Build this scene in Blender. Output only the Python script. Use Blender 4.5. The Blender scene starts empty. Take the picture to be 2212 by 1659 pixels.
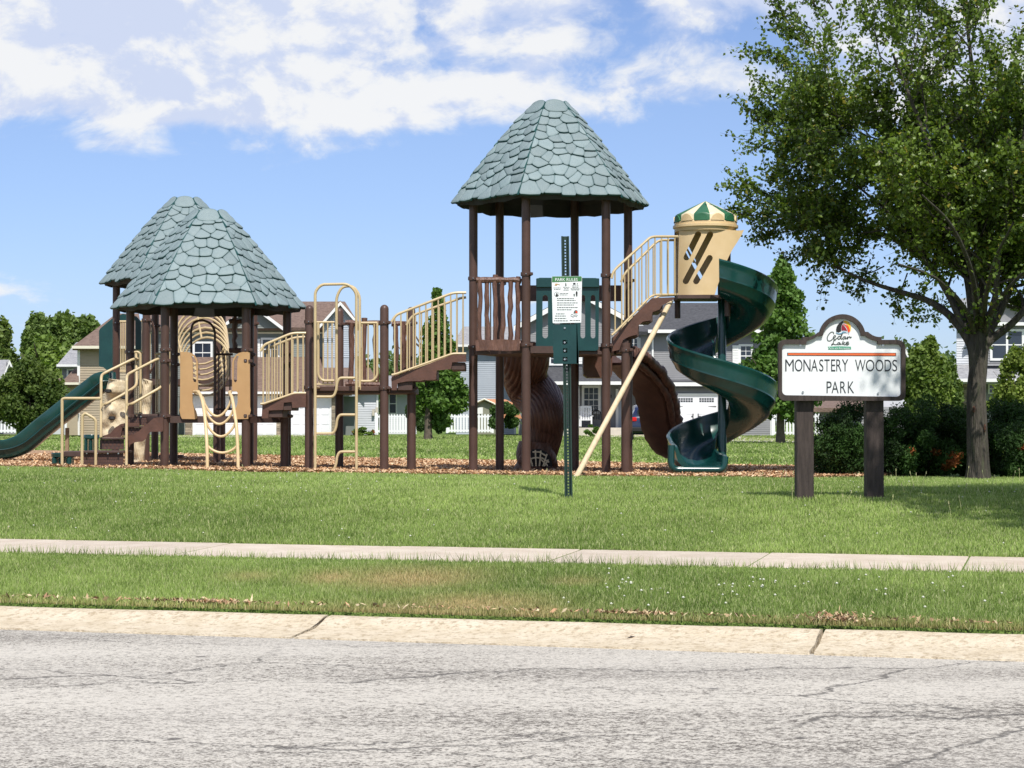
import bpy, math, random
import numpy as np
from mathutils import Vector, Matrix
from mathutils.geometry import tessellate_polygon

# ------------------------------------------------------------------ camera, world, sun, exposure
scene = bpy.context.scene
col = scene.collection
CZ = 1.352                      # eye height above the gutter
F = 4300.0                     # focal length in units of a 2212-wide picture
PH = math.atan(79.5 / F)       # the camera looks up by about one degree
cam_d = bpy.data.cameras.new('camera')
cam_d.sensor_width = 36.0
cam_d.lens = F / 2212.0 * 36.0
cam_d.clip_start = 0.2
cam_d.clip_end = 4000
cam = bpy.data.objects.new('camera', cam_d)
cam.location = (0, 0, CZ)
cam.rotation_euler = (math.pi / 2 + PH, 0, 0)
col.objects.link(cam)
scene.camera = cam

SUN_EL, SUN_AZ = math.radians(53), math.radians(13)    # az: to the right of straight behind the camera
SUN_DIR = Vector((math.sin(SUN_AZ) * math.cos(SUN_EL), -math.cos(SUN_AZ) * math.cos(SUN_EL), math.sin(SUN_EL)))
sun_d = bpy.data.lights.new('sun', 'SUN')
sun_d.energy = 5.0
sun_d.angle = math.radians(0.6)
sun_d.color = (1.0, 0.955, 0.88)
sun = bpy.data.objects.new('sun', sun_d)
sun.rotation_euler = SUN_DIR.to_track_quat('Z', 'Y').to_euler()
sun.location = (5, -10, 30)
col.objects.link(sun)

scene.view_settings.view_transform = 'Standard'
scene.view_settings.look = 'None'
scene.view_settings.exposure = 0.06
scene.view_settings.gamma = 1.0
scene.view_settings.use_curve_mapping = False


def nd(t, ty, **kw):
    n = t.nodes.new(ty)
    for k, v in kw.items():
        if k in n.inputs:
            n.inputs[k].default_value = v
        else:
            setattr(n, k, v)
    return n


def build_world():
    w = bpy.data.worlds.new('World')
    scene.world = w
    w.use_nodes = True
    t = w.node_tree
    t.nodes.clear()
    L = t.links.new
    out = nd(t, 'ShaderNodeOutputWorld')
    bg = nd(t, 'ShaderNodeBackground')
    bg.inputs['Strength'].default_value = 0.100
    L(bg.outputs[0], out.inputs[0])
    sky = nd(t, 'ShaderNodeTexSky')
    sky.sky_type = 'NISHITA'
    sky.sun_disc = False
    sky.sun_elevation = SUN_EL
    sky.sun_rotation = math.pi - SUN_AZ
    sky.altitude = 200
    sky.air_density = 1.0
    sky.dust_density = 0.35
    sky.ozone_density = 2.2
    # slight correction of the clear sky towards the blue of the day
    tint = nd(t, 'ShaderNodeMix', data_type='RGBA', blend_type='MULTIPLY')
    tint.inputs[0].default_value = 1.0
    tr_ = nd(t, 'ShaderNodeValToRGB')
    tr_.color_ramp.elements[0].position = 0.0
    tr_.color_ramp.elements[0].color = (0.365, 0.430, 0.64, 1)
    tr_.color_ramp.elements[1].position = 0.16
    tr_.color_ramp.elements[1].color = (0.520, 0.525, 0.640, 1)
    dbl = nd(t, 'ShaderNodeVectorMath', operation='SCALE')
    dbl.inputs['Scale'].default_value = 2.0
    L(tr_.outputs[0], dbl.inputs[0])
    L(dbl.outputs[0], tint.inputs[7])
    L(sky.outputs[0], tint.inputs[6])
    tc = nd(t, 'ShaderNodeTexCoord')
    sep = nd(t, 'ShaderNodeSeparateXYZ')
    L(tc.outputs['Generated'], sep.inputs[0])
    L(sep.outputs[2], tr_.inputs[0])

    def m(op, a, b=None, c=None, clamp=False):
        n = nd(t, 'ShaderNodeMath', operation=op)
        n.use_clamp = clamp
        for i, v in enumerate((a, b, c)):
            if v is None:
                continue
            if isinstance(v, (int, float)):
                n.inputs[i].default_value = v
            else:
                L(v, n.inputs[i])
        return n.outputs[0]
    az = m('ARCTAN2', sep.outputs[0], sep.outputs[1])
    zz = m('MAXIMUM', sep.outputs[2], 0.0)
    # clouds lie in a layer: seen flatter and flatter towards the horizon
    el = m('MULTIPLY', m('LOGARITHM', m('ADD', zz, 0.055), 2.718), 0.42)

    def density(dx, dy):
        cx = nd(t, 'ShaderNodeCombineXYZ')
        L(m('ADD', az, dx), cx.inputs[0])
        L(m('ADD', el, dy), cx.inputs[1])
        wn = nd(t, 'ShaderNodeTexNoise', Scale=9.0, Detail=3.0)
        L(cx.outputs[0], wn.inputs['Vector'])
        wv = nd(t, 'ShaderNodeVectorMath', operation='MULTIPLY_ADD')
        L(wn.outputs['Color'], wv.inputs[0])
        wv.inputs[1].default_value = (0.06, 0.05, 0.05)
        L(cx.outputs[0], wv.inputs[2])
        n1 = nd(t, 'ShaderNodeTexNoise', Scale=8.5, Detail=11.0, Roughness=0.59)
        mp = nd(t, 'ShaderNodeMapping')
        mp.inputs['Location'].default_value = (5.7, 4.4, 1.3)
        mp.inputs['Scale'].default_value = (1.0, 0.78, 1)
        L(wv.outputs[0], mp.inputs[0])
        L(mp.outputs[0], n1.inputs['Vector'])
        return n1.outputs['Fac']
    d0 = density(0, 0)
    d1 = density(0.006, 0.017)
    # big masses and gaps
    cb = nd(t, 'ShaderNodeCombineXYZ')
    L(az, cb.inputs[0])
    L(el, cb.inputs[1])
    mb_ = nd(t, 'ShaderNodeMapping')
    mb_.inputs['Location'].default_value = (4.2, 1.35, 0.4)
    L(cb.outputs[0], mb_.inputs[0])
    big = nd(t, 'ShaderNodeTexNoise', Scale=5.2, Detail=3.0, Roughness=0.5)
    L(mb_.outputs[0], big.inputs['Vector'])
    # cover grows with height above the horizon: a broken deck overhead, clear air low down
    cover = nd(t, 'ShaderNodeValToRGB')
    cr = cover.color_ramp
    cr.interpolation = 'EASE'
    cr.elements[0].position = 0.0
    cr.elements[0].color = (0.26, 0.26, 0.26, 1)
    cr.elements[1].position = 1.0
    cr.elements[1].color = (0.47, 0.47, 0.47, 1)
    for p, v in ((0.075, 0.33), (0.125, 0.38), (0.140, 0.44), (0.152, 0.57), (0.164, 0.64), (0.21, 0.64), (0.4, 0.54)):
        e = cr.elements.new(p)
        e.color = (v, v, v, 1)
    L(zz, cover.inputs[0])
    dens = m('ADD', m('ADD', d0, m('SUBTRACT', cover.outputs[0], 0.52)), m('MULTIPLY', m('SUBTRACT', big.outputs['Fac'], 0.5), 0.34))
    alpha = nd(t, 'ShaderNodeMapRange', interpolation_type='SMOOTHSTEP')
    alpha.inputs['From Min'].default_value = 0.452
    alpha.inputs['From Max'].default_value = 0.590
    alpha.inputs['To Max'].default_value = 0.95
    L(dens, alpha.inputs['Value'])
    lit = nd(t, 'ShaderNodeMapRange', interpolation_type='SMOOTHSTEP')
    lit.inputs['From Min'].default_value = -0.035
    lit.inputs['From Max'].default_value = 0.045
    L(m('ADD', m('SUBTRACT', d0, d1), m('MULTIPLY', m('SUBTRACT', 0.62, dens), 0.10)), lit.inputs['Value'])
    cc = nd(t, 'ShaderNodeMix', data_type='RGBA')
    cc.inputs[6].default_value = (6.2, 6.9, 8.7, 1)
    cc.inputs[7].default_value = (8.9, 8.95, 9.0, 1)
    L(lit.outputs[0], cc.inputs[0])
    mx = nd(t, 'ShaderNodeMix', data_type='RGBA')
    L(alpha.outputs[0], mx.inputs[0])
    L(tint.outputs[2], mx.inputs[6])
    L(cc.outputs[2], mx.inputs[7])
    L(mx.outputs[2], bg.inputs[0])


build_world()

# ------------------------------------------------------------------ helpers
ORG = {}
CP, SP = math.cos(PH), math.sin(PH)


def W(px, py, Y):
    """Point of the place at distance Y that stands in line with a point measured on a 2212 x 1659 print."""
    u = (px - 1106.0) / F
    v = (829.5 - py) / F
    dy = CP - v * SP
    dz = SP + v * CP
    k = Y / dy
    return Vector((u * k, Y, CZ + dz * k))


def ppm(Y):
    return F / Y


class MB:
    def __init__(self):
        self.v = []
        self.f = []
        self.m = []

    def add(self, vs, fs, m=0):
        o = len(self.v)
        self.v.extend([tuple(v) for v in vs])
        self.f.extend([tuple(i + o for i in f) for f in fs])
        self.m.extend([m] * len(fs))
        return self

    def box(self, p0, p1, m=0):
        x0, y0, z0 = [min(a, b) for a, b in zip(p0, p1)]
        x1, y1, z1 = [max(a, b) for a, b in zip(p0, p1)]
        v = [(x0, y0, z0), (x1, y0, z0), (x1, y1, z0), (x0, y1, z0), (x0, y0, z1), (x1, y0, z1), (x1, y1, z1), (x0, y1, z1)]
        return self.add(v, [(0, 3, 2, 1), (4, 5, 6, 7), (0, 1, 5, 4), (1, 2, 6, 5), (2, 3, 7, 6), (3, 0, 4, 7)], m)

    def bbox(self, p0, p1, b=0.01, m=0):
        """box with its vertical and horizontal front edges cut back"""
        x0, y0, z0 = [min(a, b_) for a, b_ in zip(p0, p1)]
        x1, y1, z1 = [max(a, b_) for a, b_ in zip(p0, p1)]
        b = min(b, (x1 - x0) / 3, (y1 - y0) / 3, (z1 - z0) / 3)
        vs = []
        for (zz, i) in ((z0, b), (z0 + b, 0), (z1 - b, 0), (z1, b)):
            for (sx, sy) in ((0, 0), (1, 0), (1, 1), (0, 1)):
                ax, ay = (x0 + i, x1 - i)[sx], (y0 + i, y1 - i)[sy]
                dx = b if sx == 0 else -b
                dy = b if sy == 0 else -b
                if sx == sy:
                    vs += [(ax, ay + dy, zz), (ax + dx, ay, zz)]
                else:
                    vs += [(ax + dx, ay, zz), (ax, ay + dy, zz)]
        fs = []
        for r in range(3):
            for k in range(8):
                a, c = r * 8 + k, r * 8 + (k + 1) % 8
                fs.append((a, c, c + 8, a + 8))
        fs.append(tuple(reversed(range(8))))
        fs.append(tuple(range(24, 32)))
        return self.add(vs, fs, m)

    def tube(self, pts, r, n=8, cap=True, m=0):
        pts = [Vector(p) for p in pts]
        rs = r if isinstance(r, (list, tuple)) else [r] * len(pts)
        T = []
        for i in range(len(pts)):
            a = pts[max(i - 1, 0)]
            b = pts[min(i + 1, len(pts) - 1)]
            d = (b - a)
            T.append(d.normalized() if d.length > 1e-9 else Vector((0, 0, 1)))
        u = T[0].cross(Vector((0, 0, 1)))
        if u.length < 1e-3:
            u = T[0].cross(Vector((0, 1, 0)))
        u.normalize()
        vs, fs = [], []
        for i, p in enumerate(pts):
            u = u - T[i] * u.dot(T[i])
            if u.length < 1e-6:
                u = T[i].orthogonal()
            u.normalize()
            w = T[i].cross(u)
            for k in range(n):
                a = 2 * math.pi * k / n
                vs.append(p + (u * math.cos(a) + w * math.sin(a)) * rs[i])
        for i in range(len(pts) - 1):
            for k in range(n):
                a, b = i * n + k, i * n + (k + 1) % n
                fs.append((a, b, b + n, a + n))
        if cap:
            fs.append(tuple(reversed(range(n))))
            fs.append(tuple(range((len(pts) - 1) * n, len(pts) * n)))
        return self.add(vs, fs, m)

    def lathe(self, c, prof, n=16, m=0):
        vs, fs = [], []
        for (r, z) in prof:
            for k in range(n):
                a = 2 * math.pi * k / n
                vs.append((c[0] + r * math.cos(a), c[1] + r * math.sin(a), c[2] + z))
        for i in range(len(prof) - 1):
            for k in range(n):
                a, b = i * n + k, i * n + (k + 1) % n
                fs.append((a, b, b + n, a + n))
        fs.append(tuple(reversed(range(n))))
        fs.append(tuple(range((len(prof) - 1) * n, len(prof) * n)))
        return self.add(vs, fs, m)

    def plate(self, loops, f3, th, m=0):
        """flat plate: loops of 2-D points (first outline, then holes); f3 maps (x, y, depth) to the place"""
        tris = tessellate_polygon([[Vector((p[0], p[1], 0)) for p in lp] for lp in loops])
        flat = [p for lp in loops for p in lp]
        n = len(flat)
        vs = [f3(p[0], p[1], 0) for p in flat] + [f3(p[0], p[1], th) for p in flat]
        fs = []
        for a, b, c in tris:
            A, B, Cc = flat[a], flat[b], flat[c]
            s = (B[0] - A[0]) * (Cc[1] - A[1]) - (B[1] - A[1]) * (Cc[0] - A[0])
            if s < 0:
                b, c = c, b
            fs.append((a, b, c))
            fs.append((a + n, c + n, b + n))
        o = 0
        for lp in loops:
            k = len(lp)
            for i in range(k):
                a, b = o + i, o + (i + 1) % k
                fs.append((b, a, a + n, b + n))
            o += k
        return self.add(vs, fs, m)

    def build(self, name, mat, parent=None, smooth=False, origin=None, kind=None, label=None):
        if origin is None:
            origin = ORG[parent.name] if parent is not None else Vector((0, 0, 0))
        origin = Vector(origin)
        me = bpy.data.meshes.new(name)
        me.from_pydata([(v[0] - origin.x, v[1] - origin.y, v[2] - origin.z) for v in self.v], [], self.f)
        mats = mat if isinstance(mat, (list, tuple)) else [mat]
        for mm in mats:
            me.materials.append(mm)
        if len(mats) > 1:
            me.polygons.foreach_set('material_index', self.m)
        if smooth:
            me.polygons.foreach_set('use_smooth', [True] * len(me.polygons))
            if smooth != 'all':
                me.set_sharp_from_angle(angle=math.radians(42))
        me.update()
        return link(name, me, parent, origin, kind, label)


def link(name, me, parent=None, origin=(0, 0, 0), kind=None, label=None):
    o = bpy.data.objects.new(name, me)
    col.objects.link(o)
    origin = Vector(origin)
    ORG[o.name] = origin
    if parent is not None:
        o.parent = parent
        o.location = origin - ORG[parent.name]
    else:
        o.location = origin
    if kind:
        o['kind'] = kind
    if label:
        o['label'] = label
    return o


def thing(name, label, cat, loc, group=None):
    o = bpy.data.objects.new(name, None)
    col.objects.link(o)
    o.location = loc
    o.empty_display_size = 0.2
    ORG[o.name] = Vector(loc)
    tag(o, label, cat, group)
    return o


def tag(o, label, cat, group=None):
    o['label'] = label
    o['category'] = cat
    if group:
        o['group'] = group
    return o


def copy_tree(o, offset, label=None, parent=None):
    c = o.copy()
    col.objects.link(c)
    if parent is None:
        c.location = o.location + Vector(offset)
        ORG[c.name] = ORG[o.name] + Vector(offset)
        if label:
            c['label'] = label
    else:
        c.parent = parent
        ORG[c.name] = ORG[parent.name] + c.location
    for ch in [x for x in bpy.data.objects if x.parent == o]:
        copy_tree(ch, offset, None, c)
    return c


def fillet(pts, r=0.06, k=4):
    pts = [Vector(p) for p in pts]
    out = [pts[0]]
    for i in range(1, len(pts) - 1):
        a, b, c = pts[i - 1], pts[i], pts[i + 1]
        d1, d2 = (a - b), (c - b)
        rr = min(r, d1.length * 0.45, d2.length * 0.45)
        p1, p2 = b + d1.normalized() * rr, b + d2.normalized() * rr
        for j in range(k + 1):
            s = j / k
            out.append(p1 * (1 - s) ** 2 + b * 2 * s * (1 - s) + p2 * s * s)
    out.append(pts[-1])
    return out


def smooth_path(pts, n=6):
    """Catmull-Rom through points"""
    P = [Vector(p) for p in pts]
    P = [P[0] * 2 - P[1]] + P + [P[-1] * 2 - P[-2]]
    out = []
    for i in range(1, len(P) - 2):
        for j in range(n):
            t = j / n
            a, b, c, d = P[i - 1], P[i], P[i + 1], P[i + 2]
            out.append(0.5 * ((2 * b) + (c - a) * t + (2 * a - 5 * b + 4 * c - d) * t * t + (3 * b - a - 3 * c + d) * t ** 3))
    out.append(P[-2])
    return out


def quick_mesh(name, V, Fc, mat, colr=None, parent=None, origin=(0, 0, 0), kind=None, smooth=False):
    """numpy vertices (n,3) and faces (m,k) of one size -> object, with an optional per-vertex colour"""
    V = np.asarray(V, dtype=np.float32) - np.array(origin, dtype=np.float32)
    Fc = np.asarray(Fc, dtype=np.int32)
    me = bpy.data.meshes.new(name)
    me.vertices.add(len(V))
    me.vertices.foreach_set('co', V.ravel())
    k = Fc.shape[1]
    me.loops.add(Fc.size)
    me.loops.foreach_set('vertex_index', Fc.ravel())
    me.polygons.add(len(Fc))
    me.polygons.foreach_set('loop_start', np.arange(0, Fc.size, k, dtype=np.int32))
    me.polygons.foreach_set('loop_total', np.full(len(Fc), k, dtype=np.int32))
    if smooth:
        me.polygons.foreach_set('use_smooth', np.ones(len(Fc), dtype=bool))
    if colr is not None:
        a = me.color_attributes.new('Col', 'FLOAT_COLOR', 'POINT')
        c4 = np.ones((len(V), 4), dtype=np.float32)
        c4[:, :3] = colr
        a.data.foreach_set('color', c4.ravel())
    me.materials.append(mat)
    me.update()
    me.validate()
    return link(name, me, parent, origin, kind)


# ------------------------------------------------------------------ materials
def mat(name, c1, c2=None, scale=4.0, rough=0.6, bump=0.0, bscale=None, metallic=0.0, coat=0.0, stretch=(1, 1, 1), lo=0.35, hi=0.65,
        detail=5.0, spec=0.5, c3=None, s3=40.0, lo3=0.55, hi3=0.7, objrand=0.0, rvar=0.0):
    M_ = bpy.data.materials.new(name)
    M_.use_nodes = True
    t = M_.node_tree
    b = t.nodes['Principled BSDF']
    L = t.links.new
    b.inputs['Roughness'].default_value = rough
    b.inputs['Metallic'].default_value = metallic
    b.inputs['Specular IOR Level'].default_value = spec
    if coat:
        b.inputs['Coat Weight'].default_value = coat
        b.inputs['Coat Roughness'].default_value = 0.12
    b.inputs['Base Color'].default_value = (*c1, 1)
    tc = nd(t, 'ShaderNodeTexCoord')
    mp = nd(t, 'ShaderNodeMapping')
    mp.inputs['Scale'].default_value = stretch
    L(tc.outputs['Object'], mp.inputs[0])
    last = None
    if c2 is not None:
        n = nd(t, 'ShaderNodeTexNoise', Scale=scale, Detail=detail, Roughness=0.6)
        L(mp.outputs[0], n.inputs['Vector'])
        r = nd(t, 'ShaderNodeMapRange')
        r.inputs['From Min'].default_value = lo
        r.inputs['From Max'].default_value = hi
        L(n.outputs['Fac'], r.inputs['Value'])
        x = nd(t, 'ShaderNodeMix', data_type='RGBA')
        x.inputs[6].default_value = (*c1, 1)
        x.inputs[7].default_value = (*c2, 1)
        L(r.outputs[0], x.inputs[0])
        last = x.outputs[2]
        if rvar:
            rr = nd(t, 'ShaderNodeMapRange')
            rr.inputs['To Min'].default_value = rough - rvar
            rr.inputs['To Max'].default_value = rough + rvar
            L(n.outputs['Fac'], rr.inputs['Value'])
            L(rr.outputs[0], b.inputs['Roughness'])
    if c3 is not None:
        n3 = nd(t, 'ShaderNodeTexNoise', Scale=s3, Detail=3.0, Roughness=0.7)
        L(mp.outputs[0], n3.inputs['Vector'])
        r3 = nd(t, 'ShaderNodeMapRange')
        r3.inputs['From Min'].default_value = lo3
        r3.inputs['From Max'].default_value = hi3
        L(n3.outputs['Fac'], r3.inputs['Value'])
        x3 = nd(t, 'ShaderNodeMix', data_type='RGBA')
        if last:
            L(last, x3.inputs[6])
        else:
            x3.inputs[6].default_value = (*c1, 1)
        x3.inputs[7].default_value = (*c3, 1)
        L(r3.outputs[0], x3.inputs[0])
        last = x3.outputs[2]
    if objrand and last:
        oi = nd(t, 'ShaderNodeObjectInfo')
        r = nd(t, 'ShaderNodeMapRange')
        r.inputs['To Min'].default_value = 1 - objrand
        r.inputs['To Max'].default_value = 1 + objrand
        L(oi.outputs['Random'], r.inputs['Value'])
        x = nd(t, 'ShaderNodeVectorMath', operation='SCALE')
        L(last, x.inputs[0])
        L(r.outputs[0], x.inputs['Scale'])
        last = x.outputs[0]
    if last:
        L(last, b.inputs['Base Color'])
    if bump:
        nb = nd(t, 'ShaderNodeTexNoise', Scale=bscale or scale * 6, Detail=4.0)
        L(mp.outputs[0], nb.inputs['Vector'])
        bp = nd(t, 'ShaderNodeBump')
        bp.inputs['Strength'].default_value = 1.0
        bp.inputs['Distance'].default_value = bump
        L(nb.outputs['Fac'], bp.inputs['Height'])
        L(bp.outputs[0], b.inputs['Normal'])
    return M_


def leaf_mat(name, trans=0.35, rough=0.5, tcol=(1.5, 1.7, 0.5), spec=0.3):
    M_ = bpy.data.materials.new(name)
    M_.use_nodes = True
    t = M_.node_tree
    L = t.links.new
    b = t.nodes['Principled BSDF']
    b.inputs['Roughness'].default_value = rough
    b.inputs['Specular IOR Level'].default_value = spec
    at = nd(t, 'ShaderNodeAttribute')
    at.attribute_name = 'Col'
    L(at.outputs['Color'], b.inputs['Base Color'])
    tr = nd(t, 'ShaderNodeBsdfTranslucent')
    vm = nd(t, 'ShaderNodeVectorMath', operation='MULTIPLY')
    vm.inputs[1].default_value = tcol
    L(at.outputs['Color'], vm.inputs[0])
    L(vm.outputs[0], tr.inputs[0])
    mx = nd(t, 'ShaderNodeMixShader')
    mx.inputs[0].default_value = trans
    L(b.outputs[0], mx.inputs[1])
    L(tr.outputs[0], mx.inputs[2])
    L(mx.outputs[0], t.nodes['Material Output'].inputs[0])
    return M_


MAT = {}
MAT['brown'] = mat('brown_powder_coat', (0.070, 0.039, 0.030), (0.092, 0.052, 0.041), 3, 0.42, spec=0.4)
MAT['brown_plastic'] = mat('brown_plastic', (0.085, 0.040, 0.028), (0.12, 0.055, 0.038), 6, 0.45, bump=0.003, bscale=30)
MAT['log_plastic'] = mat('log_brown_plastic', (0.095, 0.046, 0.033), (0.165, 0.082, 0.057), 5, 0.45, bump=0.02, bscale=9, stretch=(4, 4, 0.8))
MAT['trunk_plastic'] = mat('bark_brown_plastic', (0.085, 0.038, 0.025), (0.15, 0.07, 0.045), 4, 0.42, bump=0.015, bscale=7, stretch=(3, 3, 0.6))
MAT['deck'] = mat('brown_deck_coat', (0.055, 0.030, 0.024), (0.075, 0.042, 0.034), 10, 0.6)
MAT['tan'] = mat('tan_powder_coat', (0.50, 0.385, 0.215), (0.58, 0.455, 0.265), 3, 0.38, spec=0.4)
MAT['tan_panel'] = mat('tan_plastic_sheet', (0.43, 0.255, 0.112), (0.47, 0.285, 0.13), 5, 0.6)
MAT['turret'] = mat('beige_moulded_plastic', (0.64, 0.47, 0.255), (0.70, 0.53, 0.31), 3, 0.42, spec=0.4)
MAT['cream'] = mat('cream_plastic', (0.70, 0.60, 0.40), (0.76, 0.67, 0.48), 3, 0.5)
MAT['cap_green'] = mat('green_plastic', (0.022, 0.115, 0.055), (0.035, 0.15, 0.07), 4, 0.45)
MAT['green'] = mat('dark_green_plastic', (0.003, 0.038, 0.034), (0.006, 0.052, 0.047), 3, 0.24, coat=0.3, rvar=0.08)
MAT['green_panel'] = mat('green_panel_plastic', (0.003, 0.036, 0.038), (0.006, 0.050, 0.050), 5, 0.4)
MAT['rock'] = mat('tan_rock_plastic', (0.55, 0.44, 0.28), (0.72, 0.62, 0.44), 5, 0.6, bump=0.03, bscale=6)
MAT['pole_wood'] = mat('pale_weathered_pole', (0.58, 0.45, 0.28), (0.66, 0.54, 0.37), 5, 0.7, stretch=(4, 4, 0.6))
MAT['dark'] = mat('black_shade_and_holds', (0.012, 0.012, 0.012), rough=0.7)
MAT['steel'] = mat('zinc_bolt', (0.6, 0.6, 0.58), rough=0.3, metallic=1.0)
MAT['white_vinyl'] = mat('white_vinyl', (0.80, 0.81, 0.82), (0.74, 0.75, 0.77), 3, 0.5)
MAT['white_trim'] = mat('white_trim_paint', (0.78, 0.78, 0.77), (0.70, 0.71, 0.70), 2, 0.5)
MAT['cream_trim'] = mat('cream_trim_paint', (0.66, 0.62, 0.50), (0.70, 0.66, 0.55), 2, 0.5)
MAT['glass'] = mat('dark_window_glass', (0.012, 0.018, 0.028), (0.03, 0.04, 0.06), 0.6, 0.12, spec=0.7)
MAT['siding_grey'] = mat('grey_vinyl_siding', (0.215, 0.215, 0.225), (0.245, 0.245, 0.255), 1.2, 0.6)
MAT['siding_blue'] = mat('pale_blue_grey_siding', (0.34, 0.38, 0.44), (0.39, 0.43, 0.49), 1.0, 0.6)
MAT['siding_sage'] = mat('sage_grey_siding', (0.175, 0.195, 0.185), (0.215, 0.23, 0.215), 1.0, 0.6)
MAT['siding_tan'] = mat('tan_siding', (0.33, 0.27, 0.19), (0.38, 0.31, 0.22), 1.0, 0.6)
MAT['siding_pale'] = mat('pale_grey_siding', (0.50, 0.52, 0.56), (0.56, 0.58, 0.62), 1.0, 0.6)
MAT['shingle_brown'] = mat('brown_asphalt_shingle', (0.135, 0.090, 0.070), (0.21, 0.145, 0.115), 9, 0.9, bump=0.03, bscale=14, stretch=(0.6, 1, 1.6), c3=(0.09, 0.055, 0.045), s3=7)
MAT['shingle_dark'] = mat('charcoal_asphalt_shingle', (0.045, 0.046, 0.052), (0.085, 0.087, 0.095), 9, 0.9, bump=0.03, bscale=14, stretch=(0.6, 1, 1.6), c3=(0.03, 0.03, 0.035), s3=7)
MAT['shingle_grey'] = mat('pale_grey_asphalt_shingle', (0.24, 0.245, 0.255), (0.36, 0.36, 0.37), 9, 0.9, bump=0.03, bscale=14, stretch=(0.6, 1, 1.6), c3=(0.15, 0.15, 0.17), s3=7)
MAT['orange_roof'] = mat('orange_metal_roof', (0.55, 0.25, 0.12), (0.62, 0.30, 0.15), 2, 0.5)
MAT['shed_wall'] = mat('olive_shed_wall', (0.20, 0.20, 0.15), (0.24, 0.24, 0.18), 2, 0.7)
MAT['garage'] = mat('white_garage_door_paint', (0.74, 0.745, 0.77), (0.69, 0.70, 0.73), 0.8, 0.5)
MAT['stone'] = mat('tan_ledge_stone', (0.34, 0.28, 0.20), (0.20, 0.17, 0.13), 3.5, 0.85, bump=0.02, bscale=10, objrand=0.35)
MAT['mortar'] = mat('grey_mortar', (0.30, 0.28, 0.25), (0.24, 0.22, 0.2), 9, 0.9)
MAT['concrete'] = mat('pale_concrete', (0.55, 0.50, 0.42), (0.48, 0.44, 0.37), 3, 0.85)
MAT['black_metal'] = mat('black_iron', (0.015, 0.015, 0.015), rough=0.5)
MAT['bark_far'] = mat('far_bark', (0.13, 0.10, 0.075), (0.07, 0.055, 0.04), 6, 0.9)
MAT['wood_tan'] = mat('weathered_wood_post', (0.30, 0.21, 0.13), (0.22, 0.15, 0.09), 6, 0.8)
# ------------------------------------------------------------------ ground
TH = math.radians(15.6)
ST, CT = math.sin(TH), math.cos(TH)
PP = [-60, 11.5, 11.6, 12.14, 12.20, 14.8, 16.05, 17.0, 18.2, 19.85, 22.0, 25.0, 28.0, 40.0, 110.0, 4000.0]
HH = [0.15, 0.16, 0.14, 0.12, 0.11, 0.26, 0.28, 0.345, 0.45, 0.565, 0.598, 0.590, 0.556, 0.52, 0.54, 0.54]


def gz(x, y):
    """height of the ground (the street runs at 14.7 degrees to the picture)"""
    x = np.asarray(x, dtype=float)
    y = np.asarray(y, dtype=float)
    p = x * ST + y * CT
    z = np.interp(p, PP, HH)
    k = np.clip((p - 17) / 8, 0, 1)
    far = np.clip((p - 45) / 60, 0, 1)
    tilt = np.where(x < 0, 0.012 * x, 0.004 * x)
    tilt = np.clip(tilt, -0.13, 0.04)
    z = z - k * (1 - far) * tilt
    z = z + k * 0.012 * np.sin(x * 0.8 + 1) * np.cos(y * 0.5)
    return z


def GZ(x, y):
    return float(gz(x, y))


def sp(s, p):
    """street coordinates (along, across) -> x, y"""
    return s * CT + p * ST, -s * ST + p * CT


def s_at(px, p):
    """along-street position of the point at across-distance p that lies on the sight line px"""
    k = (px - 1106.0) / F
    Y = p / (k * ST + CT)
    return k * Y * CT - Y * ST


def grass_ground_mat():
    M_ = bpy.data.materials.new('lawn_soil_and_grass')
    M_.use_nodes = True
    t = M_.node_tree
    L = t.links.new
    b = t.nodes['Principled BSDF']
    b.inputs['Roughness'].default_value = 0.95
    b.inputs['Specular IOR Level'].default_value = 0.15
    tc = nd(t, 'ShaderNodeTexCoord')
    prev = None
    lay = [((0.105, 0.170, 0.036), (0.165, 0.240, 0.060), 0.35, 0.35, 0.65), ((0.070, 0.125, 0.026), None, 14.0, 0.5, 0.75), ((0.27, 0.34, 0.11), None, 5.0, 0.56, 0.8)]
    for i, (a, c, s, lo, hi) in enumerate(lay):
        n = nd(t, 'ShaderNodeTexNoise', Scale=s, Detail=6.0, Roughness=0.65)
        mp = nd(t, 'ShaderNodeMapping')
        mp.inputs['Location'].default_value = (i * 7.3, i * 3.1, 0)
        L(tc.outputs['Object'], mp.inputs[0])
        L(mp.outputs[0], n.inputs['Vector'])
        r = nd(t, 'ShaderNodeMapRange')
        r.inputs['From Min'].default_value = lo
        r.inputs['From Max'].default_value = hi
        L(n.outputs['Fac'], r.inputs['Value'])
        x = nd(t, 'ShaderNodeMix', data_type='RGBA')
        L(r.outputs[0], x.inputs[0])
        if prev is None:
            x.inputs[6].default_value = (*a, 1)
            x.inputs[7].default_value = (*c, 1)
        else:
            L(prev, x.inputs[6])
            x.inputs[7].default_value = (*a, 1)
        prev = x.outputs[2]
    L(prev, b.inputs['Base Color'])
    nb = nd(t, 'ShaderNodeTexNoise', Scale=30.0, Detail=5.0)
    L(tc.outputs['Object'], nb.inputs['Vector'])
    bp = nd(t, 'ShaderNodeBump')
    bp.inputs['Distance'].default_value = 0.03
    L(nb.outputs['Fac'], bp.inputs['Height'])
    L(bp.outputs[0], b.inputs['Normal'])
    return M_


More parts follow.
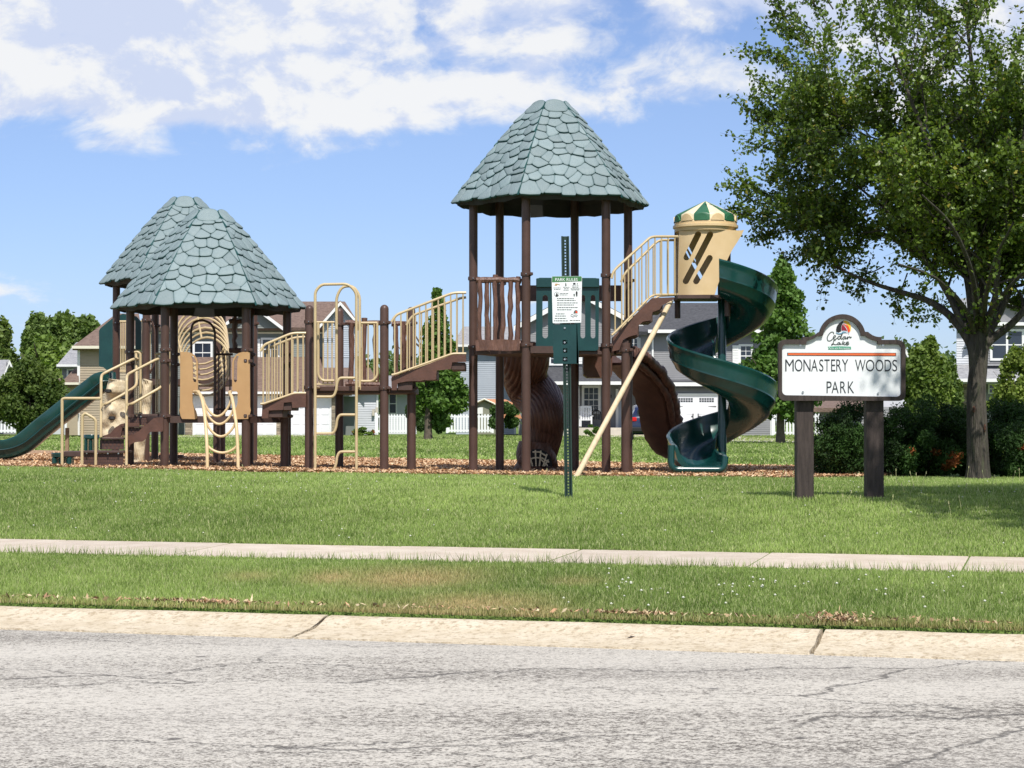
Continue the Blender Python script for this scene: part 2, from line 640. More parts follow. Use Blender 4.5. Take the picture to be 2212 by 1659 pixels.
def asphalt_mat():
    M_ = bpy.data.materials.new('bleached_asphalt')
    M_.use_nodes = True
    t = M_.node_tree
    L = t.links.new
    b = t.nodes['Principled BSDF']
    b.inputs['Roughness'].default_value = 0.9
    b.inputs['Specular IOR Level'].default_value = 0.25
    tc = nd(t, 'ShaderNodeTexCoord')

    def noise(scale, detail, rough, stretch=(1, 1, 1), loc=(0, 0, 0)):
        mp = nd(t, 'ShaderNodeMapping')
        mp.inputs['Rotation'].default_value = (0, 0, TH)
        mp.inputs['Scale'].default_value = stretch
        mp.inputs['Location'].default_value = loc
        L(tc.outputs['Object'], mp.inputs[0])
        n = nd(t, 'ShaderNodeTexNoise', Scale=scale, Detail=detail, Roughness=rough)
        L(mp.outputs[0], n.inputs['Vector'])
        return n.outputs['Fac']

    def rng(v, a, b_, c=0.0, d=1.0, smooth=True):
        r = nd(t, 'ShaderNodeMapRange')
        if smooth:
            r.interpolation_type = 'SMOOTHSTEP'
        r.inputs['From Min'].default_value = a
        r.inputs['From Max'].default_value = b_
        r.inputs['To Min'].default_value = c
        r.inputs['To Max'].default_value = d
        L(v, r.inputs['Value'])
        return r.outputs[0]

    def mixc(f, a, b_):
        x = nd(t, 'ShaderNodeMix', data_type='RGBA')
        L(f, x.inputs[0])
        for i, c in ((6, a), (7, b_)):
            if isinstance(c, tuple):
                x.inputs[i].default_value = (*c, 1)
            else:
                L(c, x.inputs[i])
        return x.outputs[2]

    def mul(a, b_):
        n = nd(t, 'ShaderNodeMath', operation='MULTIPLY')
        for i, c in ((0, a), (1, b_)):
            if isinstance(c, (int, float)):
                n.inputs[i].default_value = c
            else:
                L(c, n.inputs[i])
        return n.outputs[0]

    def addn(a, b_):
        n = nd(t, 'ShaderNodeMath', operation='ADD')
        for i, c in ((0, a), (1, b_)):
            if isinstance(c, (int, float)):
                n.inputs[i].default_value = c
            else:
                L(c, n.inputs[i])
        return n.outputs[0]
    # chippings: pale stones in dark binder; wear bands run along the street
    wear = noise(0.8, 3, 0.5, (0.10, 1.0, 1), (3.3, 0.6, 0))
    patch = noise(1.3, 4, 0.6, (0.3, 0.8, 1), (9, 4, 0))
    level = addn(mul(wear, 0.36), mul(patch, 0.20))
    g1 = noise(60, 3, 0.8)
    g2 = noise(20, 4, 0.75, (0.8, 1, 1), (5, 5, 0))
    grain = addn(mul(g1, 0.62), mul(g2, 0.38))
    s = addn(grain, mul(addn(level, -0.285), 0.75))
    f = rng(s, 0.40, 0.555)
    c = mixc(f, (0.115, 0.102, 0.088), (0.545, 0.512, 0.450))
    hue = noise(0.5, 2, 0.5, (1, 1, 1), (1, 8, 0))
    c = mixc(rng(hue, 0.4, 0.7, 0, 0.25), c, (0.50, 0.47, 0.42))
    # cracks
    wr = nd(t, 'ShaderNodeTexNoise', Scale=1.6, Detail=6.0, Roughness=0.65)
    L(tc.outputs['Object'], wr.inputs['Vector'])
    va = nd(t, 'ShaderNodeVectorMath', operation='MULTIPLY_ADD')
    L(wr.outputs['Color'], va.inputs[0])
    va.inputs[1].default_value = (0.8, 0.8, 0)
    L(tc.outputs['Object'], va.inputs[2])
    mp = nd(t, 'ShaderNodeMapping')
    mp.inputs['Rotation'].default_value = (0, 0, TH)
    mp.inputs['Scale'].default_value = (0.34, 0.9, 1)
    L(va.outputs[0], mp.inputs[0])
    vo = nd(t, 'ShaderNodeTexVoronoi', feature='DISTANCE_TO_EDGE', Scale=0.8)
    L(mp.outputs[0], vo.inputs['Vector'])
    cr = rng(vo.outputs['Distance'], 0.0, 0.009, 1, 0)
    keep = rng(noise(0.5, 2, 0.5, (1, 1, 1), (2, 2, 0)), 0.36, 0.50)
    crk = mul(mul(cr, keep), 0.75)
    c = mixc(crk, c, (0.07, 0.065, 0.06))
    # small tar and oil spots
    vs = nd(t, 'ShaderNodeTexVoronoi', feature='F1', Scale=1.1)
    L(tc.outputs['Object'], vs.inputs['Vector'])
    c = mixc(mul(rng(vs.outputs['Distance'], 0.02, 0.05, 1, 0), 0.75), c, (0.05, 0.045, 0.045))
    L(c, b.inputs['Base Color'])
    bp = nd(t, 'ShaderNodeBump')
    bp.inputs['Distance'].default_value = 0.006
    h = nd(t, 'ShaderNodeMath', operation='SUBTRACT')
    L(grain, h.inputs[0])
    L(crk, h.inputs[1])
    L(h.outputs[0], bp.inputs['Height'])
    L(bp.outputs[0], b.inputs['Normal'])
    return M_


MAT['lawn'] = grass_ground_mat()
MAT['asphalt'] = asphalt_mat()
MAT['kerb'] = mat('cream_kerb_concrete', (0.54, 0.455, 0.325), (0.63, 0.55, 0.42), 5, 0.9, bump=0.014, bscale=40, stretch=(1, 1, 1), c3=(0.39, 0.31, 0.205), s3=22, lo3=0.50, hi3=0.66)
MAT['walk'] = mat('pinkish_sidewalk_concrete', (0.50, 0.42, 0.335), (0.58, 0.505, 0.415), 3.5, 0.9, bump=0.004, bscale=90, c3=(0.41, 0.345, 0.27), s3=40, lo3=0.6, hi3=0.8, objrand=0.05)
MAT['mulch'] = mat('wood_mulch', (0.42, 0.245, 0.13), (0.60, 0.40, 0.235), 22, 0.95, bump=0.05, bscale=40, c3=(0.14, 0.07, 0.04), s3=30, lo3=0.52, hi3=0.6)

# one sheet of ground out to the horizon, finer near the camera
xs = np.unique(np.concatenate([np.linspace(-1500, -40, 12), np.linspace(-40, 40, 161), np.linspace(40, 1500, 12)]))
ys = np.unique(np.concatenate([np.linspace(-200, -10, 6), np.linspace(-10, 50, 151), np.linspace(50, 130, 41), np.linspace(130, 3000, 24)]))
GX, GY = np.meshgrid(xs, ys)
pc = GX * ST + GY * CT
Gz = gz(GX, GY)
# the sheet dips below the road, the kerb, the sidewalk and the mulch bed
Gz = np.where(pc < 12.3, -0.10, Gz)


def mulch_near(x):
    return np.interp(x, [-16, -8, -5, 0, 2, 3.2, 4.8, 6.2], [29.6, 28.5, 27.8, 26.9, 26.6, 26.9, 27.9, 29.5])


def mulch_far(x):
    return np.interp(x, [-16, -12, 0, 4.8, 6.2], [48, 46, 38.5, 35, 33.5])


n1, n2 = GX.shape
idx = np.arange(n1 * n2).reshape(n1, n2)
Fq = np.stack([idx[:-1, :-1], idx[:-1, 1:], idx[1:, 1:], idx[1:, :-1]], -1).reshape(-1, 4)
g = quick_mesh('ground', np.stack([GX, GY, Gz], -1).reshape(-1, 3), Fq, MAT['lawn'], kind='structure', smooth=True)

# the strips along the street are built in street coordinates
def strip(name, s0, s1, ns, prof, material, parent=None, zfun=None, kind=None):
    s = np.linspace(s0, s1, ns)
    V, Fc = [], []
    m_ = len(prof)
    for si in s:
        for (p, z) in prof:
            x, y = sp(si, p)
            V.append((x, y, z if zfun is None else z + zfun(x, y)))
    for i in range(ns - 1):
        for k in range(m_ - 1):
            a = i * m_ + k
            Fc.append((a, a + m_, a + m_ + 1, a + 1))
    mb = MB()
    mb.add(V, Fc)
    mb.add([V[k] for k in range(m_)], [tuple(range(m_))])
    mb.add([V[(ns - 1) * m_ + k] for k in range(m_)], [tuple(reversed(range(m_)))])
    return mb


road = strip('road', -60, 60, 2, [(-7.5, -0.004), (2.0, 0.03), (11.62, 0.0)], None)
road.f = road.f[:2]
road.m = road.m[:2]
road.build('road', MAT['asphalt'], kind='structure')

# kerb of cast lengths with open joints
rnd = random.Random(5)
ks0 = s_at(678, 11.9)
ks1 = s_at(1766, 11.9)
kerb = MB()
kerb.add([(*sp(-55, 11.6), -0.09), (*sp(55, 11.6), -0.09), (*sp(55, 12.1), -0.09), (*sp(-55, 12.1), -0.09)], [(0, 1, 2, 3)])
kerb = kerb.build('kerb', MAT['mortar'], kind='structure')
Lk = ks1 - ks0
kprof = [(11.56, -0.08), (11.56, 0.010), (11.62, 0.014), (11.90, 0.030), (12.00, 0.048), (12.09, 0.078), (12.15, 0.088), (12.22, 0.084), (12.24, -0.06)]
for k in range(-4, 6):
    a = ks0 + k * Lk
    mb = MB()
    ns = 14
    g0, g1 = 0.010 + rnd.random() * 0.006, 0.010 + rnd.random() * 0.006
    V, m_ = [], len(kprof)
    for i in range(ns):
        si = a + g0 + (Lk - g0 - g1) * i / (ns - 1)
        for j, (p, z) in enumerate(kprof):
            w = (rnd.random() - 0.5) * 0.006 if 0 < j < m_ - 1 else 0
            e = (rnd.random() - 0.5) * 0.02 if i in (0, ns - 1) else 0
            x, y = sp(si + e, p + w)
            V.append((x, y, z + w * 0.6))
    Fc = []
    for i in range(ns - 1):
        for j in range(m_ - 1):
            q = i * m_ + j
            Fc.append((q, q + m_, q + m_ + 1, q + 1))
    Fc.append(tuple(range(m_)))
    Fc.append(tuple(reversed(range((ns - 1) * m_, ns * m_))))
    mb.add(V, Fc)
    mb.build('kerb_slab', MAT['kerb'], kerb, smooth=True)

# sidewalk slabs
wj = [s_at(px, 15.4) for px in (812, 1212, 1641, 2084)]
Lw = (wj[-1] - wj[0]) / 3
sidewalk = MB()
q = [(*sp(-50, 14.85), 0.12), (*sp(50, 14.85), 0.12), (*sp(50, 16.0), 0.14), (*sp(-50, 16.0), 0.14)]
sidewalk.add(q, [(0, 1, 2, 3)])
sidewalk = sidewalk.build('sidewalk', MAT['mortar'], kind='structure')
for k in range(-8, 12):
    a = wj[0] + k * Lw
    mb = MB()
    g = 0.006
    tilt = (rnd.random() - 0.5) * 0.008
    z0, z1 = 0.262 + tilt, 0.288 + tilt
    prof = [(14.8, 0.16), (14.8, z0 - 0.006), (14.812, z0), (16.04, z1), (16.05, z1 - 0.006), (16.05, 0.16)]
    V = []
    for si in (a + g, a + g + 0.01, a + Lw - g - 0.01, a + Lw - g):
        e = 0.004 if si in (a + g, a + Lw - g) else 0
        for (p, z) in prof:
            V.append((*sp(si, p), z - e))
    m_ = len(prof)
    Fc = []
    for i in range(3):
        for j in range(m_ - 1):
            qq = i * m_ + j
            Fc.append((qq, qq + m_, qq + m_ + 1, qq + 1))
    Fc.append(tuple(range(m_)))
    Fc.append(tuple(reversed(range(3 * m_, 4 * m_))))
    mb.add(V, Fc)
    mb.build('paving_slab', MAT['walk'], sidewalk)

# mulch bed
mxs = np.linspace(-16, 6.2, 90)
V = []
rr = np.random.default_rng(3)
for x in mxs:
    a, b_ = float(mulch_near(x)) + rr.normal() * 0.05, float(mulch_far(x)) + rr.normal() * 0.15
    for k in range(40):
        y = a + (b_ - a) * k / 39
        V.append((x, y, GZ(x, y) + (0.006 if k in (0, 39) else 0.02 + rr.random() * 0.025)))
V = np.array(V)
idx = np.arange(90 * 40).reshape(90, 40)
Fq = np.stack([idx[:-1, :-1], idx[1:, :-1], idx[1:, 1:], idx[:-1, 1:]], -1).reshape(-1, 4)
quick_mesh('mulch_bed', V, Fq, MAT['mulch'], kind='structure', smooth=True)

# loose chips lying on it
MAT['chips'] = leaf_mat('wood_chips', 0.0, 0.9)
nC = 110000
u = rr.random(nC)
x = rr.uniform(-9.5, 6.1, nC)
a, b_ = mulch_near(x), mulch_far(x)
y = a + (b_ - a) * (u ** 1.5)
z = gz(x, y) + 0.03 + rr.random(nC) * 0.035
ang = rr.uniform(0, 6.28, nC)
ln = rr.uniform(0.012, 0.034, nC)
wd = rr.uniform(0.005, 0.012, nC)
tl = rr.normal(0, 0.35, nC)
d = np.stack([np.cos(ang), np.sin(ang), tl], -1)
s = np.stack([-np.sin(ang), np.cos(ang), rr.normal(0, 0.5, nC)], -1)
c = np.stack([x, y, z], -1)
Vq = np.stack([c - d * ln[:, None] - s * wd[:, None], c + d * ln[:, None] - s * wd[:, None], c + d * ln[:, None] + s * wd[:, None], c - d * ln[:, None] + s * wd[:, None]], 1).reshape(-1, 3)
base = np.array([[0.58, 0.36, 0.20], [0.66, 0.46, 0.28], [0.46, 0.27, 0.14], [0.66, 0.50, 0.33], [0.28, 0.16, 0.09]])
cl = base[rr.integers(0, 5, nC)] * rr.uniform(0.8, 1.15, (nC, 1))
quick_mesh('wood_chips', Vq, np.arange(nC * 4).reshape(-1, 4), MAT['chips'], np.repeat(cl, 4, 0), kind='stuff')

# ---- grass blades
MAT['blade'] = leaf_mat('grass_blade', 0.30, 0.55, (1.3, 1.45, 0.6), 0.25)


def vnoise(x, y, s, seed=0):
    """cheap smooth noise in 0..1"""
    r = np.random.default_rng(seed)
    v = np.zeros_like(x)
    tot = 0
    for o in range(3):
        for k in range(4):
            a = r.uniform(0, 6.28)
            f = s * (2 ** o) * r.uniform(0.7, 1.3)
            v += np.sin((x * math.cos(a) + y * math.sin(a)) * f + r.uniform(0, 6.28)) / (2 ** o)
            tot += 0.5 / (2 ** o)
    return np.clip(0.5 + v / (2 * tot) * 0.9, 0, 1)


def blades(x, y, z, h, w, colr, rng_, lean=0.45):
    n = len(x)
    az = rng_.uniform(0, 6.28, n)
    la = rng_.uniform(0, 6.28, n)
    ll = np.abs(rng_.normal(0, lean, n)) * h
    b = np.stack([x, y, z], -1)
    s = np.stack([np.cos(az) * w, np.sin(az) * w, np.zeros(n)], -1)
    tip = b + np.stack([np.cos(la) * ll, np.sin(la) * ll, h], -1)
    V = np.stack([b - s, b + s, tip], 1).reshape(-1, 3)
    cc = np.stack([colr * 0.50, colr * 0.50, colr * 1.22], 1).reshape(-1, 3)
    return V, cc


def verge_dry(x, y):
    """where the verge has burnt dry"""
    d = np.zeros_like(x)
    for (px, py, sx, sy, a) in ((880, 1255, 150, 13, 1.0), (720, 1252, 70, 9, .9), (1030, 1288, 150, 12, 1.0), (900, 1298, 300, 15, .7), (1240, 1262, 60, 6, .5), (540, 1250, 60, 6, .5), (190, 1302, 200, 10, .6), (1150, 1300, 90, 10, .8),
                                (1765, 1225, 40, 8, .8), (1830, 1325, 120, 8, .6), (1480, 1328, 300, 9, .45)):
        hgt = 1.16
        Yd = F * hgt / (py - 909.0)
        Xd = (px - 1106) / F * Yd
        rx = sx / F * Yd
        ry = sy / (py - 909.0) * Yd
        d = np.maximum(d, a * np.exp(-((x - Xd) / rx) ** 2 - ((y - Yd) / ry) ** 2))
    return d


def grass_colour(x, y, rng_, n):
    g0 = np.array([0.108, 0.180, 0.036])
    g1 = np.array([0.435, 0.555, 0.170])
    k = (vnoise(x, y, 0.9, 3) * 0.55 + vnoise(x, y, 7.0, 13) * 0.30)[:, None] + rng_.random((n, 1)) * 0.45 - 0.12
    c = g0 + (g1 - g0) * np.clip(k, 0, 1)
    pale = (rng_.random(n) < 0.17)[:, None]
    c = np.where(pale, np.array([0.52, 0.54, 0.28]), c)
    return c * rng_.uniform(0.75, 1.2, (n, 1))


GV, GC = [], []
rg = np.random.default_rng(11)


def half_width(Y):
    return 1106.0 / F * Y + 1.3


def scatter(p0, p1, dens, hmin, hmax, w, dry=False, skip_mulch=False, edge=False):
    s0, s1 = -22.0, 14.0
    n = int((p1 - p0) * (s1 - s0) * dens)
    s = rg.uniform(s0, s1, n)
    p = rg.uniform(p0, p1, n)
    x, y = s * CT + p * ST, -s * ST + p * CT
    ok = np.abs(x) < half_width(y)
    if skip_mulch:
        inm = (y > mulch_near(x) + 0.04 * np.sin(x * 7)) & (y < mulch_far(x)) & (x > -16) & (x < 6.15)
        ok &= ~inm
    x, y = x[ok], y[ok]
    n = len(x)
    h = rg.uniform(hmin, hmax, n) * (0.75 + 0.5 * vnoise(x, y, 2.3, 5))
    c = grass_colour(x, y, rg, n)
    if dry:
        dd = verge_dry(x, y) * (0.65 + 0.7 * rg.random(n))
        dd = np.clip(dd, 0, 1)[:, None]
        pe = np.clip(1 - (x * ST + y * CT - p0) / 0.30, 0, 1)[:, None] * rg.random((n, 1)) * 0.8
        dd = np.maximum(dd, pe)
        drycol = np.array([0.60, 0.46, 0.25]) * rg.uniform(0.7, 1.15, (n, 1))
        c = c * (1 - dd) + drycol * dd
        h = h * (1 - 0.35 * dd[:, 0])
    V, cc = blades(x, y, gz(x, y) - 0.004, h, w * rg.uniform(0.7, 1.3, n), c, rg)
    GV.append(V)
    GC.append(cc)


scatter(12.20, 14.45, 11500, 0.022, 0.056, 0.0037, dry=True)
scatter(14.45, 14.78, 10000, 0.012, 0.030, 0.0036)
scatter(16.02, 18.5, 6200, 0.020, 0.052, 0.0046)
scatter(18.5, 21.0, 4600, 0.022, 0.054, 0.0055)
scatter(21.0, 29.0, 2100, 0.024, 0.058, 0.0078, skip_mulch=True)
# ragged edge against the sidewalk and tufts round the posts
scatter(14.76, 14.83, 2500, 0.05, 0.09, 0.003)
V = np.concatenate(GV)
C_ = np.concatenate(GC)
quick_mesh('grass', V, np.arange(len(V)).reshape(-1, 3), MAT['blade'], C_, kind='stuff')

# far lawn: coarser tufts
n = 150000
y = 33 + 75 * rg.random(n) ** 1.3
x = rg.uniform(-1, 1, n) * (1106.0 / F * y + 2)
inm = (y < mulch_far(x) + 0.1) & (x > -16) & (x < 6.15)
x, y = x[~inm], y[~inm]
n = len(x)
h = rg.uniform(0.03, 0.075, n)
c = grass_colour(x, y, rg, n)
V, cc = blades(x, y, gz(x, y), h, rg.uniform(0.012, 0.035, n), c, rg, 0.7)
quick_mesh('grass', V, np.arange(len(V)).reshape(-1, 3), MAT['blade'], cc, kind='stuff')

# clover heads
MAT['clover'] = leaf_mat('clover_heads', 0.1, 0.8)
pts = []
for (px, py, n, sx, sy) in ((1360, 1258, 14, 55, 8), (1620, 1262, 20, 60, 8), (1960, 1268, 16, 110, 12), (1560, 1265, 14, 220, 16), (2120, 1255, 6, 70, 14)):
    for k in range(n):
        qx, qy = rg.normal(px, sx), rg.normal(py, sy)
        Yd = F * 1.12 / (qy - 909.0)
        pts.append(((qx - 1106) / F * Yd, Yd, 0.011))
for k in range(620):
    p = rg.uniform(16.3, 27.5)
    s = rg.uniform(-20, 14)
    x_, y_ = sp(s, p)
    if abs(x_) < half_width(y_) and not (y_ > mulch_near(x_) and x_ < 6.1):
        if rg.random() < (0.25 + 0.75 * float(vnoise(np.array([x_]), np.array([y_]), 0.7, 9)[0])):
            pts.append((x_, y_, 0.011))
Vl, Fl, Cl = [], [], []
for (x_, y_, r_) in pts:
    p = x_ * ST + y_ * CT
    if p < 12.3 or 14.8 < p < 16.05:
        continue
    r_ *= rg.uniform(0.7, 1.2)
    z_ = GZ(x_, y_) + rg.uniform(0.025, 0.060)
    o = len(Vl)
    Vl += [(x_, y_, z_ + r_ * .8), (x_ + r_, y_, z_), (x_, y_ + r_, z_), (x_ - r_, y_, z_), (x_, y_ - r_, z_), (x_, y_, z_ - r_ * .7)]
    Fl += [(o, o + 1, o + 2), (o, o + 2, o + 3), (o, o + 3, o + 4), (o, o + 4, o + 1), (o + 5, o + 2, o + 1), (o + 5, o + 3, o + 2), (o + 5, o + 4, o + 3), (o + 5, o + 1, o + 4)]
    Cl += [(0.62, 0.63, 0.52)] * 6
quick_mesh('clover_flowers', Vl, Fl, MAT['clover'], np.array(Cl), kind='stuff')

# seed stalks on the lawn
mb = MB()
for k in range(46):
    px = rg.uniform(0, 2212) if k < 16 else rg.uniform(1640, 2212)
    Yd = rg.uniform(18.0, 27)
    x_ = (px - 1106) / F * Yd
    z_ = GZ(x_, Yd)
    h_ = rg.uniform(0.08, 0.19)
    dx = rg.normal(0, 0.03)
    mb.tube([(x_, Yd, z_), (x_ + dx * .4, Yd, z_ + h_ * .6), (x_ + dx, Yd, z_ + h_)], [0.002, 0.002, 0.0015], 3)
    mb.tube([(x_ + dx, Yd, z_ + h_), (x_ + dx * 1.1, Yd, z_ + h_ + .03)], [0.005, 0.003], 4)
MAT['stalk'] = mat('dry_stalk', (0.42, 0.45, 0.20), (0.5, 0.45, 0.25), 9, 0.8)
o = mb.build('seed_stalks', MAT['stalk'], kind='stuff')

# dead leaves and clippings along the kerb
n = 1500
rk_ = 0
px = np.concatenate([rg.normal(430, 60, 300), rg.uniform(0, 2212, 450), rg.normal(1380, 60, 130), rg.normal(1810, 34, 620)])
pq = 12.25 + np.abs(rg.normal(0, 0.05, n))
pq[880:] = 12.22 + np.abs(rg.normal(0, 0.10, 620))
zz = np.full(n, 0.02)
zz[880:] = np.abs(rg.normal(0.015, 0.02, 620))
kx = (px - 1106) / F
Yd = pq / (kx * ST + CT)
x = kx * Yd
y = Yd
z = gz(x, y) + 0.015 + zz
ang = rg.uniform(0, 6.28, n)
ln = rg.uniform(0.008, 0.028, n)
wd = rg.uniform(0.002, 0.009, n)
d = np.stack([np.cos(ang), np.sin(ang), rg.normal(0, 0.6, n)], -1)
s = np.stack([-np.sin(ang), np.cos(ang), rg.normal(0, 0.7, n)], -1)
c = np.stack([x, y, z], -1)
Vq = np.stack([c - d * ln[:, None], c - s * wd[:, None], c + d * ln[:, None], c + s * wd[:, None]], 1).reshape(-1, 3)
base = np.array([[0.45, 0.33, 0.19], [0.58, 0.47, 0.30], [0.26, 0.17, 0.10], [0.44, 0.26, 0.15]])
cl = base[rg.integers(0, 4, n)] * rg.uniform(0.7, 1.2, (n, 1))
Vq, cl = Vq.reshape(n, 4, 3)[:1180].reshape(-1, 3), cl[:1180]
n = 1180
quick_mesh('dead_leaves', Vq, np.arange(n * 4).reshape(-1, 4), MAT['chips'], np.repeat(cl, 4, 0), kind='stuff')
# single leaf lying on the kerb
Yk = 11.9 / ((1362 - 1106) / F * ST + CT)
xk = (1362 - 1106) / F * Yk
mb = MB()
mb.add([(xk - .028, Yk - .02, .035), (xk, Yk - .03, .05), (xk + .035, Yk + .01, .055), (xk + .005, Yk + .04, .045), (xk - .01, Yk, .042)], [(0, 1, 4), (1, 2, 4), (2, 3, 4), (3, 0, 4)])
o = mb.build('dry_leaf', mat('dry_leaf_brown', (0.32, 0.17, 0.08), rough=0.8))
tag(o, 'single curled brown leaf lying on the cream kerb', 'leaf')
# ------------------------------------------------------------------ play structure
def c1(x, y): return (98.7 + x / 4.446, 647.3 + y / 4.446)
def c2(x, y): return (351.1 + x / 6.719, 630.8 + y / 6.719)
def c3(x, y): return (1206.8 + x / 4.32, 647.3 + y / 4.32)
def za(x, y): return (329.1 + x / 3.557, 576 + y / 3.557)      # close view of the left tower front
def zb(x, y): return (630.8 + x / 3.558, 576 + y / 3.558)      # ladder and bridge
def zc(x, y): return (960 + x / 3.36, 576 + y / 3.36)          # big tower
def zd(x, y): return (1289 + x / 2.63, 411.4 + y / 2.63)       # turret and spiral
def L3(pts, Y, cv=None):
    """measured points -> places at distance Y (or at the distance given as third value)"""
    out = []
    for p in pts:
        q = cv(p[0], p[1]) if cv else p[:2]
        out.append(W(q[0], q[1], p[2] if len(p) > 2 else Y))
    return out


play = thing('play_structure', 'large brown and tan playground climbing structure with leaf shaped green roofs on wood chips', 'playground structure', (-1.0, 30.0, GZ(-1, 30)))
R5 = 0.0635


def post(px, Y, topz, collars=(), dome=False, r=R5):
    x = (px - 1106) / F * Y
    g = GZ(x, Y)
    mb = MB()
    prof = [(r, -0.10), (r, topz - g - (r if dome else 0))]
    if dome:
        for k in range(1, 5):
            a = math.pi / 2 * k / 4
            prof.append((max(r * math.cos(a), 0.002), topz - g - r + r * math.sin(a)))
    mb.lathe((x, Y, g), prof, 18)
    p = mb.build('post', MAT['brown'], play, smooth=True)
    for zc_ in collars:
        m2 = MB()
        m2.lathe((x, Y, zc_), [(r + .001, -0.028), (r + 0.014, -0.026), (r + 0.016, 0), (r + 0.014, 0.026), (r + .001, 0.028)], 18)
        m2.bbox((x + r * 0.7, Y - r - 0.03, zc_ - 0.02), (x + r + 0.035, Y - r * 0.2, zc_ + 0.02), 0.006)
        m2.build('collar', MAT['brown'], p, smooth=True)
        m3 = MB()
        m3.lathe((x + 0.0, Y - r - 0.022, zc_), [(0.009, -0.006), (0.009, 0.006)], 6)
        m3.build('bolt', MAT['steel'], p)
    return p


def zof(py, Y):
    return W(1106, py, Y).z


# ---- leaf roofs
LEAF_N = [0]


def roof_mat():
    M_ = bpy.data.materials.new('weathered_green_roof')
    M_.use_nodes = True
    t = M_.node_tree
    L = t.links.new
    b = t.nodes['Principled BSDF']
    b.inputs['Roughness'].default_value = 0.65
    b.inputs['Specular IOR Level'].default_value = 0.35
    tc = nd(t, 'ShaderNodeTexCoord')
    geo = nd(t, 'ShaderNodeNewGeometry')
    oi = nd(t, 'ShaderNodeObjectInfo')
    n = nd(t, 'ShaderNodeTexNoise', Scale=5.0, Detail=5.0, Roughness=0.65)
    L(geo.outputs['Position'], n.inputs['Vector'])
    n2 = nd(t, 'ShaderNodeTexNoise', Scale=38.0, Detail=3.0)
    mp = nd(t, 'ShaderNodeMapping')
    mp.inputs['Scale'].default_value = (1, 1, 0.3)
    L(geo.outputs['Position'], mp.inputs[0])
    L(mp.outputs[0], n2.inputs['Vector'])
    x = nd(t, 'ShaderNodeMix', data_type='RGBA')
    x.inputs[6].default_value = (0.165, 0.228, 0.240, 1)
    x.inputs[7].default_value = (0.250, 0.305, 0.312, 1)
    L(n.outputs['Fac'], x.inputs[0])
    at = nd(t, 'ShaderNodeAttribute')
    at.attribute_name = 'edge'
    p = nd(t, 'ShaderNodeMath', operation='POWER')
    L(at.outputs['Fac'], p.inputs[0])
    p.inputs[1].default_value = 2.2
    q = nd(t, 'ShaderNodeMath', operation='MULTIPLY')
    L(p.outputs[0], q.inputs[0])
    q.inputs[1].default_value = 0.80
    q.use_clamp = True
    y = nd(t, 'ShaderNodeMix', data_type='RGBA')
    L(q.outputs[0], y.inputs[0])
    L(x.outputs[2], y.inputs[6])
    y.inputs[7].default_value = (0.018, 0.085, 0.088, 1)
    s = nd(t, 'ShaderNodeMapRange')
    s.inputs['To Min'].default_value = 0.86
    s.inputs['To Max'].default_value = 1.12
    L(oi.outputs['Random'], s.inputs['Value'])
    s2 = nd(t, 'ShaderNodeMapRange')
    s2.inputs['To Min'].default_value = 0.9
    s2.inputs['To Max'].default_value = 1.1
    L(n2.outputs['Fac'], s2.inputs['Value'])
    mm = nd(t, 'ShaderNodeMath', operation='MULTIPLY')
    L(s.outputs[0], mm.inputs[0])
    L(s2.outputs[0], mm.inputs[1])
    v = nd(t, 'ShaderNodeVectorMath', operation='SCALE')
    L(y.outputs[2], v.inputs[0])
    L(mm.outputs[0], v.inputs['Scale'])
    L(v.outputs[0], b.inputs['Base Color'])
    bp = nd(t, 'ShaderNodeBump')
    bp.inputs['Distance'].default_value = 0.006
    L(n2.outputs['Fac'], bp.inputs['Height'])
    L(bp.outputs[0], b.inputs['Normal'])
    return M_


MAT['leaf_roof'] = roof_mat()
MAT['roof_shell'] = mat('dark_green_roof_shell', (0.008, 0.042, 0.040), (0.014, 0.062, 0.058), 6, 0.6)
MAT['roof_inside'] = mat('dark_roof_inside', (0.020, 0.022, 0.020), (0.03, 0.03, 0.028), 6, 0.8)
RPROF = [(0.28, 0.06), (0.35, 0.12), (0.45, 0.22), (0.70, 0.50), (0.99, 0.86), (1.41, 1.42)]     # radius, drop from the top


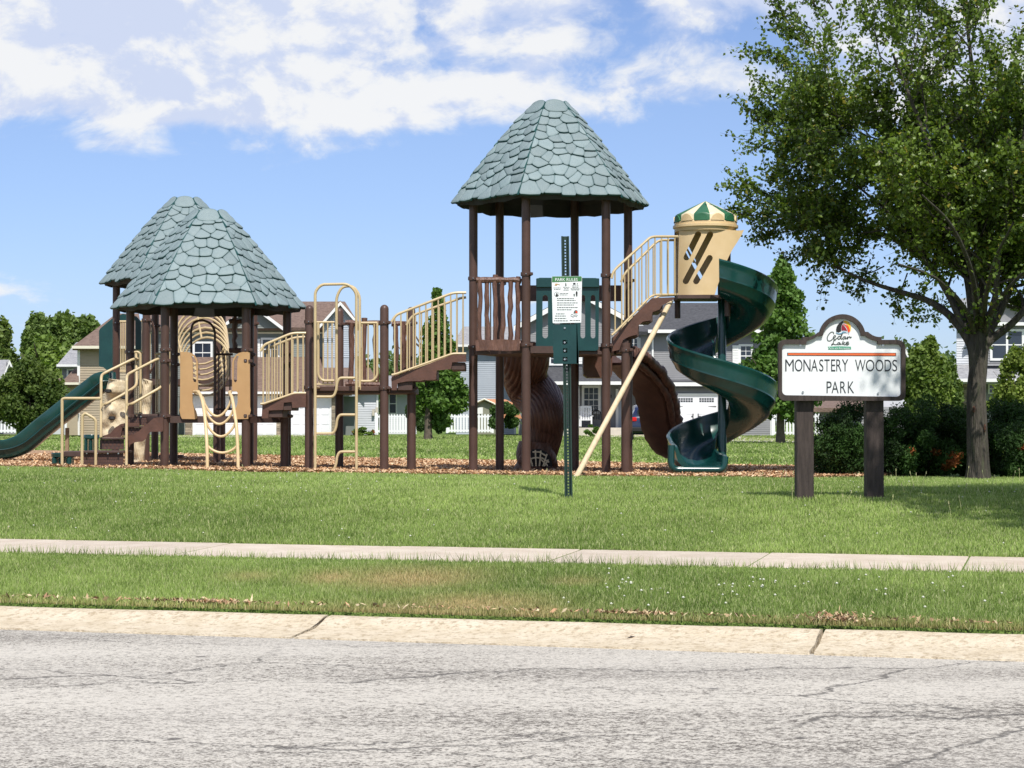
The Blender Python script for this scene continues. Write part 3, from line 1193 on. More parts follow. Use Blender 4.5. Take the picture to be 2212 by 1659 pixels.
def leaf_roof(cx, cy, ztop, rot, seed, indiv, sc=1.0):
    """hexagonal roof; faces numbered by the angle of their middle, 90 faces the street"""
    rn = random.Random(seed)
    prof = [(r * sc, d * sc) for r, d in RPROF]
    t = [0.0]
    for i in range(1, len(prof)):
        t.append(t[-1] + math.hypot(prof[i][0] - prof[i - 1][0], prof[i][1] - prof[i - 1][1]))
    Ls = t[-1]
    t = [v / Ls for v in t]

    def rad(tt):
        tt = min(max(tt, 0), 1.08)
        return float(np.interp(tt, t, [p[0] for p in prof])) + max(0, tt - 1) * Ls * 0.59, float(np.interp(tt, t, [p[1] for p in prof])) + max(0, tt - 1) * Ls * 0.80

    def corner(k, tt):
        a = math.radians(rot + 60 * k)
        r, d = rad(tt)
        return Vector((cx + r * math.cos(a), cy - r * math.sin(a), ztop - d))
    mb = MB()
    nt = 14
    for k in range(6):
        vs = []
        for i in range(nt + 1):
            tt = i / nt
            for j in range(9):
                u_ = j / 8
                p = corner(k, tt).lerp(corner(k + 1, tt), u_)
                if i == nt:
                    p.z -= 0.030 * math.sin(math.pi * u_) ** 0.5 + 0.012 * math.sin(u_ * 17 + k) * math.sin(math.pi * u_)
                vs.append(p)
        fs = []
        for i in range(nt):
            for j in range(8):
                q = i * 9 + j
                fs.append((q, q + 9, q + 10, q + 1))
        mb.add(vs, fs)
    shell = mb.build('leaf_roof', MAT['roof_shell'], play, origin=(cx, cy, ztop))
    # thick lining beneath, with its own lower lip
    mb = MB()
    for k in range(6):
        vs = []
        for i in range(nt + 1):
            tt = i / nt
            for j in range(9):
                u_ = j / 8
                p = corner(k, tt).lerp(corner(k + 1, tt), u_)
                c_ = Vector((cx, cy, p.z))
                p = p + (c_ - p).normalized() * 0.05
                p.z -= 0.035 + (0.06 if i == nt else 0)
                if i == nt:
                    p.z -= 0.02 * math.sin(math.pi * u_) + 0.012 * math.sin(u_ * 15 + k * 2)
                vs.append(p)
        fs = []
        for i in range(nt):
            for j in range(8):
                q = i * 9 + j
                fs.append((q, q + 1, q + 10, q + 9))
        mb.add(vs, fs)
        # rim joining skin and lining
        rim_o = [corner(k, 1.0).lerp(corner(k + 1, 1.0), j / 8) for j in range(9)]
        rv = []
        for j in range(9):
            u_ = j / 8
            o_ = rim_o[j].copy()
            o_.z -= 0.030 * math.sin(math.pi * u_) ** 0.5 + 0.012 * math.sin(u_ * 17 + k) * math.sin(math.pi * u_)
            rv += [o_, vs[nt * 9 + j]]
        mb.add(rv, [(2 * j, 2 * j + 1, 2 * j + 3, 2 * j + 2) for j in range(8)])
    mb.build('roof_lining', MAT['roof_inside'], shell)
    merged, ev = MB(), []
    PETP = [(0.0, 0.12), (0.04, 0.45), (0.11, 0.70), (0.22, 0.88), (0.38, 0.98), (0.62, 1.0), (0.85, 0.94), (0.96, 0.80), (1.0, 0.6)]

    def xrad(tt):
        if tt < 0:
            return prof[0][0] + tt * Ls * 0.42, prof[0][1] + tt * Ls * 0.88
        return rad(tt)

    def cor(k, tt):
        a = math.radians(rot + 60 * k)
        r, d = xrad(tt)
        return Vector((cx + r * math.cos(a), cy - r * math.sin(a), ztop - d))

    def surf(k, a, b, h):
        tt = b / Ls
        A, B = cor(k, tt), cor(k + 1, tt)
        hw_ = (B - A).length / 2
        a = max(-hw_ + 0.004, min(hw_ - 0.004, a))
        p = A.lerp(B, 0.5 + a / (2 * hw_))
        A2 = cor(k, tt + 0.02)
        B2 = cor(k + 1, tt + 0.02)
        n = (B - A).cross((A2 + B2) / 2 - (A + B) / 2).normalized()
        if n.z < 0:
            n = -n
        if h < 0.002 and abs(abs(a) - hw_) < 0.006:
            h = min(h, 0.0)
        return p + n * h

    def shell_leaf(k, outline, hf, dome):
        """raised scale from an outline in face coordinates: skirt, sloping edge, domed middle"""
        m_ = len(outline)
        ca_ = sum(p[0] for p in outline) / m_
        cb_ = sum(p[1] for p in outline) / m_
        V, E, Fc = [], [], []
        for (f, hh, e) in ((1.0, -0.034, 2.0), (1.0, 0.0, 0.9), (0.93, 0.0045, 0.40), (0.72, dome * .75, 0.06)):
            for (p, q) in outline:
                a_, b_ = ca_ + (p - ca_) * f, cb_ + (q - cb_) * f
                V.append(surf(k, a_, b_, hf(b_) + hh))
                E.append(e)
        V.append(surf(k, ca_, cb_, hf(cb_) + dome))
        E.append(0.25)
        for r_ in range(3):
            for i in range(m_):
                i2 = (i + 1) % m_
                Fc.append((r_ * m_ + i, r_ * m_ + i2, (r_ + 1) * m_ + i2, (r_ + 1) * m_ + i))
        for i in range(m_):
            Fc.append((3 * m_ + i, 3 * m_ + (i + 1) % m_, 4 * m_))
        return V, E, Fc

    def clip(poly, nx, ny, c):
        out = []
        for i in range(len(poly)):
            p, q = poly[i], poly[(i + 1) % len(poly)]
            dp, dq = p[0] * nx + p[1] * ny - c, q[0] * nx + q[1] * ny - c
            if dp <= 0:
                out.append(p)
            if (dp < 0 < dq) or (dq < 0 < dp):
                t_ = dp / (dp - dq)
                out.append((p[0] + (q[0] - p[0]) * t_, p[1] + (q[1] - p[1]) * t_))
        return out

    jobs = []
    for k in range(6):
        mid = math.radians(rot + 60 * k + 30)
        facing = math.sin(mid)
        seeds = []
        step = 0.168
        nrow = int((Ls - 0.16) / step)
        for ri in range(nrow + 1):
            b_ = Ls - 0.075 - ri * step
            hw_ = (cor(k, b_ / Ls) - cor(k + 1, b_ / Ls)).length / 2
            nl = max(1, int(round(2 * hw_ / 0.195)))
            cs = [(j + .5) / nl for j in range(nl)] if ri % 2 == 0 else [(j + 0.06 * (j == 0) - 0.06 * (j == nl)) / nl for j in range(nl + 1)]
            for c_ in cs:
                seeds.append(((c_ * 2 - 1) * hw_ + rn.uniform(-.062, .062), b_ + rn.uniform(-.075, .075)))
        for i, (a0, b0) in enumerate(seeds):
            wob = 0.02 * math.sin(a0 * 11 + k) + 0.012 * math.sin(a0 * 23)
            poly = [(a0 - .26, b0 - .26), (a0 + .26, b0 - .26), (a0 + .26, b0 + .26), (a0 - .26, b0 + .26)]
            for j, (a1, b1) in enumerate(seeds):
                if i == j or abs(a1 - a0) > .5 or abs(b1 - b0) > .5:
                    continue
                dx, dy = a1 - a0, b1 - b0
                sq = 1.0 + 0.25 * math.sin(i * 12.9898 + j * 0)
                poly = clip(poly, dx, dy, (dx * (a0 + a1) + dy * (b0 + b1)) / 2)
                if len(poly) < 3:
                    break
            poly = clip(poly, 0, 1, Ls * 1.035 + wob)
            poly = clip(poly, 0, -1, -0.13)
            for sg in (-1, 1):
                hA_, hB_ = (cor(k, 0.05) - cor(k + 1, 0.05)).length / 2, (cor(k, 1) - cor(k + 1, 1)).length / 2
                m2 = (hB_ - hA_) / (Ls * .95)
                poly = clip(poly, sg, -m2, hA_ - m2 * Ls * .05 + .015)
            if len(poly) < 3:
                continue
            ar = abs(sum(poly[i_][0] * poly[(i_ + 1) % len(poly)][1] - poly[(i_ + 1) % len(poly)][0] * poly[i_][1] for i_ in range(len(poly)))) / 2
            if ar < 0.0035:
                continue
            sgn_ = 1 if sum(poly[i_][0] * poly[(i_ + 1) % len(poly)][1] - poly[(i_ + 1) % len(poly)][0] * poly[i_][1] for i_ in range(len(poly))) > 0 else -1
            out = []
            ca_ = sum(p[0] for p in poly) / len(poly)
            cb_ = sum(p[1] for p in poly) / len(poly)
            for i_ in range(len(poly)):
                p, q = poly[i_], poly[(i_ + 1) % len(poly)]
                dx, dy = q[0] - p[0], q[1] - p[1]
                ln_ = math.hypot(dx, dy)
                if ln_ < 0.012:
                    continue
                nx_, ny_ = dy / ln_ * sgn_, -dx / ln_ * sgn_
                bl = (rn.uniform(.02, .20) if ny_ > 0.15 else rn.uniform(-.06, .06)) * min(ln_, .12)
                low = 0.02 if ny_ > 0.15 else 0.0
                for t_, g_ in ((0.10, 0.35), (0.5, 1.0), (0.90, 0.35)):
                    x_, y_ = p[0] + dx * t_ + nx_ * bl * g_, p[1] + dy * t_ + ny_ * bl * g_
                    x_, y_ = ca_ + (x_ - ca_) * 0.985, cb_ + (y_ - cb_) * 0.985
                    out.append((x_, y_))
            if len(out) < 6:
                continue
            bm0, bm1 = min(p[1] for p in out), max(p[1] for p in out)
            jobs.append((k, out, bm0, bm1, 0.003, rn.uniform(.018, .036), facing))
        w_ = (cor(k, 0.05) - cor(k + 1, 0.05)).length
        top_, bot_ = -0.085, 0.205
        L_ = []
        for (y, w) in PETP:
            L_.append((0.5 * w * w_ * .98, top_ + (bot_ - top_) * y))
        out = [(-a_, b_) for a_, b_ in L_] + [(a_, b_) for a_, b_ in reversed(L_)]
        out[len(L_) - 1:len(L_) + 1] = [(out[len(L_) - 1][0], out[len(L_) - 1][1]), (0, bot_ + .012), out[len(L_)]]
        jobs.append((k, out, top_, bot_, 0.014, 0.030, facing))
    if seed == 5:
        jobs.sort(key=lambda j_: -j_[0])
    for (k, out, bm0, bm1, h0, h1, facing) in jobs:
        V, E, Fc = shell_leaf(k, out, lambda b_: h0 + (h1 - h0) * (b_ - bm0) / (bm1 - bm0), 0.013)
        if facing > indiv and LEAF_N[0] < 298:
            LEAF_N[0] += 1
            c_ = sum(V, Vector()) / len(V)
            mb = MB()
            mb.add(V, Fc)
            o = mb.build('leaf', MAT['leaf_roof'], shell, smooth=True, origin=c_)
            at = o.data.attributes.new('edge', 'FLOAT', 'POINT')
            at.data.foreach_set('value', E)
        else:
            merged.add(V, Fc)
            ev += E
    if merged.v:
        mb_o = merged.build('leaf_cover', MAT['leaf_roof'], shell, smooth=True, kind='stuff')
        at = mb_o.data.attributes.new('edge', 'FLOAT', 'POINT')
        at.data.foreach_set('value', ev)
    return shell


def hexpos(cx, cy, R, rot):
    return [(cx + R * math.cos(math.radians(rot + 60 * k)), cy - R * math.sin(math.radians(rot + 60 * k))) for k in range(6)]


def tower(cx, cy, ztop, rot, zdeck, coll, seed, indiv, sc=1.0, skip=()):
    R = 1.17
    pts = hexpos(cx, cy, R, rot)
    zeave = ztop - 1.42 * sc
    for k, (x, y) in enumerate(pts):
        px = 1106 + x / y * F
        post(px, y, zeave + 0.14, coll)
    # deck: punched steel pan with a skirt
    mb = MB()
    dp = hexpos(cx, cy, R - 0.07, rot)
    top = [(x, y, zdeck) for x, y in dp]
    bot = [(x, y, zdeck - 0.10) for x, y in dp]
    mb.add(top + bot, [(5, 4, 3, 2, 1, 0), (6, 7, 8, 9, 10, 11)] + [(k, (k + 1) % 6, 6 + (k + 1) % 6, 6 + k) for k in range(6)])
    mb.build('deck', MAT['deck'], play)
    return leaf_roof(cx, cy, ztop, rot, seed, indiv, sc)


# centres of the three roofed towers
LX, LY = (451 - 1106) / F * 30.0, 30.0
BX, BY = (400 - 1106) / F * 34.2, 34.2
TX, TY = (1191 - 1106) / F * 29.4, 29.4
zL = zof(452, 30.0) - 0.03
zB = zof(425, 34.2) - 0.03
zT = zof(218, 29.4) - 0.03
z3 = lambda py, Y: zof(py, Y)
zdL, zdT = zof(899, 30.0), zof(753, 29.4)
zdB = zof(818, 33.1)
tower(TX, TY, zT, -11, zdT, (zof(604, 29.4), zof(751, 29.4)), 7, -0.35, 1.03)
tower(LX, LY, zL, -6, zdL, (zof(761, 30.0), zof(784, 30), zof(899, 30.0)), 3, -0.1, 1.0)
tower(BX, BY, zB, -6, zdB, (zof(697, 34.0),), 5, -0.1, 1.0)

# ---- middle platform posts
YP = 29.0
zdM = zof(838, YP)
for (px, Y, pyt, dome, coll) in ((668, 28.9, 659, True, (695, 837)), (733, 30.2, 665, True, (700, 838)), (830, 28.9, 658, True, (697, 838)),
                                 (888, 30.3, 663, True, (698, 838)), (615, 29.6, 885, False, (898,)), (889, 29.2, 826, False, (838,)),
                                 (1352, 28.3, 741, False, (756,))):
    post(px, Y, zof(pyt, Y), [zof(c, Y) for c in coll], dome)


def box_px(mb, pa, pb, Y0, Y1, cv=None):
    a = cv(*pa) if cv else pa
    b = cv(*pb) if cv else pb
    A, B = W(a[0], a[1], Y0), W(b[0], b[1], Y0)
    mb.bbox((A.x, Y0, A.z), (B.x, Y1, B.z), 0.008)


mb = MB()
box_px(mb, (668, 838), (895, 850), 28.95, 30.3)
mb.build('deck', MAT['deck'], play)
mb = MB()
box_px(mb, (670, 834.5), (828, 845), 28.9, 28.94)
mb.build('deck_beam', MAT['brown'], play)


def poly_fn(Y0):
    def f(x, y, d):
        p = W(x, y, Y0)
        return (p.x, Y0 + d, p.z)
    return f


def poly_px(name, loops, Y, th, material, parent=None, cv=None, kind=None, label=None):
    lp = [[(cv(*p) if cv else p) for p in l] for l in loops]
    mb = MB()
    mb.plate(lp, poly_fn(Y), th)
    return mb.build(name, material, parent or play, label=label)


def rail(top, bot, nbar, Y, Y1=None, cv=None, rt=0.019, rb=0.011, material=None, name='railing'):
    """handrail, bottom rail and balusters; Y to Y1 from first to last point"""
    material = material or MAT['tan']
    Y1 = Y if Y1 is None else Y1

    def pts(P):
        x0, x1 = P[0][0], P[-1][0]
        out = []
        for p in P:
            k = (p[0] - x0) / (x1 - x0) if abs(x1 - x0) > 1e-6 else 0
            q = cv(*p) if cv else p
            out.append(W(q[0], q[1], Y + (Y1 - Y) * k))
        return out
    T, B = pts(top), pts(bot)
    mb = MB()
    mb.tube(fillet(T, 0.08), rt, 8)
    root = mb.build(name, material, play, smooth=True)
    mb = MB()
    mb.tube(fillet(B, 0.05), rt * 0.85, 8)
    mb.build('bottom_rail', material, root, smooth=True)

    def at(P, k):
        xs_ = [p.x for p in P]
        x_ = P[0].x + (P[-1].x - P[0].x) * k
        for i in range(len(P) - 1):
            a, b = P[i], P[i + 1]
            if min(a.x, b.x) - 1e-6 <= x_ <= max(a.x, b.x) + 1e-6:
                t_ = (x_ - a.x) / (b.x - a.x) if abs(b.x - a.x) > 1e-6 else 0
                return a.lerp(b, t_)
        return P[-1]
    for i in range(nbar):
        k = (i + 0.5) / nbar if nbar > 1 else 0.5
        a, b = at(T, k), at(B, k)
        b = Vector((a.x, a.y, b.z))
        mb = MB()
        mb.tube([b, a], rb, 6)
        mb.build('baluster', material, root)
    return root


# railing of the short stair between the left tower and the platform
rail([(830, 650), (860, 600), (1075, 510), (1180, 510)], [(830, 1055), (860, 1052), (1090, 972), (1180, 972)], 8, 28.75, 28.85, za)
rail([(860, 660), (900, 620), (1090, 545), (1180, 540)], [(860, 1050), (900, 1040), (1090, 975), (1180, 972)], 8, 29.75, 29.8, za)
poly_px('stair_stringer', [[(845, 1062), (1090, 980), (1180, 980), (1180, 1080), (1075, 1085), (1070, 1040), (1010, 1045), (1005, 1100), (895, 1105), (890, 1165), (840, 1165)]], 28.80, 0.03, MAT['brown_plastic'], cv=za)
poly_px('stair_stringer', [[(845, 1062), (1090, 980), (1180, 980), (1180, 1080), (1075, 1085), (1070, 1040), (1010, 1045), (1005, 1100), (895, 1105), (890, 1165), (840, 1165)]], 29.74, 0.03, MAT['brown_plastic'], cv=za)
for (a, b) in (((890, 1095), (1000, 1160)), ((1005, 1035), (1075, 1105)), ((1070, 1030), (1178, 1072))):
    mb = MB()
    box_px(mb, a, b, 28.84, 29.73, za)
    mb.build('stair_tread', MAT['deck'], play)

# platform railings
rail([(190, 427), (325, 427)], [(190, 905), (325, 905)], 4, 28.93, cv=zb, rt=0.016)
rail([(515, 432), (655, 432)], [(515, 880), (655, 880)], 3, 28.93, cv=zb, rt=0.018)
mb = MB()
mb.tube(fillet(L3([(655, 432), (655, 840), (620, 880), (515, 880)], 28.9, zb), 0.06), 0.018, 8)
mb.build('railing_hoop', MAT['tan'], play, smooth=True)
mb = MB()
mb.tube(fillet(L3([(200, 432), (200, 835), (230, 876), (325, 876)], 28.9, zb), 0.06), 0.018, 8)
mb.build('railing_hoop', MAT['tan'], play, smooth=True)


def log_fence(x0, x1, ytop, ybot, n, Y, cv, w=30, seed=1, back=False):
    """moulded railing of crooked upright logs"""
    r = random.Random(seed)
    mb = MB()
    A, B = L3([(x0, ytop), (x1, ytop)], Y, cv)
    wob = [A.lerp(B, k / 6) + Vector((0, 0, r.uniform(-.012, .012))) for k in range(7)]
    mb.tube(wob, [0.04 + r.uniform(-.006, .006) for _ in wob], 8)
    root = mb.build('log_railing', MAT['log_plastic'], play, smooth=True)
    A2, B2 = L3([(x0, ybot), (x1, ybot)], Y, cv)
    mb = MB()
    wob = [A2.lerp(B2, k / 6) + Vector((0, 0, r.uniform(-.01, .01))) for k in range(7)]
    mb.tube(wob, [0.045 + r.uniform(-.006, .006) for _ in wob], 8)
    mb.build('bottom_log', MAT['log_plastic'], root, smooth=True)
    for i in range(n):
        k = (i + .5) / n
        a = A.lerp(B, k)
        b = A2.lerp(B2, k + r.uniform(-.03, .03))
        a = a + Vector((0, 0, r.uniform(0.01, 0.09)))
        pts_ = []
        for j in range(8):
            q = b.lerp(a, j / 7)
            pts_.append(q + Vector((r.uniform(-.014, .014), r.uniform(-.01, .01), 0)))
        mb = MB()
        rr_ = w / 2 / 3.36 / ppm(Y)
        mb.tube(pts_, [rr_ * r.uniform(0.8, 1.15) for _ in pts_], 7)
        mb.build('log', MAT['log_plastic'], root, smooth=True)
    return root


log_fence(410, 690, 435, 905, 3, 30.25, zb, 40, 2)
log_fence(765, 950, 435, 880, 3, 30.35, zb, 40, 4)
log_fence(590, 760, 420, 640, 2, 31.2, za, 38, 8)

# ladder arch with stepped rungs
mb = MB()
mb.tube(fillet(L3([(178, 1560), (178, 190), (225, 137), (430, 133), (495, 195), (495, 1558)], 28.35, zb), 0.16, 6), 0.021, 10)
lad = mb.build('arch_ladder', MAT['tan'], play, smooth=True, label='tall tan hoop ladder with stepped rungs')
mb = MB()
mb.tube(fillet(L3([(342, 950), (342, 230), (385, 152), (470, 148), (520, 220), (520, 945)], 28.85, zb), 0.12, 6), 0.021, 10)
mb.build('hoop', MAT['tan'], lad, smooth=True)
for (y0, y1) in ((1000, 855), (1282, 1138), (1566, 1422)):
    mb = MB()
    mb.tube(fillet(L3([(180, y0), (320, y0), (340, y0 - 50), (345, y1 + 40), (365, y1), (492, y1)], 28.37, zb), 0.05, 4), 0.019, 8)
    mb.build('rung', MAT['tan'], lad, smooth=True)
for (xx, Y0) in ((178, 28.35), (495, 28.35)):
    mb = MB()
    a = L3([(xx, 925)], 28.35, zb)[0]
    mb.tube([a, a + Vector((0, 0.55, 0))], 0.018, 8)
    mb.build('bracket', MAT['tan'], lad, smooth=True)

# long stair from the platform to the big tower
rail([(752, 830), (765, 425), (800, 370), (1240, 200), (1338, 200)][1:], [(765, 832), (800, 825), (1235, 668), (1338, 668)], 12, 28.75, 28.85, zb)
rail([(880, 450), (925, 375), (1300, 240), (1338, 236)], [(880, 840), (925, 800), (1240, 668), (1338, 668)], 10, 29.75, 29.8, zb)
S2 = [(765, 842), (800, 838), (1240, 678), (1338, 678), (1338, 735), (1240, 735), (1222, 750), (1215, 785), (1195, 795), (1118, 800), (1108, 815), (1100, 860), (1080, 872), (1010, 872), (1000, 820), (985, 812), (905, 880), (812, 898), (806, 940), (790, 952), (765, 950)]
S2 = [(765, 842), (800, 838), (1240, 678), (1338, 678), (1338, 732), (1232, 735), (1220, 788), (1112, 798), (1104, 868), (1006, 872), (995, 878), (880, 882), (812, 895), (804, 950), (765, 950)]
poly_px('stair_stringer', [S2], 28.80, 0.03, MAT['brown_plastic'], cv=zb)
poly_px('stair_stringer', [S2], 29.74, 0.03, MAT['brown_plastic'], cv=zb)
for (a, b) in (((812, 880), (925, 952)), ((1005, 797), (1112, 868)), ((1222, 735), (1330, 795)), ((905, 850), (1005, 880))):
    mb = MB()
    box_px(mb, a, b, 28.84, 29.73, zb)
    mb.build('stair_tread', MAT['deck'], play)

# ---- big tower panels
YF = TY - 0.99
log_fence(232, 560, 100, 560, 6, YF - 0.02, zc, 36, 5)
poly_px('log_board', [[(225, 535), (250, 528), (330, 532), (420, 526), (500, 532), (545, 524), (548, 608), (450, 612), (330, 606), (228, 612)]], YF - 0.10, 0.06, MAT['log_plastic'], cv=zc)


def slot(x0, x1, y0, y1, n=6):
    r = (x1 - x0) / 2
    cx_ = (x0 + x1) / 2
    out = []
    for i in range(n + 1):
        a = math.pi * i / n
        out.append((cx_ + r * math.cos(a), y0 + r - r * math.sin(a)))
    for i in range(n + 1):
        a = math.pi + math.pi * i / n
        out.append((cx_ + r * math.cos(a), y1 - r - r * math.sin(a)))
    return out


gp = poly_px('slotted_panel', [[(668, 90), (690, 80), (1100, 82), (1124, 92), (1118, 600), (1100, 610), (672, 606), (664, 595)],
                               slot(712, 752, 205, 520), slot(800, 840, 205, 520), slot(905, 945, 205, 520), slot(988, 1022, 205, 520), slot(1062, 1096, 205, 520)],
             YF + 0.02, 0.07, MAT['green_panel'], cv=zc, label='dark green plastic panel with upright slots')
mb = MB()
box_px(mb, (666, 84), (1124, 150), YF - 0.02, YF + 0.019, zc)
mb.build('top_rim', MAT['green_panel'], gp)
# far side walls of the big tower
mb = MB()
box_px(mb, (545, 135), (1290, 250), TY + 1.0, TY + 1.05, zc)
mb.build('back_beam', MAT['brown_plastic'], play)
rail([(240, 100), (430, 100)], [(240, 590), (430, 590)], 5, TY + 1.0, cv=zc)
for (xx0, xx1) in ((225, 330), (640, 1150)):
    mb = MB()
    box_px(mb, (xx0, 612), (xx1, 640), YF + 0.1, YF + 0.14, zc)
    mb.build('deck_beam', MAT['brown'], play)

# ---- bark tube slide behind the big tower
def bark_tube(pts, rads, n=40, amp=0.028, seed=2, ph=0.0):
    P = smooth_path(pts, 12)
    m_ = len(P)
    R_ = np.interp(np.linspace(0, 1, m_), np.linspace(0, 1, len(rads)), rads)
    rs = np.random.default_rng(seed)
    gph = rs.uniform(0, 6.28, 5)
    V = []
    u = Vector((1, 0, 0))
    for i, p in enumerate(P):
        a, b = P[max(i - 1, 0)], P[min(i + 1, m_ - 1)]
        T_ = (b - a).normalized()
        u = (u - T_ * u.dot(T_)).normalized()
        w = T_.cross(u)
        for k in range(n):
            an = 2 * math.pi * k / n
            s_ = i / m_
            wv = an + 0.30 * math.sin(s_ * 7 + gph[0]) + 0.08 * math.sin(s_ * 19 + an * 2)
            groove = abs(math.sin(wv * 15 + 1.1 * math.sin(s_ * 5 + an * 3 + gph[1]) + ph)) ** 0.5
            rr_ = R_[i] + amp * (groove - 0.6) + 0.02 * math.sin(an * 3 + s_ * 11 + gph[2])
            V.append(p + (u * math.cos(an) + w * math.sin(an)) * rr_)
    Fc = []
    for i in range(m_ - 1):
        for k in range(n):
            a, b = i * n + k, i * n + (k + 1) % n
            Fc.append((a, b, b + n, a + n))
    return V, Fc


pts = L3([(600, 560, 31.3), (590, 660, 31.3), (573, 770, 31.6), (610, 880, 31.8), (692, 965, 31.6), (745, 1060, 31.3), (742, 1180, 31.35), (715, 1290, 31.4), (680, 1400, 31.45)], 31, zc)
V, Fc = bark_tube(pts, [0.37, 0.36, 0.345, 0.355, 0.345, 0.29, 0.275, 0.25, 0.22], n=210, amp=0.030)
mb = MB()
mb.add(V, Fc)
tt = mb.build('bark_tube_slide', MAT['trunk_plastic'], play, smooth='all', label='dark brown enclosed tube slide moulded like a twisted tree trunk')
base = L3([(665, 1455)], 31.3, zc)[0]
gzb = GZ(base.x, 31.3)
mb = MB()
V, Fc = bark_tube([Vector((base.x, 31.35, gzb - .05)), Vector((base.x, 31.35, gzb + .08)), Vector((base.x + .01, 31.35, gzb + .22)), Vector((base.x + .03, 31.35, gzb + .48))], [0.345, 0.325, 0.31, 0.29], n=160, amp=0.022, seed=6)
mb.add(V, Fc)
mb.build('stump_base', MAT['trunk_plastic'], tt, smooth='all')
# barred opening of the stump
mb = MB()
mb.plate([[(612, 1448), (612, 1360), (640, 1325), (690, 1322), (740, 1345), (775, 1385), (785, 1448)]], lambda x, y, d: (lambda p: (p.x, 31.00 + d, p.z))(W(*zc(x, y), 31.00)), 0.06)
mb.build('hollow_shade', MAT['dark'], tt)
web = [[(660, 1330), (665, 1448)], [(615, 1365), (640, 1448)], [(700, 1335), (690, 1448)], [(745, 1360), (715, 1448)], [(612, 1400), (660, 1385), (710, 1390), (760, 1420)], [(640, 1345), (690, 1345), (740, 1375)], [(700, 1400), (750, 1445)], [(755, 1400), (725, 1448)]]
for wl in web:
    mb = MB()
    mb.tube(L3([(a, b, 30.88) for a, b in wl], 30.88, zc), 0.012, 5)
    mb.build('web_bar', MAT['cream'], tt)

# ---- brown wave slide to the right, moulded like a log
YS = 30.6
poly_px('slide_hood', [[(232, 500), (400, 500), (500, 500), (500, 690), (480, 745), (400, 728), (270, 728), (235, 700), (230, 600)]], 30.2, 0.5, MAT['brown_plastic'], cv=c3)


def trough(name, path, wid, depth, material, updir=None, th=0.02, edge=0.03, amp=0.0, parent=None, label=None, nrm_side=None):
    """open slide bed swept along a path; path points are the middle of the bed floor"""
    P = smooth_path(path, 8)
    V, m_ = [], 0
    for i, p in enumerate(P):
        T_ = (P[min(i + 1, len(P) - 1)] - P[max(i - 1, 0)]).normalized()
        side = nrm_side.normalized() if nrm_side else T_.cross(Vector((0, 0, 1))).normalized()
        up = side.cross(T_).normalized()
        if up.z < 0 and abs(up.z) > 0.05:
            up = -up
        w, d_ = wid / 2, depth
        sec = [(-w - edge, d_ - 0.04), (-w - edge, d_ + 0.01), (-w - edge * 0.4, d_ + 0.03), (-w, d_ + 0.01), (-w + 0.02, d_ * 0.45), (-w + 0.08, 0.04), (-w * 0.4, 0), (w * 0.4, 0), (w - 0.08, 0.04), (w - 0.02, d_ * 0.45), (w, d_ + 0.01),
               (w + edge * 0.4, d_ + 0.03), (w + edge, d_ + 0.01), (w + edge, d_ - 0.04), (w + edge * .6, d_ * 0.4), (w - 0.03, -0.01), (w * 0.4, -0.035), (-w * 0.4, -0.035), (-w + 0.03, -0.01), (-w - edge * .6, d_ * 0.4)]
        m_ = len(sec)
        for j, (a, b) in enumerate(sec):
            q = p + side * a + up * b
            if amp:
                q = q + up * amp * math.sin(i * 1.3 + j * 2.1) + side * amp * math.sin(i * 0.9 + j)
            V.append(q)
    Fc = []
    for i in range(len(P) - 1):
        for k in range(m_):
            a, b = i * m_ + k, i * m_ + (k + 1) % m_
            Fc.append((a, b, b + m_, a + m_))
    Fc.append(tuple(range(m_)))
    Fc.append(tuple(reversed(range((len(P) - 1) * m_, len(P) * m_))))
    mb = MB()
    mb.add(V, Fc)
    return mb.build(name, material, parent or play, smooth=True, label=label)


pw = L3([(520, 590, 30.3), (600, 640, 30.5), (730, 760, 30.8), (830, 900, 31.0), (870, 1040, 31.2), (890, 1170, 31.4), (940, 1310, 31.6), (1030, 1430, 31.8), (1160, 1490, 32.0)], 31, c3)
lws = trough('log_wave_slide', pw, 0.64, 0.24, MAT['brown_plastic'], amp=0.006, edge=0.06, label='brown open slide moulded like a split log', nrm_side=Vector((-0.66, 0.75, 0.0)))
rc_ = random.Random(4)
for (off, rad_, jit_) in ((Vector((.33, -.28, .15)), .070, .02), (Vector((.28, -.25, .02)), .050, .004)):
    mb = MB()
    Pc = [p + off + Vector((rc_.uniform(-jit_, jit_), rc_.uniform(-jit_, jit_), rc_.uniform(-jit_, jit_))) for p in smooth_path(pw, 6)]
    mb.tube(Pc, [rad_ * rc_.uniform(.85, 1.2) for _ in Pc], 9)
    mb.build('crest', MAT['log_plastic'], lws, smooth=True)
poly_px('slide_support', [[(585, 505), (600, 505), (600, 1600), (585, 1600)]], 31.3, 0.05, MAT['brown'], cv=c3)

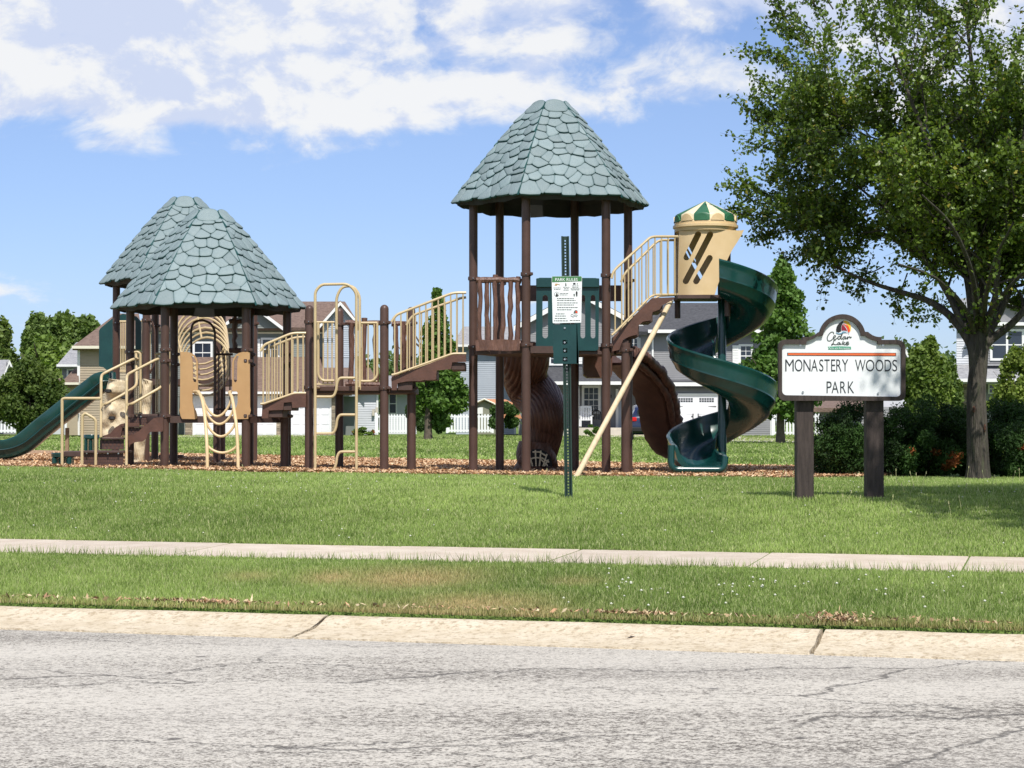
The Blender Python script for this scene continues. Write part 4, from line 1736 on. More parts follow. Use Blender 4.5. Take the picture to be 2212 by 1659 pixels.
# ---- stair to the turret
rail([(85, 500), (92, 465), (115, 438), (302, 268), (330, 262), (462, 262)], [(85, 822), (105, 805), (305, 603), (335, 592), (450, 592)], 10, 28.35, 28.75, zd)
rail([(138, 520), (160, 470), (350, 282), (462, 282)], [(138, 800), (160, 760), (350, 600), (462, 594)], 8, 29.25, 29.55, zd)
S3 = [(85, 838), (110, 815), (312, 612), (440, 606), (440, 618), (400, 640), (372, 648), (362, 664), (320, 690), (308, 742), (262, 748), (250, 760), (236, 770), (232, 822), (180, 832), (172, 850), (150, 846), (142, 905), (120, 915), (85, 915)]
S3 = [(85, 840), (312, 612), (440, 606), (440, 618), (398, 640), (372, 652), (358, 676), (318, 690), (306, 738), (262, 745), (238, 768), (230, 818), (186, 830), (150, 848), (128, 905), (85, 915)]
poly_px('stair_stringer', [S3], 28.5, 0.03, MAT['brown_plastic'], cv=zd)
poly_px('stair_stringer', [S3], 29.4, 0.03, MAT['brown_plastic'], cv=zd)
for (a, b) in (((120, 848), (182, 920)), ((182, 762), (240, 830)), ((258, 684), (318, 748)), ((322, 640), (375, 690))):
    mb = MB()
    box_px(mb, a, b, 28.54, 29.39, zd)
    mb.build('stair_tread', MAT['deck'], play)

# ---- turret
YT = 29.15
tur_c = W(*zd(620, 600), YT)
mb = MB()
mb.add([], [])
za_, zb_ = W(*zd(620, 603), 28.8).z, W(*zd(620, 240), 28.8).z
# front cheek with slanted slots (curved), rear cheek and hood
def slant(x0, y0, x1, y1, r=17, n=5):
    """capsule from (x0,y0) top to (x1,y1) bottom"""
    a = math.atan2(y1 - y0, x1 - x0)
    out = []
    for i in range(n + 1):
        t_ = a + math.pi / 2 + math.pi * i / n
        out.append((x0 + r * math.cos(t_), y0 + r * math.sin(t_)))
    for i in range(n + 1):
        t_ = a - math.pi / 2 + math.pi * i / n
        out.append((x1 + r * math.cos(t_), y1 + r * math.sin(t_)))
    return out


def cheek_fn(sgn, Yc):
    def f(x, y, d):
        q = zd(x, y)
        k = (x - 620) / 190.0 if True else 0
        Y_ = Yc + sgn * 0.40 + (d if sgn < 0 else -d)
        p = W(q[0], q[1], YT)
        return (p.x, Y_, p.z)
    return f


def curve_plate(mb, Yc, sgn):
    """slice the flat cheek into upright strips and bend it round"""
    import bmesh
    bm = bmesh.new()
    vs = [bm.verts.new(v) for v in mb.v]
    for f in mb.f:
        try:
            bm.faces.new([vs[i] for i in f])
        except ValueError:
            pass
    x0 = min(v[0] for v in mb.v)
    x1 = max(v[0] for v in mb.v)
    for i in range(1, 14):
        bmesh.ops.bisect_plane(bm, geom=bm.verts[:] + bm.edges[:] + bm.faces[:], plane_co=(x0 + (x1 - x0) * i / 14, 0, 0), plane_no=(1, 0, 0))
    xm = W(*zd(610, 400), YT).x
    for v in bm.verts:
        k_ = (v.co.x - xm) / 0.42
        v.co.y += -sgn * (0.24 if k_ < 0 else 0.09) * k_ * k_
    bm.verts.index_update()
    mb.v = [tuple(v.co) for v in bm.verts]
    mb.f = [tuple(v.index for v in f.verts) for f in bm.faces]
    mb.m = [0] * len(mb.f)
    bm.free()


outl = [(462, 238), (530, 238), (600, 238), (700, 238), (790, 238), (812, 236), (826, 232), (812, 262), (785, 305), (755, 350), (732, 395), (712, 440), (690, 500), (668, 560), (655, 602), (600, 602), (540, 602), (456, 600), (458, 400)]
slots = [slant(563, 262, 501, 390), slant(630, 264, 501, 524), slant(627, 396, 552, 526)]
slots = [slant(563, 262, 501, 390), slant(630, 264, 497, 523), slant(627, 396, 552, 526)]
for sgn, lab in ((-1, None), (1, None)):
    mb = MB()
    mb.plate([outl] + (slots if sgn < 0 else [slant(500, 262, 566, 390, 11), slant(497, 300, 618, 500, 11), slant(550, 430, 612, 526, 11)][:1] + [slant(520, 330, 622, 510, 11)]), cheek_fn(sgn, YT), 0.06)
    curve_plate(mb, YT, sgn)
    if sgn < 0:
        turret = mb.build('turret', MAT['turret'], play, smooth=True, label='beige turret with slanted slots and striped cap')
    else:
        mb.build('side_panel', MAT['turret'], turret, smooth=True)
cc = W(*zd(618, 210), YT)
mb = MB()
mb.lathe((cc.x, YT, cc.z), [(0.40, -0.07), (0.445, -0.07), (0.45, -0.02), (0.478, -0.015), (0.478, 0.02), (0.458, 0.025), (0.458, 0.055), (0.440, 0.07), (0.36, 0.07)], 40)
mb.build('rim', MAT['turret'], turret, smooth=True)
zt0 = cc.z + 0.07
apex = W(*zd(625, 60), YT)
for k in range(12):
    a0, a1 = 2 * math.pi * (k + 0.08) / 12, 2 * math.pi * (k + 1.08) / 12
    am = (a0 + a1) / 2
    vs, fs = [], []
    nr, na = 8, 8
    for i in range(nr + 1):
        s_ = i / nr
        rr_ = 0.440 * s_
        for j in range(na + 1):
            t_ = j / na
            a = a0 + (a1 - a0) * t_
            bulge = math.sin(math.pi * t_)
            rj = rr_ * (1 + 0.0 * bulge)
            z_ = apex.z - (apex.z - zt0 - 0.095) * s_ ** 1.04 + 0.016 * bulge * s_
            vs.append((cc.x + rj * math.cos(a), YT + rj * math.sin(a), z_))
    # the petal turns down over the rim and ends in an arch
    for i, (rr_, dz) in enumerate(((0.448, -0.02), (0.444, -0.12))):
        for j in range(na + 1):
            t_ = j / na
            a = a0 + (a1 - a0) * t_
            z_ = zt0 + 0.095 + dz + 0.012 * math.sin(math.pi * t_)
            vs.append((cc.x + rr_ * math.cos(a), YT + rr_ * math.sin(a), max(z_, zt0 - 0.005)))
    w_ = na + 1
    for i in range(nr + 2):
        for j in range(na):
            q = i * w_ + j
            fs.append((q, q + 1, q + w_ + 1, q + w_))
    mb = MB()
    mb.add(vs, fs)
    mb.build('cap_segment', MAT['cap_green'] if k in (3 + 5, 6 + 4, 0, 2, 4, 6) else MAT['cream'], turret, smooth=True)
    # arched lip standing in front of the segment
    lip = []
    for rr_ in (0.446, 0.464):
        for j in range(9):
            t_ = j / 8
            a = a0 + (a1 - a0) * (0.06 + 0.88 * t_)
            lip.append((cc.x + rr_ * math.cos(a), YT + rr_ * math.sin(a), zt0 + 0.01 + 0.085 * math.sin(math.pi * t_) ** 0.6))
    low = [(v[0], v[1], zt0 - 0.004) for v in lip[9:]]
    lip = lip + low
    fs = [(j, j + 1, j + 10, j + 9) for j in range(8)] + [(9 + j, 10 + j, 19 + j, 18 + j) for j in range(8)]
    mb = MB()
    mb.add(lip, fs)
    mb.build('cap_arch', MAT['cap_green'] if k in (8, 10, 0, 2, 4, 6) else MAT['turret'], turret, smooth=True)
# floor and hood shield of the turret
mb = MB()
a_ = W(*zd(448, 603), YT)
b_ = W(*zd(696, 603), YT)
mb.box((a_.x, YT - 0.40, a_.z - 0.05), (b_.x, YT + 0.40, a_.z))
mb.build('turret_deck', MAT['deck'], turret)
for (zx, dY) in ((722, 0.40), (735, -0.2), (470, 0.36)):
    q = zd(zx, 210)
    x_ = W(q[0], q[1], YT).x
    mb = MB()
    mb.lathe((x_, YT + dY, 0), [(0.045, a_.z - 0.3), (0.045, cc.z)], 12)
    mb.build('post', MAT['brown'], play, smooth=True)

# ---- spiral slide
AX = W(*zd(712, 900), 29.15)
AXX, AXY = AX.x, 29.15
zS0 = W(*zd(712, 560), YT).z            # floor level where the slide leaves the turret
PITCH = 1.43


def spiral_pt(t_, r, h):
    """t_ in degrees from the front (towards the street) turning to the right"""
    a = math.radians(t_)
    z_ = zS0 - 0.06 - PITCH * t_ / 360.0
    return Vector((AXX + r * math.sin(a), AXY - r * math.cos(a), z_ + h))


SEC_IN = [(0.10, 0.22), (0.115, 0.235), (0.14, 0.215), (0.16, 0.09), (0.24, 0.01), (0.38, -0.03), (0.52, -0.01), (0.63, 0.06), (0.70, 0.17), (0.735, 0.29), (0.75, 0.36)]
SEC_OUT = [(0.765, 0.40), (0.795, 0.41), (0.815, 0.385), (0.805, 0.345), (0.79, 0.30), (0.795, 0.27), (0.77, 0.17), (0.775, 0.14), (0.70, 0.02), (0.69, -0.01), (0.58, -0.075), (0.42, -0.12), (0.24, -0.10), (0.12, 0.0)]
SEC = SEC_IN + SEC_OUT
V = []
tts = list(np.arange(-9, 631, 6.0))
for t_ in tts:
    for (r, h) in SEC:
        V.append(spiral_pt(t_, r, h))
# run-out towards the street from the left-hand side
a_end = tts[-1]
E0 = [spiral_pt(a_end, r, h) for (r, h) in SEC]
zend = zS0 - 0.06 - PITCH * a_end / 360.0
for k in range(1, 10):
    d_ = 0.075 * k
    for (r, h), e in zip(SEC, E0):
        fl = k / 9.0
        hh = h if h < 0.02 else h * (1 - 0.25 * fl)
        if k == 9:
            hh = hh * 0.9
        rr_ = r
        if r < 0.2:
            rr_ = r - 0.05 * fl
        V.append(Vector((AXX - rr_ + 0.06 * fl, AXY - 0.0 - d_, zend + hh - 0.05 * min(d_, 0.25) / 0.25)))
m_ = len(SEC)
ns = len(V) // m_
Fc = []
for i in range(ns - 1):
    for k in range(m_):
        a, b = i * m_ + k, i * m_ + (k + 1) % m_
        Fc.append((a, b, b + m_, a + m_))
Fc.append(tuple(range(m_)))
Fc.append(tuple(reversed(range((ns - 1) * m_, ns * m_))))
mb = MB()
mb.add(V, Fc)
spi = mb.build('spiral_slide', MAT['green'], play, smooth=True, label='glossy dark green open spiral slide')
lipz = zend - 0.05
lp = [V[(ns - 1) * m_ + i] for i in range(m_)]
mb = MB()
xl, xr = AXX - 0.80, AXX - 0.05
mb.tube(fillet([Vector((xl, AXY - 0.69, lipz + 0.32)), Vector((xl - .01, AXY - 0.71, lipz - 0.03)), Vector((xr, AXY - 0.71, lipz - 0.03)), Vector((xr + 0.02, AXY - 0.69, lipz + 0.16))], 0.12, 6), 0.050, 12)
mb.build('exit_lip', MAT['green'], spi, smooth=True)
mb = MB()
gx = GZ(AXX, AXY)
mb.lathe((AXX, AXY, gx), [(0.062, -0.1), (0.062, zS0 - gx + 0.15), (0.05, zS0 - gx + 0.17)], 18)
mb.build('centre_pole', MAT['green'], spi, smooth=True)
mb = MB()
x_ = W(*c3(1240, 1550), AXY - 0.4).x
mb.box((x_ - .045, AXY - 0.45, GZ(x_, AXY - .4) - 0.05), (x_ + .045, AXY - 0.36, lipz - 0.08))
mb.build('foot', MAT['wood_tan'], spi)
# entry bow above the start of the spiral
# ---- long slanting pole
A_, B_ = W(1449, 650, 28.9), W(1243, 1034, 26.4)
mb = MB()
mb.tube([A_, B_ + (B_ - A_) * 0.02], 0.038, 12)
mb.build('slanting_pole', MAT['pole_wood'], play, smooth=True, label='long tan pole slanting from the turret deck to the ground')

# ---- left tower: gate panels and arch climber
YG = LY - 1.02
pl = [(215, 655), (268, 655), (300, 664), (325, 682), (343, 710), (350, 740), (350, 945), (345, 955), (318, 958), (308, 968), (308, 1040), (318, 1080), (335, 1110), (345, 1150), (343, 1165), (330, 1172), (228, 1170), (218, 1150), (207, 1105), (212, 1080)]
sl = [(305, 690), (318, 685), (328, 700), (342, 725), (345, 870), (338, 888), (325, 888), (318, 870), (316, 740), (312, 710)]
sl = [(x - 6, y) for x, y in sl]
poly_px('gate_panel', [pl, sl], YG, 0.03, MAT['tan_panel'], cv=za, label='tan sheet plastic entry panel with hand slot')
pr = [(748 - (x - 215), y) for x, y in pl]
sr = [(748 - (x - 215), y) for x, y in sl]
poly_px('gate_panel', [list(reversed(pr)), list(reversed(sr))], YG, 0.03, MAT['tan_panel'], cv=za, label='tan sheet plastic entry panel with hand slot')
lpts = [(322, 962, 28.95), (352, 965, 28.7), (378, 1010, 28.45), (398, 1110, 28.2), (412, 1250, 28.05), (420, 1400, 27.95), (423, 1575, 27.9)]
rpts = [(600, 962, 28.95), (592, 970, 28.7), (612, 1010, 28.45), (630, 1110, 28.2), (645, 1220, 28.05), (656, 1400, 27.95), (660, 1585, 27.9)]
mb = MB()
mb.tube(smooth_path(L3(lpts, 28, za), 5), 0.024, 10)
arc = mb.build('arch_climber', MAT['turret'], play, smooth=True, label='curved beige rung climber')
mb = MB()
mb.tube(smooth_path(L3(rpts, 28, za), 5), 0.024, 10)
mb.build('side_rail', MAT['turret'], arc, smooth=True)
for (ya, dip, Y_, xa, xb) in ((1000, 150, 28.5, 385, 612), (1080, 130, 28.25, 400, 628), (1180, 125, 28.1, 410, 645), (1370, 60, 27.98, 420, 655)):
    P = []
    for i in range(13):
        k = i / 12
        P.append((xa + (xb - xa) * k, ya + dip * math.sin(math.pi * k) ** 0.7, Y_))
    mb = MB()
    mb.tube(L3(P, 28, za), 0.018, 8)
    mb.build('rung', MAT['turret'], arc, smooth=True)
mb = MB()
mb.tube(L3([(423, 1560, 27.92), (660, 1562, 27.92)], 28, za), 0.018, 8)
mb.build('rung', MAT['turret'], arc, smooth=True)

# ---- loop tunnel climber behind the left tower
tun = None
firsts = []
for i in range(7):
    k = i / 6.0
    cen = W(*c2(560 + 70 * k, 640 + 440 * k), 33.0 - 1.1 * k)
    ra, rb = 0.44, 0.47
    yaw = math.radians(-8 - 14 * k)
    P = []
    for j in range(29):
        a = 2 * math.pi * j / 28
        P.append(cen + Vector((math.cos(yaw) * ra * math.cos(a), math.sin(yaw) * ra * math.cos(a) + 0.10 * math.sin(a), rb * math.sin(a))))
    mb = MB()
    mb.tube(P, 0.018, 6, cap=False)
    o = mb.build('loop_tunnel_climber' if tun is None else 'ring', MAT['tan'], tun or play, smooth=True, label='tan climbing tunnel of round hoops' if tun is None else None)
    tun = tun or o
    firsts.append([P[8], P[1], P[13], P[20], P[25]])
for q in range(5):
    mb = MB()
    mb.tube([f[q] for f in firsts], 0.017, 6)
    mb.build('spine_bar', MAT['tan'], tun, smooth=True)

# dark hoop gate inside the left tower
mb = MB()
mb.tube(fillet(L3([(420, 900), (412, 560), (440, 450), (560, 400), (700, 450), (760, 560), (762, 1650)], 30.9, c2), 0.22, 6), 0.018, 8)
mb.build('hoop_gate', MAT['brown'], play, smooth=True)
rail([(775, 905), (1020, 905)], [(775, 1700), (1020, 1700)], 3, 30.95, cv=c2, material=MAT['brown'])

# ---- back-left railings
rail([(712, 210), (775, 210)], [(712, 690), (775, 690)], 3, BY - 1.0, cv=c1)
rail([(915, 205), (1015, 205)], [(915, 700), (1015, 700)], 4, BY - 1.0, cv=c1)
mb = MB()
mb.tube(fillet(L3([(932, 700), (932, 300), (955, 215), (990, 178), (1025, 215), (1048, 300), (1048, 620), (1000, 700)], BY - 1.05, c1), 0.15, 5), 0.016, 8)
mb.build('hoop_gate', MAT['brown'], play, smooth=True)
rail([(1050, 520), (1110, 520)], [(1050, 1090), (1110, 1090)], 3, 30.3, cv=c1)
rail([(850, 505), (930, 505)], [(850, 1100), (930, 1100)], 4, 30.3, cv=c1)
# grab loops beside the stair
for P in ([(852, 505), (885, 500), (910, 520), (912, 1080)], [(1185, 500), (1165, 505), (1145, 530), (1143, 690), (1150, 750), (1185, 775)]):
    mb = MB()
    mb.tube(fillet(L3(P, 29.4, c1), 0.08), 0.018, 8)
    mb.build('grab_bar', MAT['tan'], play, smooth=True)
mb = MB()
mb.tube(L3([(1185, 495), (1182, 1130)], 29.1, c1), 0.020, 8)
mb.build('grab_bar', MAT['tan'], play, smooth=True)

# ---- straight green slide leaving the back tower to the left
YZ = 33.3
hood = poly_px('slide_hood', [[(512, 300), (525, 275), (640, 180), (640, 705), (600, 690), (555, 650), (520, 645), (512, 630)]], 32.9, 0.06, MAT['green_panel'], cv=c1)
poly_px('hood_side', [[(512, 300), (525, 275), (640, 180), (640, 705), (600, 690), (555, 650), (520, 645), (512, 630)]], 33.6, 0.06, MAT['green_panel'], parent=hood, cv=c1)
poly_px('hood_top', [[(712, 150), (740, 135), (870, 160), (915, 210), (915, 480), (860, 480), (860, 200), (712, 200)]], 35.3, 0.05, MAT['green_panel'], parent=hood, cv=c1)
ps = L3([(650, 852, 33.25), (575, 858, 33.2), (515, 900, 33.2), (300, 1070, 33.15), (100, 1228, 33.1), (0, 1308, 33.1), (-90, 1385, 33.1), (-190, 1455, 33.1), (-330, 1502, 33.1), (-500, 1512, 33.1)], 33.2, c1)
ss = trough('straight_slide', ps, 0.52, 0.25, MAT['green'], label='dark green straight slide leading down to the left', nrm_side=Vector((0, 1, 0)), edge=0.04)
mb = MB()
q = L3([(207, 1220)], 33.2, c1)[0]
mb.box((q.x - .028, 33.17, GZ(q.x, 33.2) - .05), (q.x + .028, 33.23, q.z - 0.02))
mb.build('slide_leg', MAT['wood_tan'], ss)
mb = MB()
mb.tube([p + Vector((0, -0.302, 0.12)) for p in smooth_path(ps, 6)], 0.012, 6)
mb.build('rib', MAT['green_panel'], ss, smooth=True)

# ---- moulded rock climber
def rock_panel(poly, Y, seed, amp=0.22):
    xs_ = [p[0] for p in poly]
    ys_ = [p[1] for p in poly]
    nx, ny = 22, 34
    r = np.random.default_rng(seed)
    lobes = [(r.uniform(min(xs_), max(xs_)), r.uniform(min(ys_), max(ys_)), r.uniform(25, 75), r.uniform(-1, 1)) for _ in range(26)]
    V, Fc = [], []

    def xr(y):
        hits = []
        for i in range(len(poly)):
            a, b = poly[i], poly[(i + 1) % len(poly)]
            if (a[1] - y) * (b[1] - y) <= 0 and a[1] != b[1]:
                hits.append(a[0] + (b[0] - a[0]) * (y - a[1]) / (b[1] - a[1]))
        return (min(hits), max(hits)) if hits else (xs_[0], xs_[0])
    for j in range(ny + 1):
        y = min(ys_) + 0.5 + (max(ys_) - min(ys_) - 1) * j / ny
        x0, x1 = xr(y)
        for i in range(nx + 1):
            x = x0 + (x1 - x0) * i / nx
            d_ = sum(a * math.exp(-((x - cx) ** 2 + (y - cy) ** 2) / s_ ** 2) for cx, cy, s_, a in lobes)
            k = (i / nx - .5) * 2
            q = W(*c1(x, y), Y)
            V.append((q.x, Y - amp * 0.5 * (1 - k * k) - amp * 0.6 * math.tanh(d_) - 0.01 * math.sin(x * 0.3 + y * 0.2), q.z))
    w_ = nx + 1
    for j in range(ny):
        for i in range(nx):
            a = j * w_ + i
            Fc.append((a, a + w_, a + w_ + 1, a + 1))
    mb = MB()
    mb.add(V, Fc)
    Vb = [(v[0], Y + 0.12, v[2]) for v in V]
    mb.add(Vb, [tuple(reversed(f)) for f in Fc])
    n0 = len(V)
    for j in range(ny):
        a, b = j * w_, (j + 1) * w_
        mb.add([V[a], V[b], Vb[b], Vb[a]], [(0, 3, 2, 1)])
        mb.add([V[a + nx], V[b + nx], Vb[b + nx], Vb[a + nx]], [(0, 1, 2, 3)])
    mb.add(V[:w_] + Vb[:w_], [(i, i + 1, i + w_ + 1, i + w_) for i in range(nx)])
    return mb


rk = rock_panel([(605, 760), (780, 765), (782, 1240), (760, 1290), (720, 1340), (560, 1345), (530, 1300), (545, 1130), (565, 950), (590, 820)], 32.9, 4).build('rock_climber', MAT['rock'], play, smooth='all', label='cream boulder shaped climbing panel')
rock_panel([(930, 760), (1020, 762), (1010, 900), (995, 1090), (950, 1390), (940, 1560), (845, 1560), (850, 1350), (915, 1200), (925, 900)], 33.0, 9, 0.12).build('rock_face', MAT['rock'], rk, smooth='all')
for (hx, hy) in ((600, 880), (635, 1140), (750, 940)):
    q = W(*c1(hx, hy), 32.68)
    mb = MB()
    mb.lathe((q.x, 32.68, q.z), [(0.02, -.03), (0.06, -.01), (0.05, .03), (0.02, .035)], 8)
    mb.build('hand_hold', MAT['dark'], rk, smooth=True)

# ---- entry steps with hand rails
mb = MB()
box_px(mb, (152, 1457), (345, 1508), 28.5, 29.1, c1)
st = mb.build('transfer_step', MAT['deck'], play)


def tread(pa, pb, Y0, Y1, bolts=4):
    mb = MB()
    box_px(mb, pa, pb, Y0, Y1, c1)
    o = mb.build('stair_tread', MAT['deck'], play)
    for i in range(bolts):
        x = pa[0] + (pb[0] - pa[0]) * (i + .5) / bolts
        q = W(*c1(x, pa[1] + 25), Y0)
        m2 = MB()
        m2.tube([q + Vector((0, -0.012, 0)), q], 0.011, 8)
        m2.build('bolt', MAT['steel'], o)
    return o


def riser(pa, pb, Y0, rows, colsn):
    """perforated riser: bars with open slots"""
    mb = MB()
    a, b = W(*c1(*pa), Y0), W(*c1(*pb), Y0)
    mb.box((a.x, Y0, b.z), (b.x, Y0 + 0.02, a.z))
    o = mb.build('riser', MAT['deck'], play)
    m2 = MB()
    for i in range(colsn):
        for j in range(rows):
            x = a.x + (b.x - a.x) * (i + .5) / colsn
            z_ = b.z + (a.z - b.z) * (j + .5) / rows
            sx, sz = (b.x - a.x) / colsn * .25, (a.z - b.z) / rows * .36
            dx = sx * (0.8 if j % 2 else -0.8)
            m2.box((x - sx + dx, Y0 - 0.004, z_ - sz), (x + sx + dx, Y0 + 0.001, z_ + sz))
    m2.build('riser_slots', MAT['brown_plastic'], o, kind='stuff')


tread((345, 1452), (750, 1475), 28.5, 29.15)
riser((365, 1476), (745, 1600), 28.55, 4, 22)
mb = MB()
box_px(mb, (385, 1595), (870, 1612), 28.45, 28.8, c1)
mb.build('ground_plate', MAT['deck'], play)
tread((520, 1325), (750, 1345), 29.0, 29.5, 0)
riser((520, 1346), (750, 1440), 29.05, 3, 6)
tread((715, 1213), (985, 1228), 29.3, 29.8, 0)
riser((715, 1229), (985, 1300), 29.35, 3, 8)
tread((880, 1098), (1170, 1130), 29.55, 29.7, 4)
riser((810, 1131), (1090, 1205), 29.56, 3, 12)
for Y_ in (28.75, 29.3):
    poly_px('stair_stringer', [[(790, 1305), (840, 1295), (895, 1262), (940, 1215), (985, 1185), (1035, 1140), (1070, 1131), (1130, 1132), (1130, 1255), (1118, 1268), (1010, 1268), (985, 1285), (968, 1330), (930, 1362), (860, 1368), (815, 1390), (800, 1420)]] if Y_ < 29 else
            [[(520, 1322), (560, 1305), (620, 1285), (665, 1230), (720, 1195), (775, 1182), (900, 1182), (900, 1215), (740, 1215), (720, 1320)]], Y_, 0.03, MAT['brown_plastic'], cv=c1)
HR = [[(158, 1600), (158, 955), (185, 948), (530, 948)],
      [(530, 1320), (533, 745), (545, 715), (840, 570), (900, 568)],
      [(545, 1008), (575, 1005), (780, 890), (862, 835), (875, 800), (868, 505)],
      [(775, 1590), (778, 745), (790, 715), (1075, 568), (1145, 568)],
      [(785, 1008), (822, 1005), (1110, 840), (1125, 800), (1122, 690), (1125, 568)],
      [(348, 1610), (352, 1115), (380, 1090), (465, 1140), (482, 1165), (480, 1620)]]
for i, P in enumerate(HR):
    mb = MB()
    Ys = [28.4, 28.9, 28.9, 28.55, 28.55, 28.3][i]
    Ye = [28.4, 29.6, 29.6, 29.4, 29.4, 28.3][i]
    P3 = [(p[0], p[1], Ys + (Ye - Ys) * j / (len(P) - 1)) for j, p in enumerate(P)]
    mb.tube(fillet(L3(P3, 28, c1), 0.07), 0.021, 10)
    mb.build('handrail', MAT['tan'], play, smooth=True)
mb = MB()
box_px(mb, (148, 1480), (163, 1612), 28.42, 28.5, c1)
mb.build('step_leg', MAT['brown'], play)

# ---- two green stepping pods standing free beside the steps
for (cxz, topz_, botz, wz, Y, lab) in ((170, 1470, 1598, 228, 29.9, 'low green plastic stepping pod at the foot of the slide'), (442, 1295, 1440, 150, 31.0, 'taller green plastic stepping pod behind the entry steps')):
    q = W(*c1(cxz, topz_), Y)
    g_ = GZ(q.x, Y)
    hh = q.z - g_
    hw = wz / 2 / 4.446 / ppm(Y)
    root = thing('stepping_pod', lab, 'stepping pod', (q.x, Y, g_))
    mb = MB()
    mb.lathe((q.x, Y, g_), [(hw * .9, hh - .07), (hw, hh - .06), (hw * 1.02, hh - .01), (hw * .96, hh)], 20)
    mb.build('step_top', MAT['green'], root, smooth=True)
    for s_ in (-1, 0, 1):
        mb = MB()
        mb.bbox((q.x + s_ * hw * .62 - hw * .2, Y - hw * .8, g_ - .03), (q.x + s_ * hw * .62 + hw * .2, Y + hw * .5, g_ + hh - .06), 0.02)
        mb.build('leg', MAT['green'], root)

# ---- timber edging low behind the left tower
mb = MB()
box_px(mb, (1085, 1490), (1317, 1560), 36.0, 36.15, c1)
o = mb.build('timber_edging', MAT['brown_plastic'])
tag(o, 'low dark brown edging beam lying in the mulch behind the left tower', 'edging')
# ------------------------------------------------------------------ park name sign
def zs(x, y): return (1673 + x / 7.332, 674.7 + y / 7.332)


YM = 19.7
MAT['sign_white'] = mat('white_sign_face', (0.80, 0.82, 0.83), (0.76, 0.79, 0.80), 2, 0.35, spec=0.5)
MAT['sign_brown'] = mat('dark_brown_stained_wood', (0.030, 0.021, 0.018), (0.058, 0.042, 0.036), 12, 0.75, bump=0.004, bscale=30, stretch=(3, 3, 0.4))
MAT['letter'] = mat('charcoal_letter', (0.030, 0.035, 0.042), rough=0.5)
MAT['orange'] = mat('orange_stripe', (0.72, 0.14, 0.035), rough=0.5)
MAT['ink'] = mat('black_ink', (0.012, 0.012, 0.012), rough=0.5)
MAT['maroon'] = mat('maroon_ink', (0.25, 0.01, 0.03), rough=0.5)
MAT['red'] = mat('red_ink', (0.80, 0.07, 0.01), rough=0.5)
MAT['yellow'] = mat('yellow_ink', (0.85, 0.50, 0.04), rough=0.5)
MAT['script'] = mat('grey_green_ink', (0.09, 0.11, 0.10), rough=0.5)
MAT['ribbon'] = mat('green_ink', (0.035, 0.30, 0.17), rough=0.5)
MAT['blue_ink'] = mat('blue_ink', (0.15, 0.32, 0.45), rough=0.5)

sx = (1817 - 1106) / F * YM
sign = thing('park_name_sign', 'white park name sign in a dark brown shaped frame reading Monastery Woods Park', 'sign', (sx, YM, GZ(sx, YM)))


def arc(cx, cy, r, a0, a1, n=6):
    return [(cx + r * math.cos(math.radians(a0 + (a1 - a0) * i / n)), cy - r * math.sin(math.radians(a0 + (a1 - a0) * i / n))) for i in range(n + 1)]


def cpl(x0, y0, xm, ym, x1, y1, n=6):
    out = []
    for i in range(n + 1):
        t_ = i / n
        out.append((x0 * (1 - t_) ** 2 + 2 * xm * t_ * (1 - t_) + x1 * t_ * t_, y0 * (1 - t_) ** 2 + 2 * ym * t_ * (1 - t_) + y1 * t_ * t_))
    return out


outer = (arc(155, 1305, 95, 180, 270)[::1] + arc(1965, 1305, 98, 270, 360) + arc(1930, 570, 133, 0, 90) + [(1685, 438), (1685, 392), (1640, 392)]
         + cpl(1640, 392, 1545, 385, 1470, 312) + [(1412, 310)] + arc(1068, 398, 366, 14, 166, 18) + [(700, 312)] + cpl(690, 318, 610, 385, 525, 392) + [(435, 395), (435, 432)] + arc(165, 540, 108, 90, 180))
inner = (arc(180, 1245, 68, 180, 270) + arc(1925, 1265, 72, 270, 360) + arc(1925, 580, 72, 0, 90) + [(1620, 508), (1620, 460), (1590, 455)]
         + cpl(1590, 455, 1490, 430, 1430, 375) + [(1360, 372)] + arc(1058, 410, 305, 8, 172, 16) + [(740, 378), (670, 378)] + cpl(665, 382, 590, 440, 500, 452) + [(495, 510)] + arc(180, 575, 68, 90, 180))


def sfn(Y0):
    def f(x, y, d):
        p = W(*zs(x, y), YM)
        return (p.x, Y0 + d, p.z)
    return f


mb = MB()
mb.plate([outer, inner], sfn(YM - 0.045), 0.05)
fr = mb.build('frame', MAT['sign_brown'], sign)
mb = MB()
mb.plate([[(x, y) for x, y in outer]], sfn(YM + 0.0055), 0.03)
mb.build('backboard', MAT['sign_brown'], sign)
mb = MB()
mb.plate([inner], sfn(YM - 0.012), 0.016)
face = mb.build('face', MAT['sign_white'], sign)
dg = None


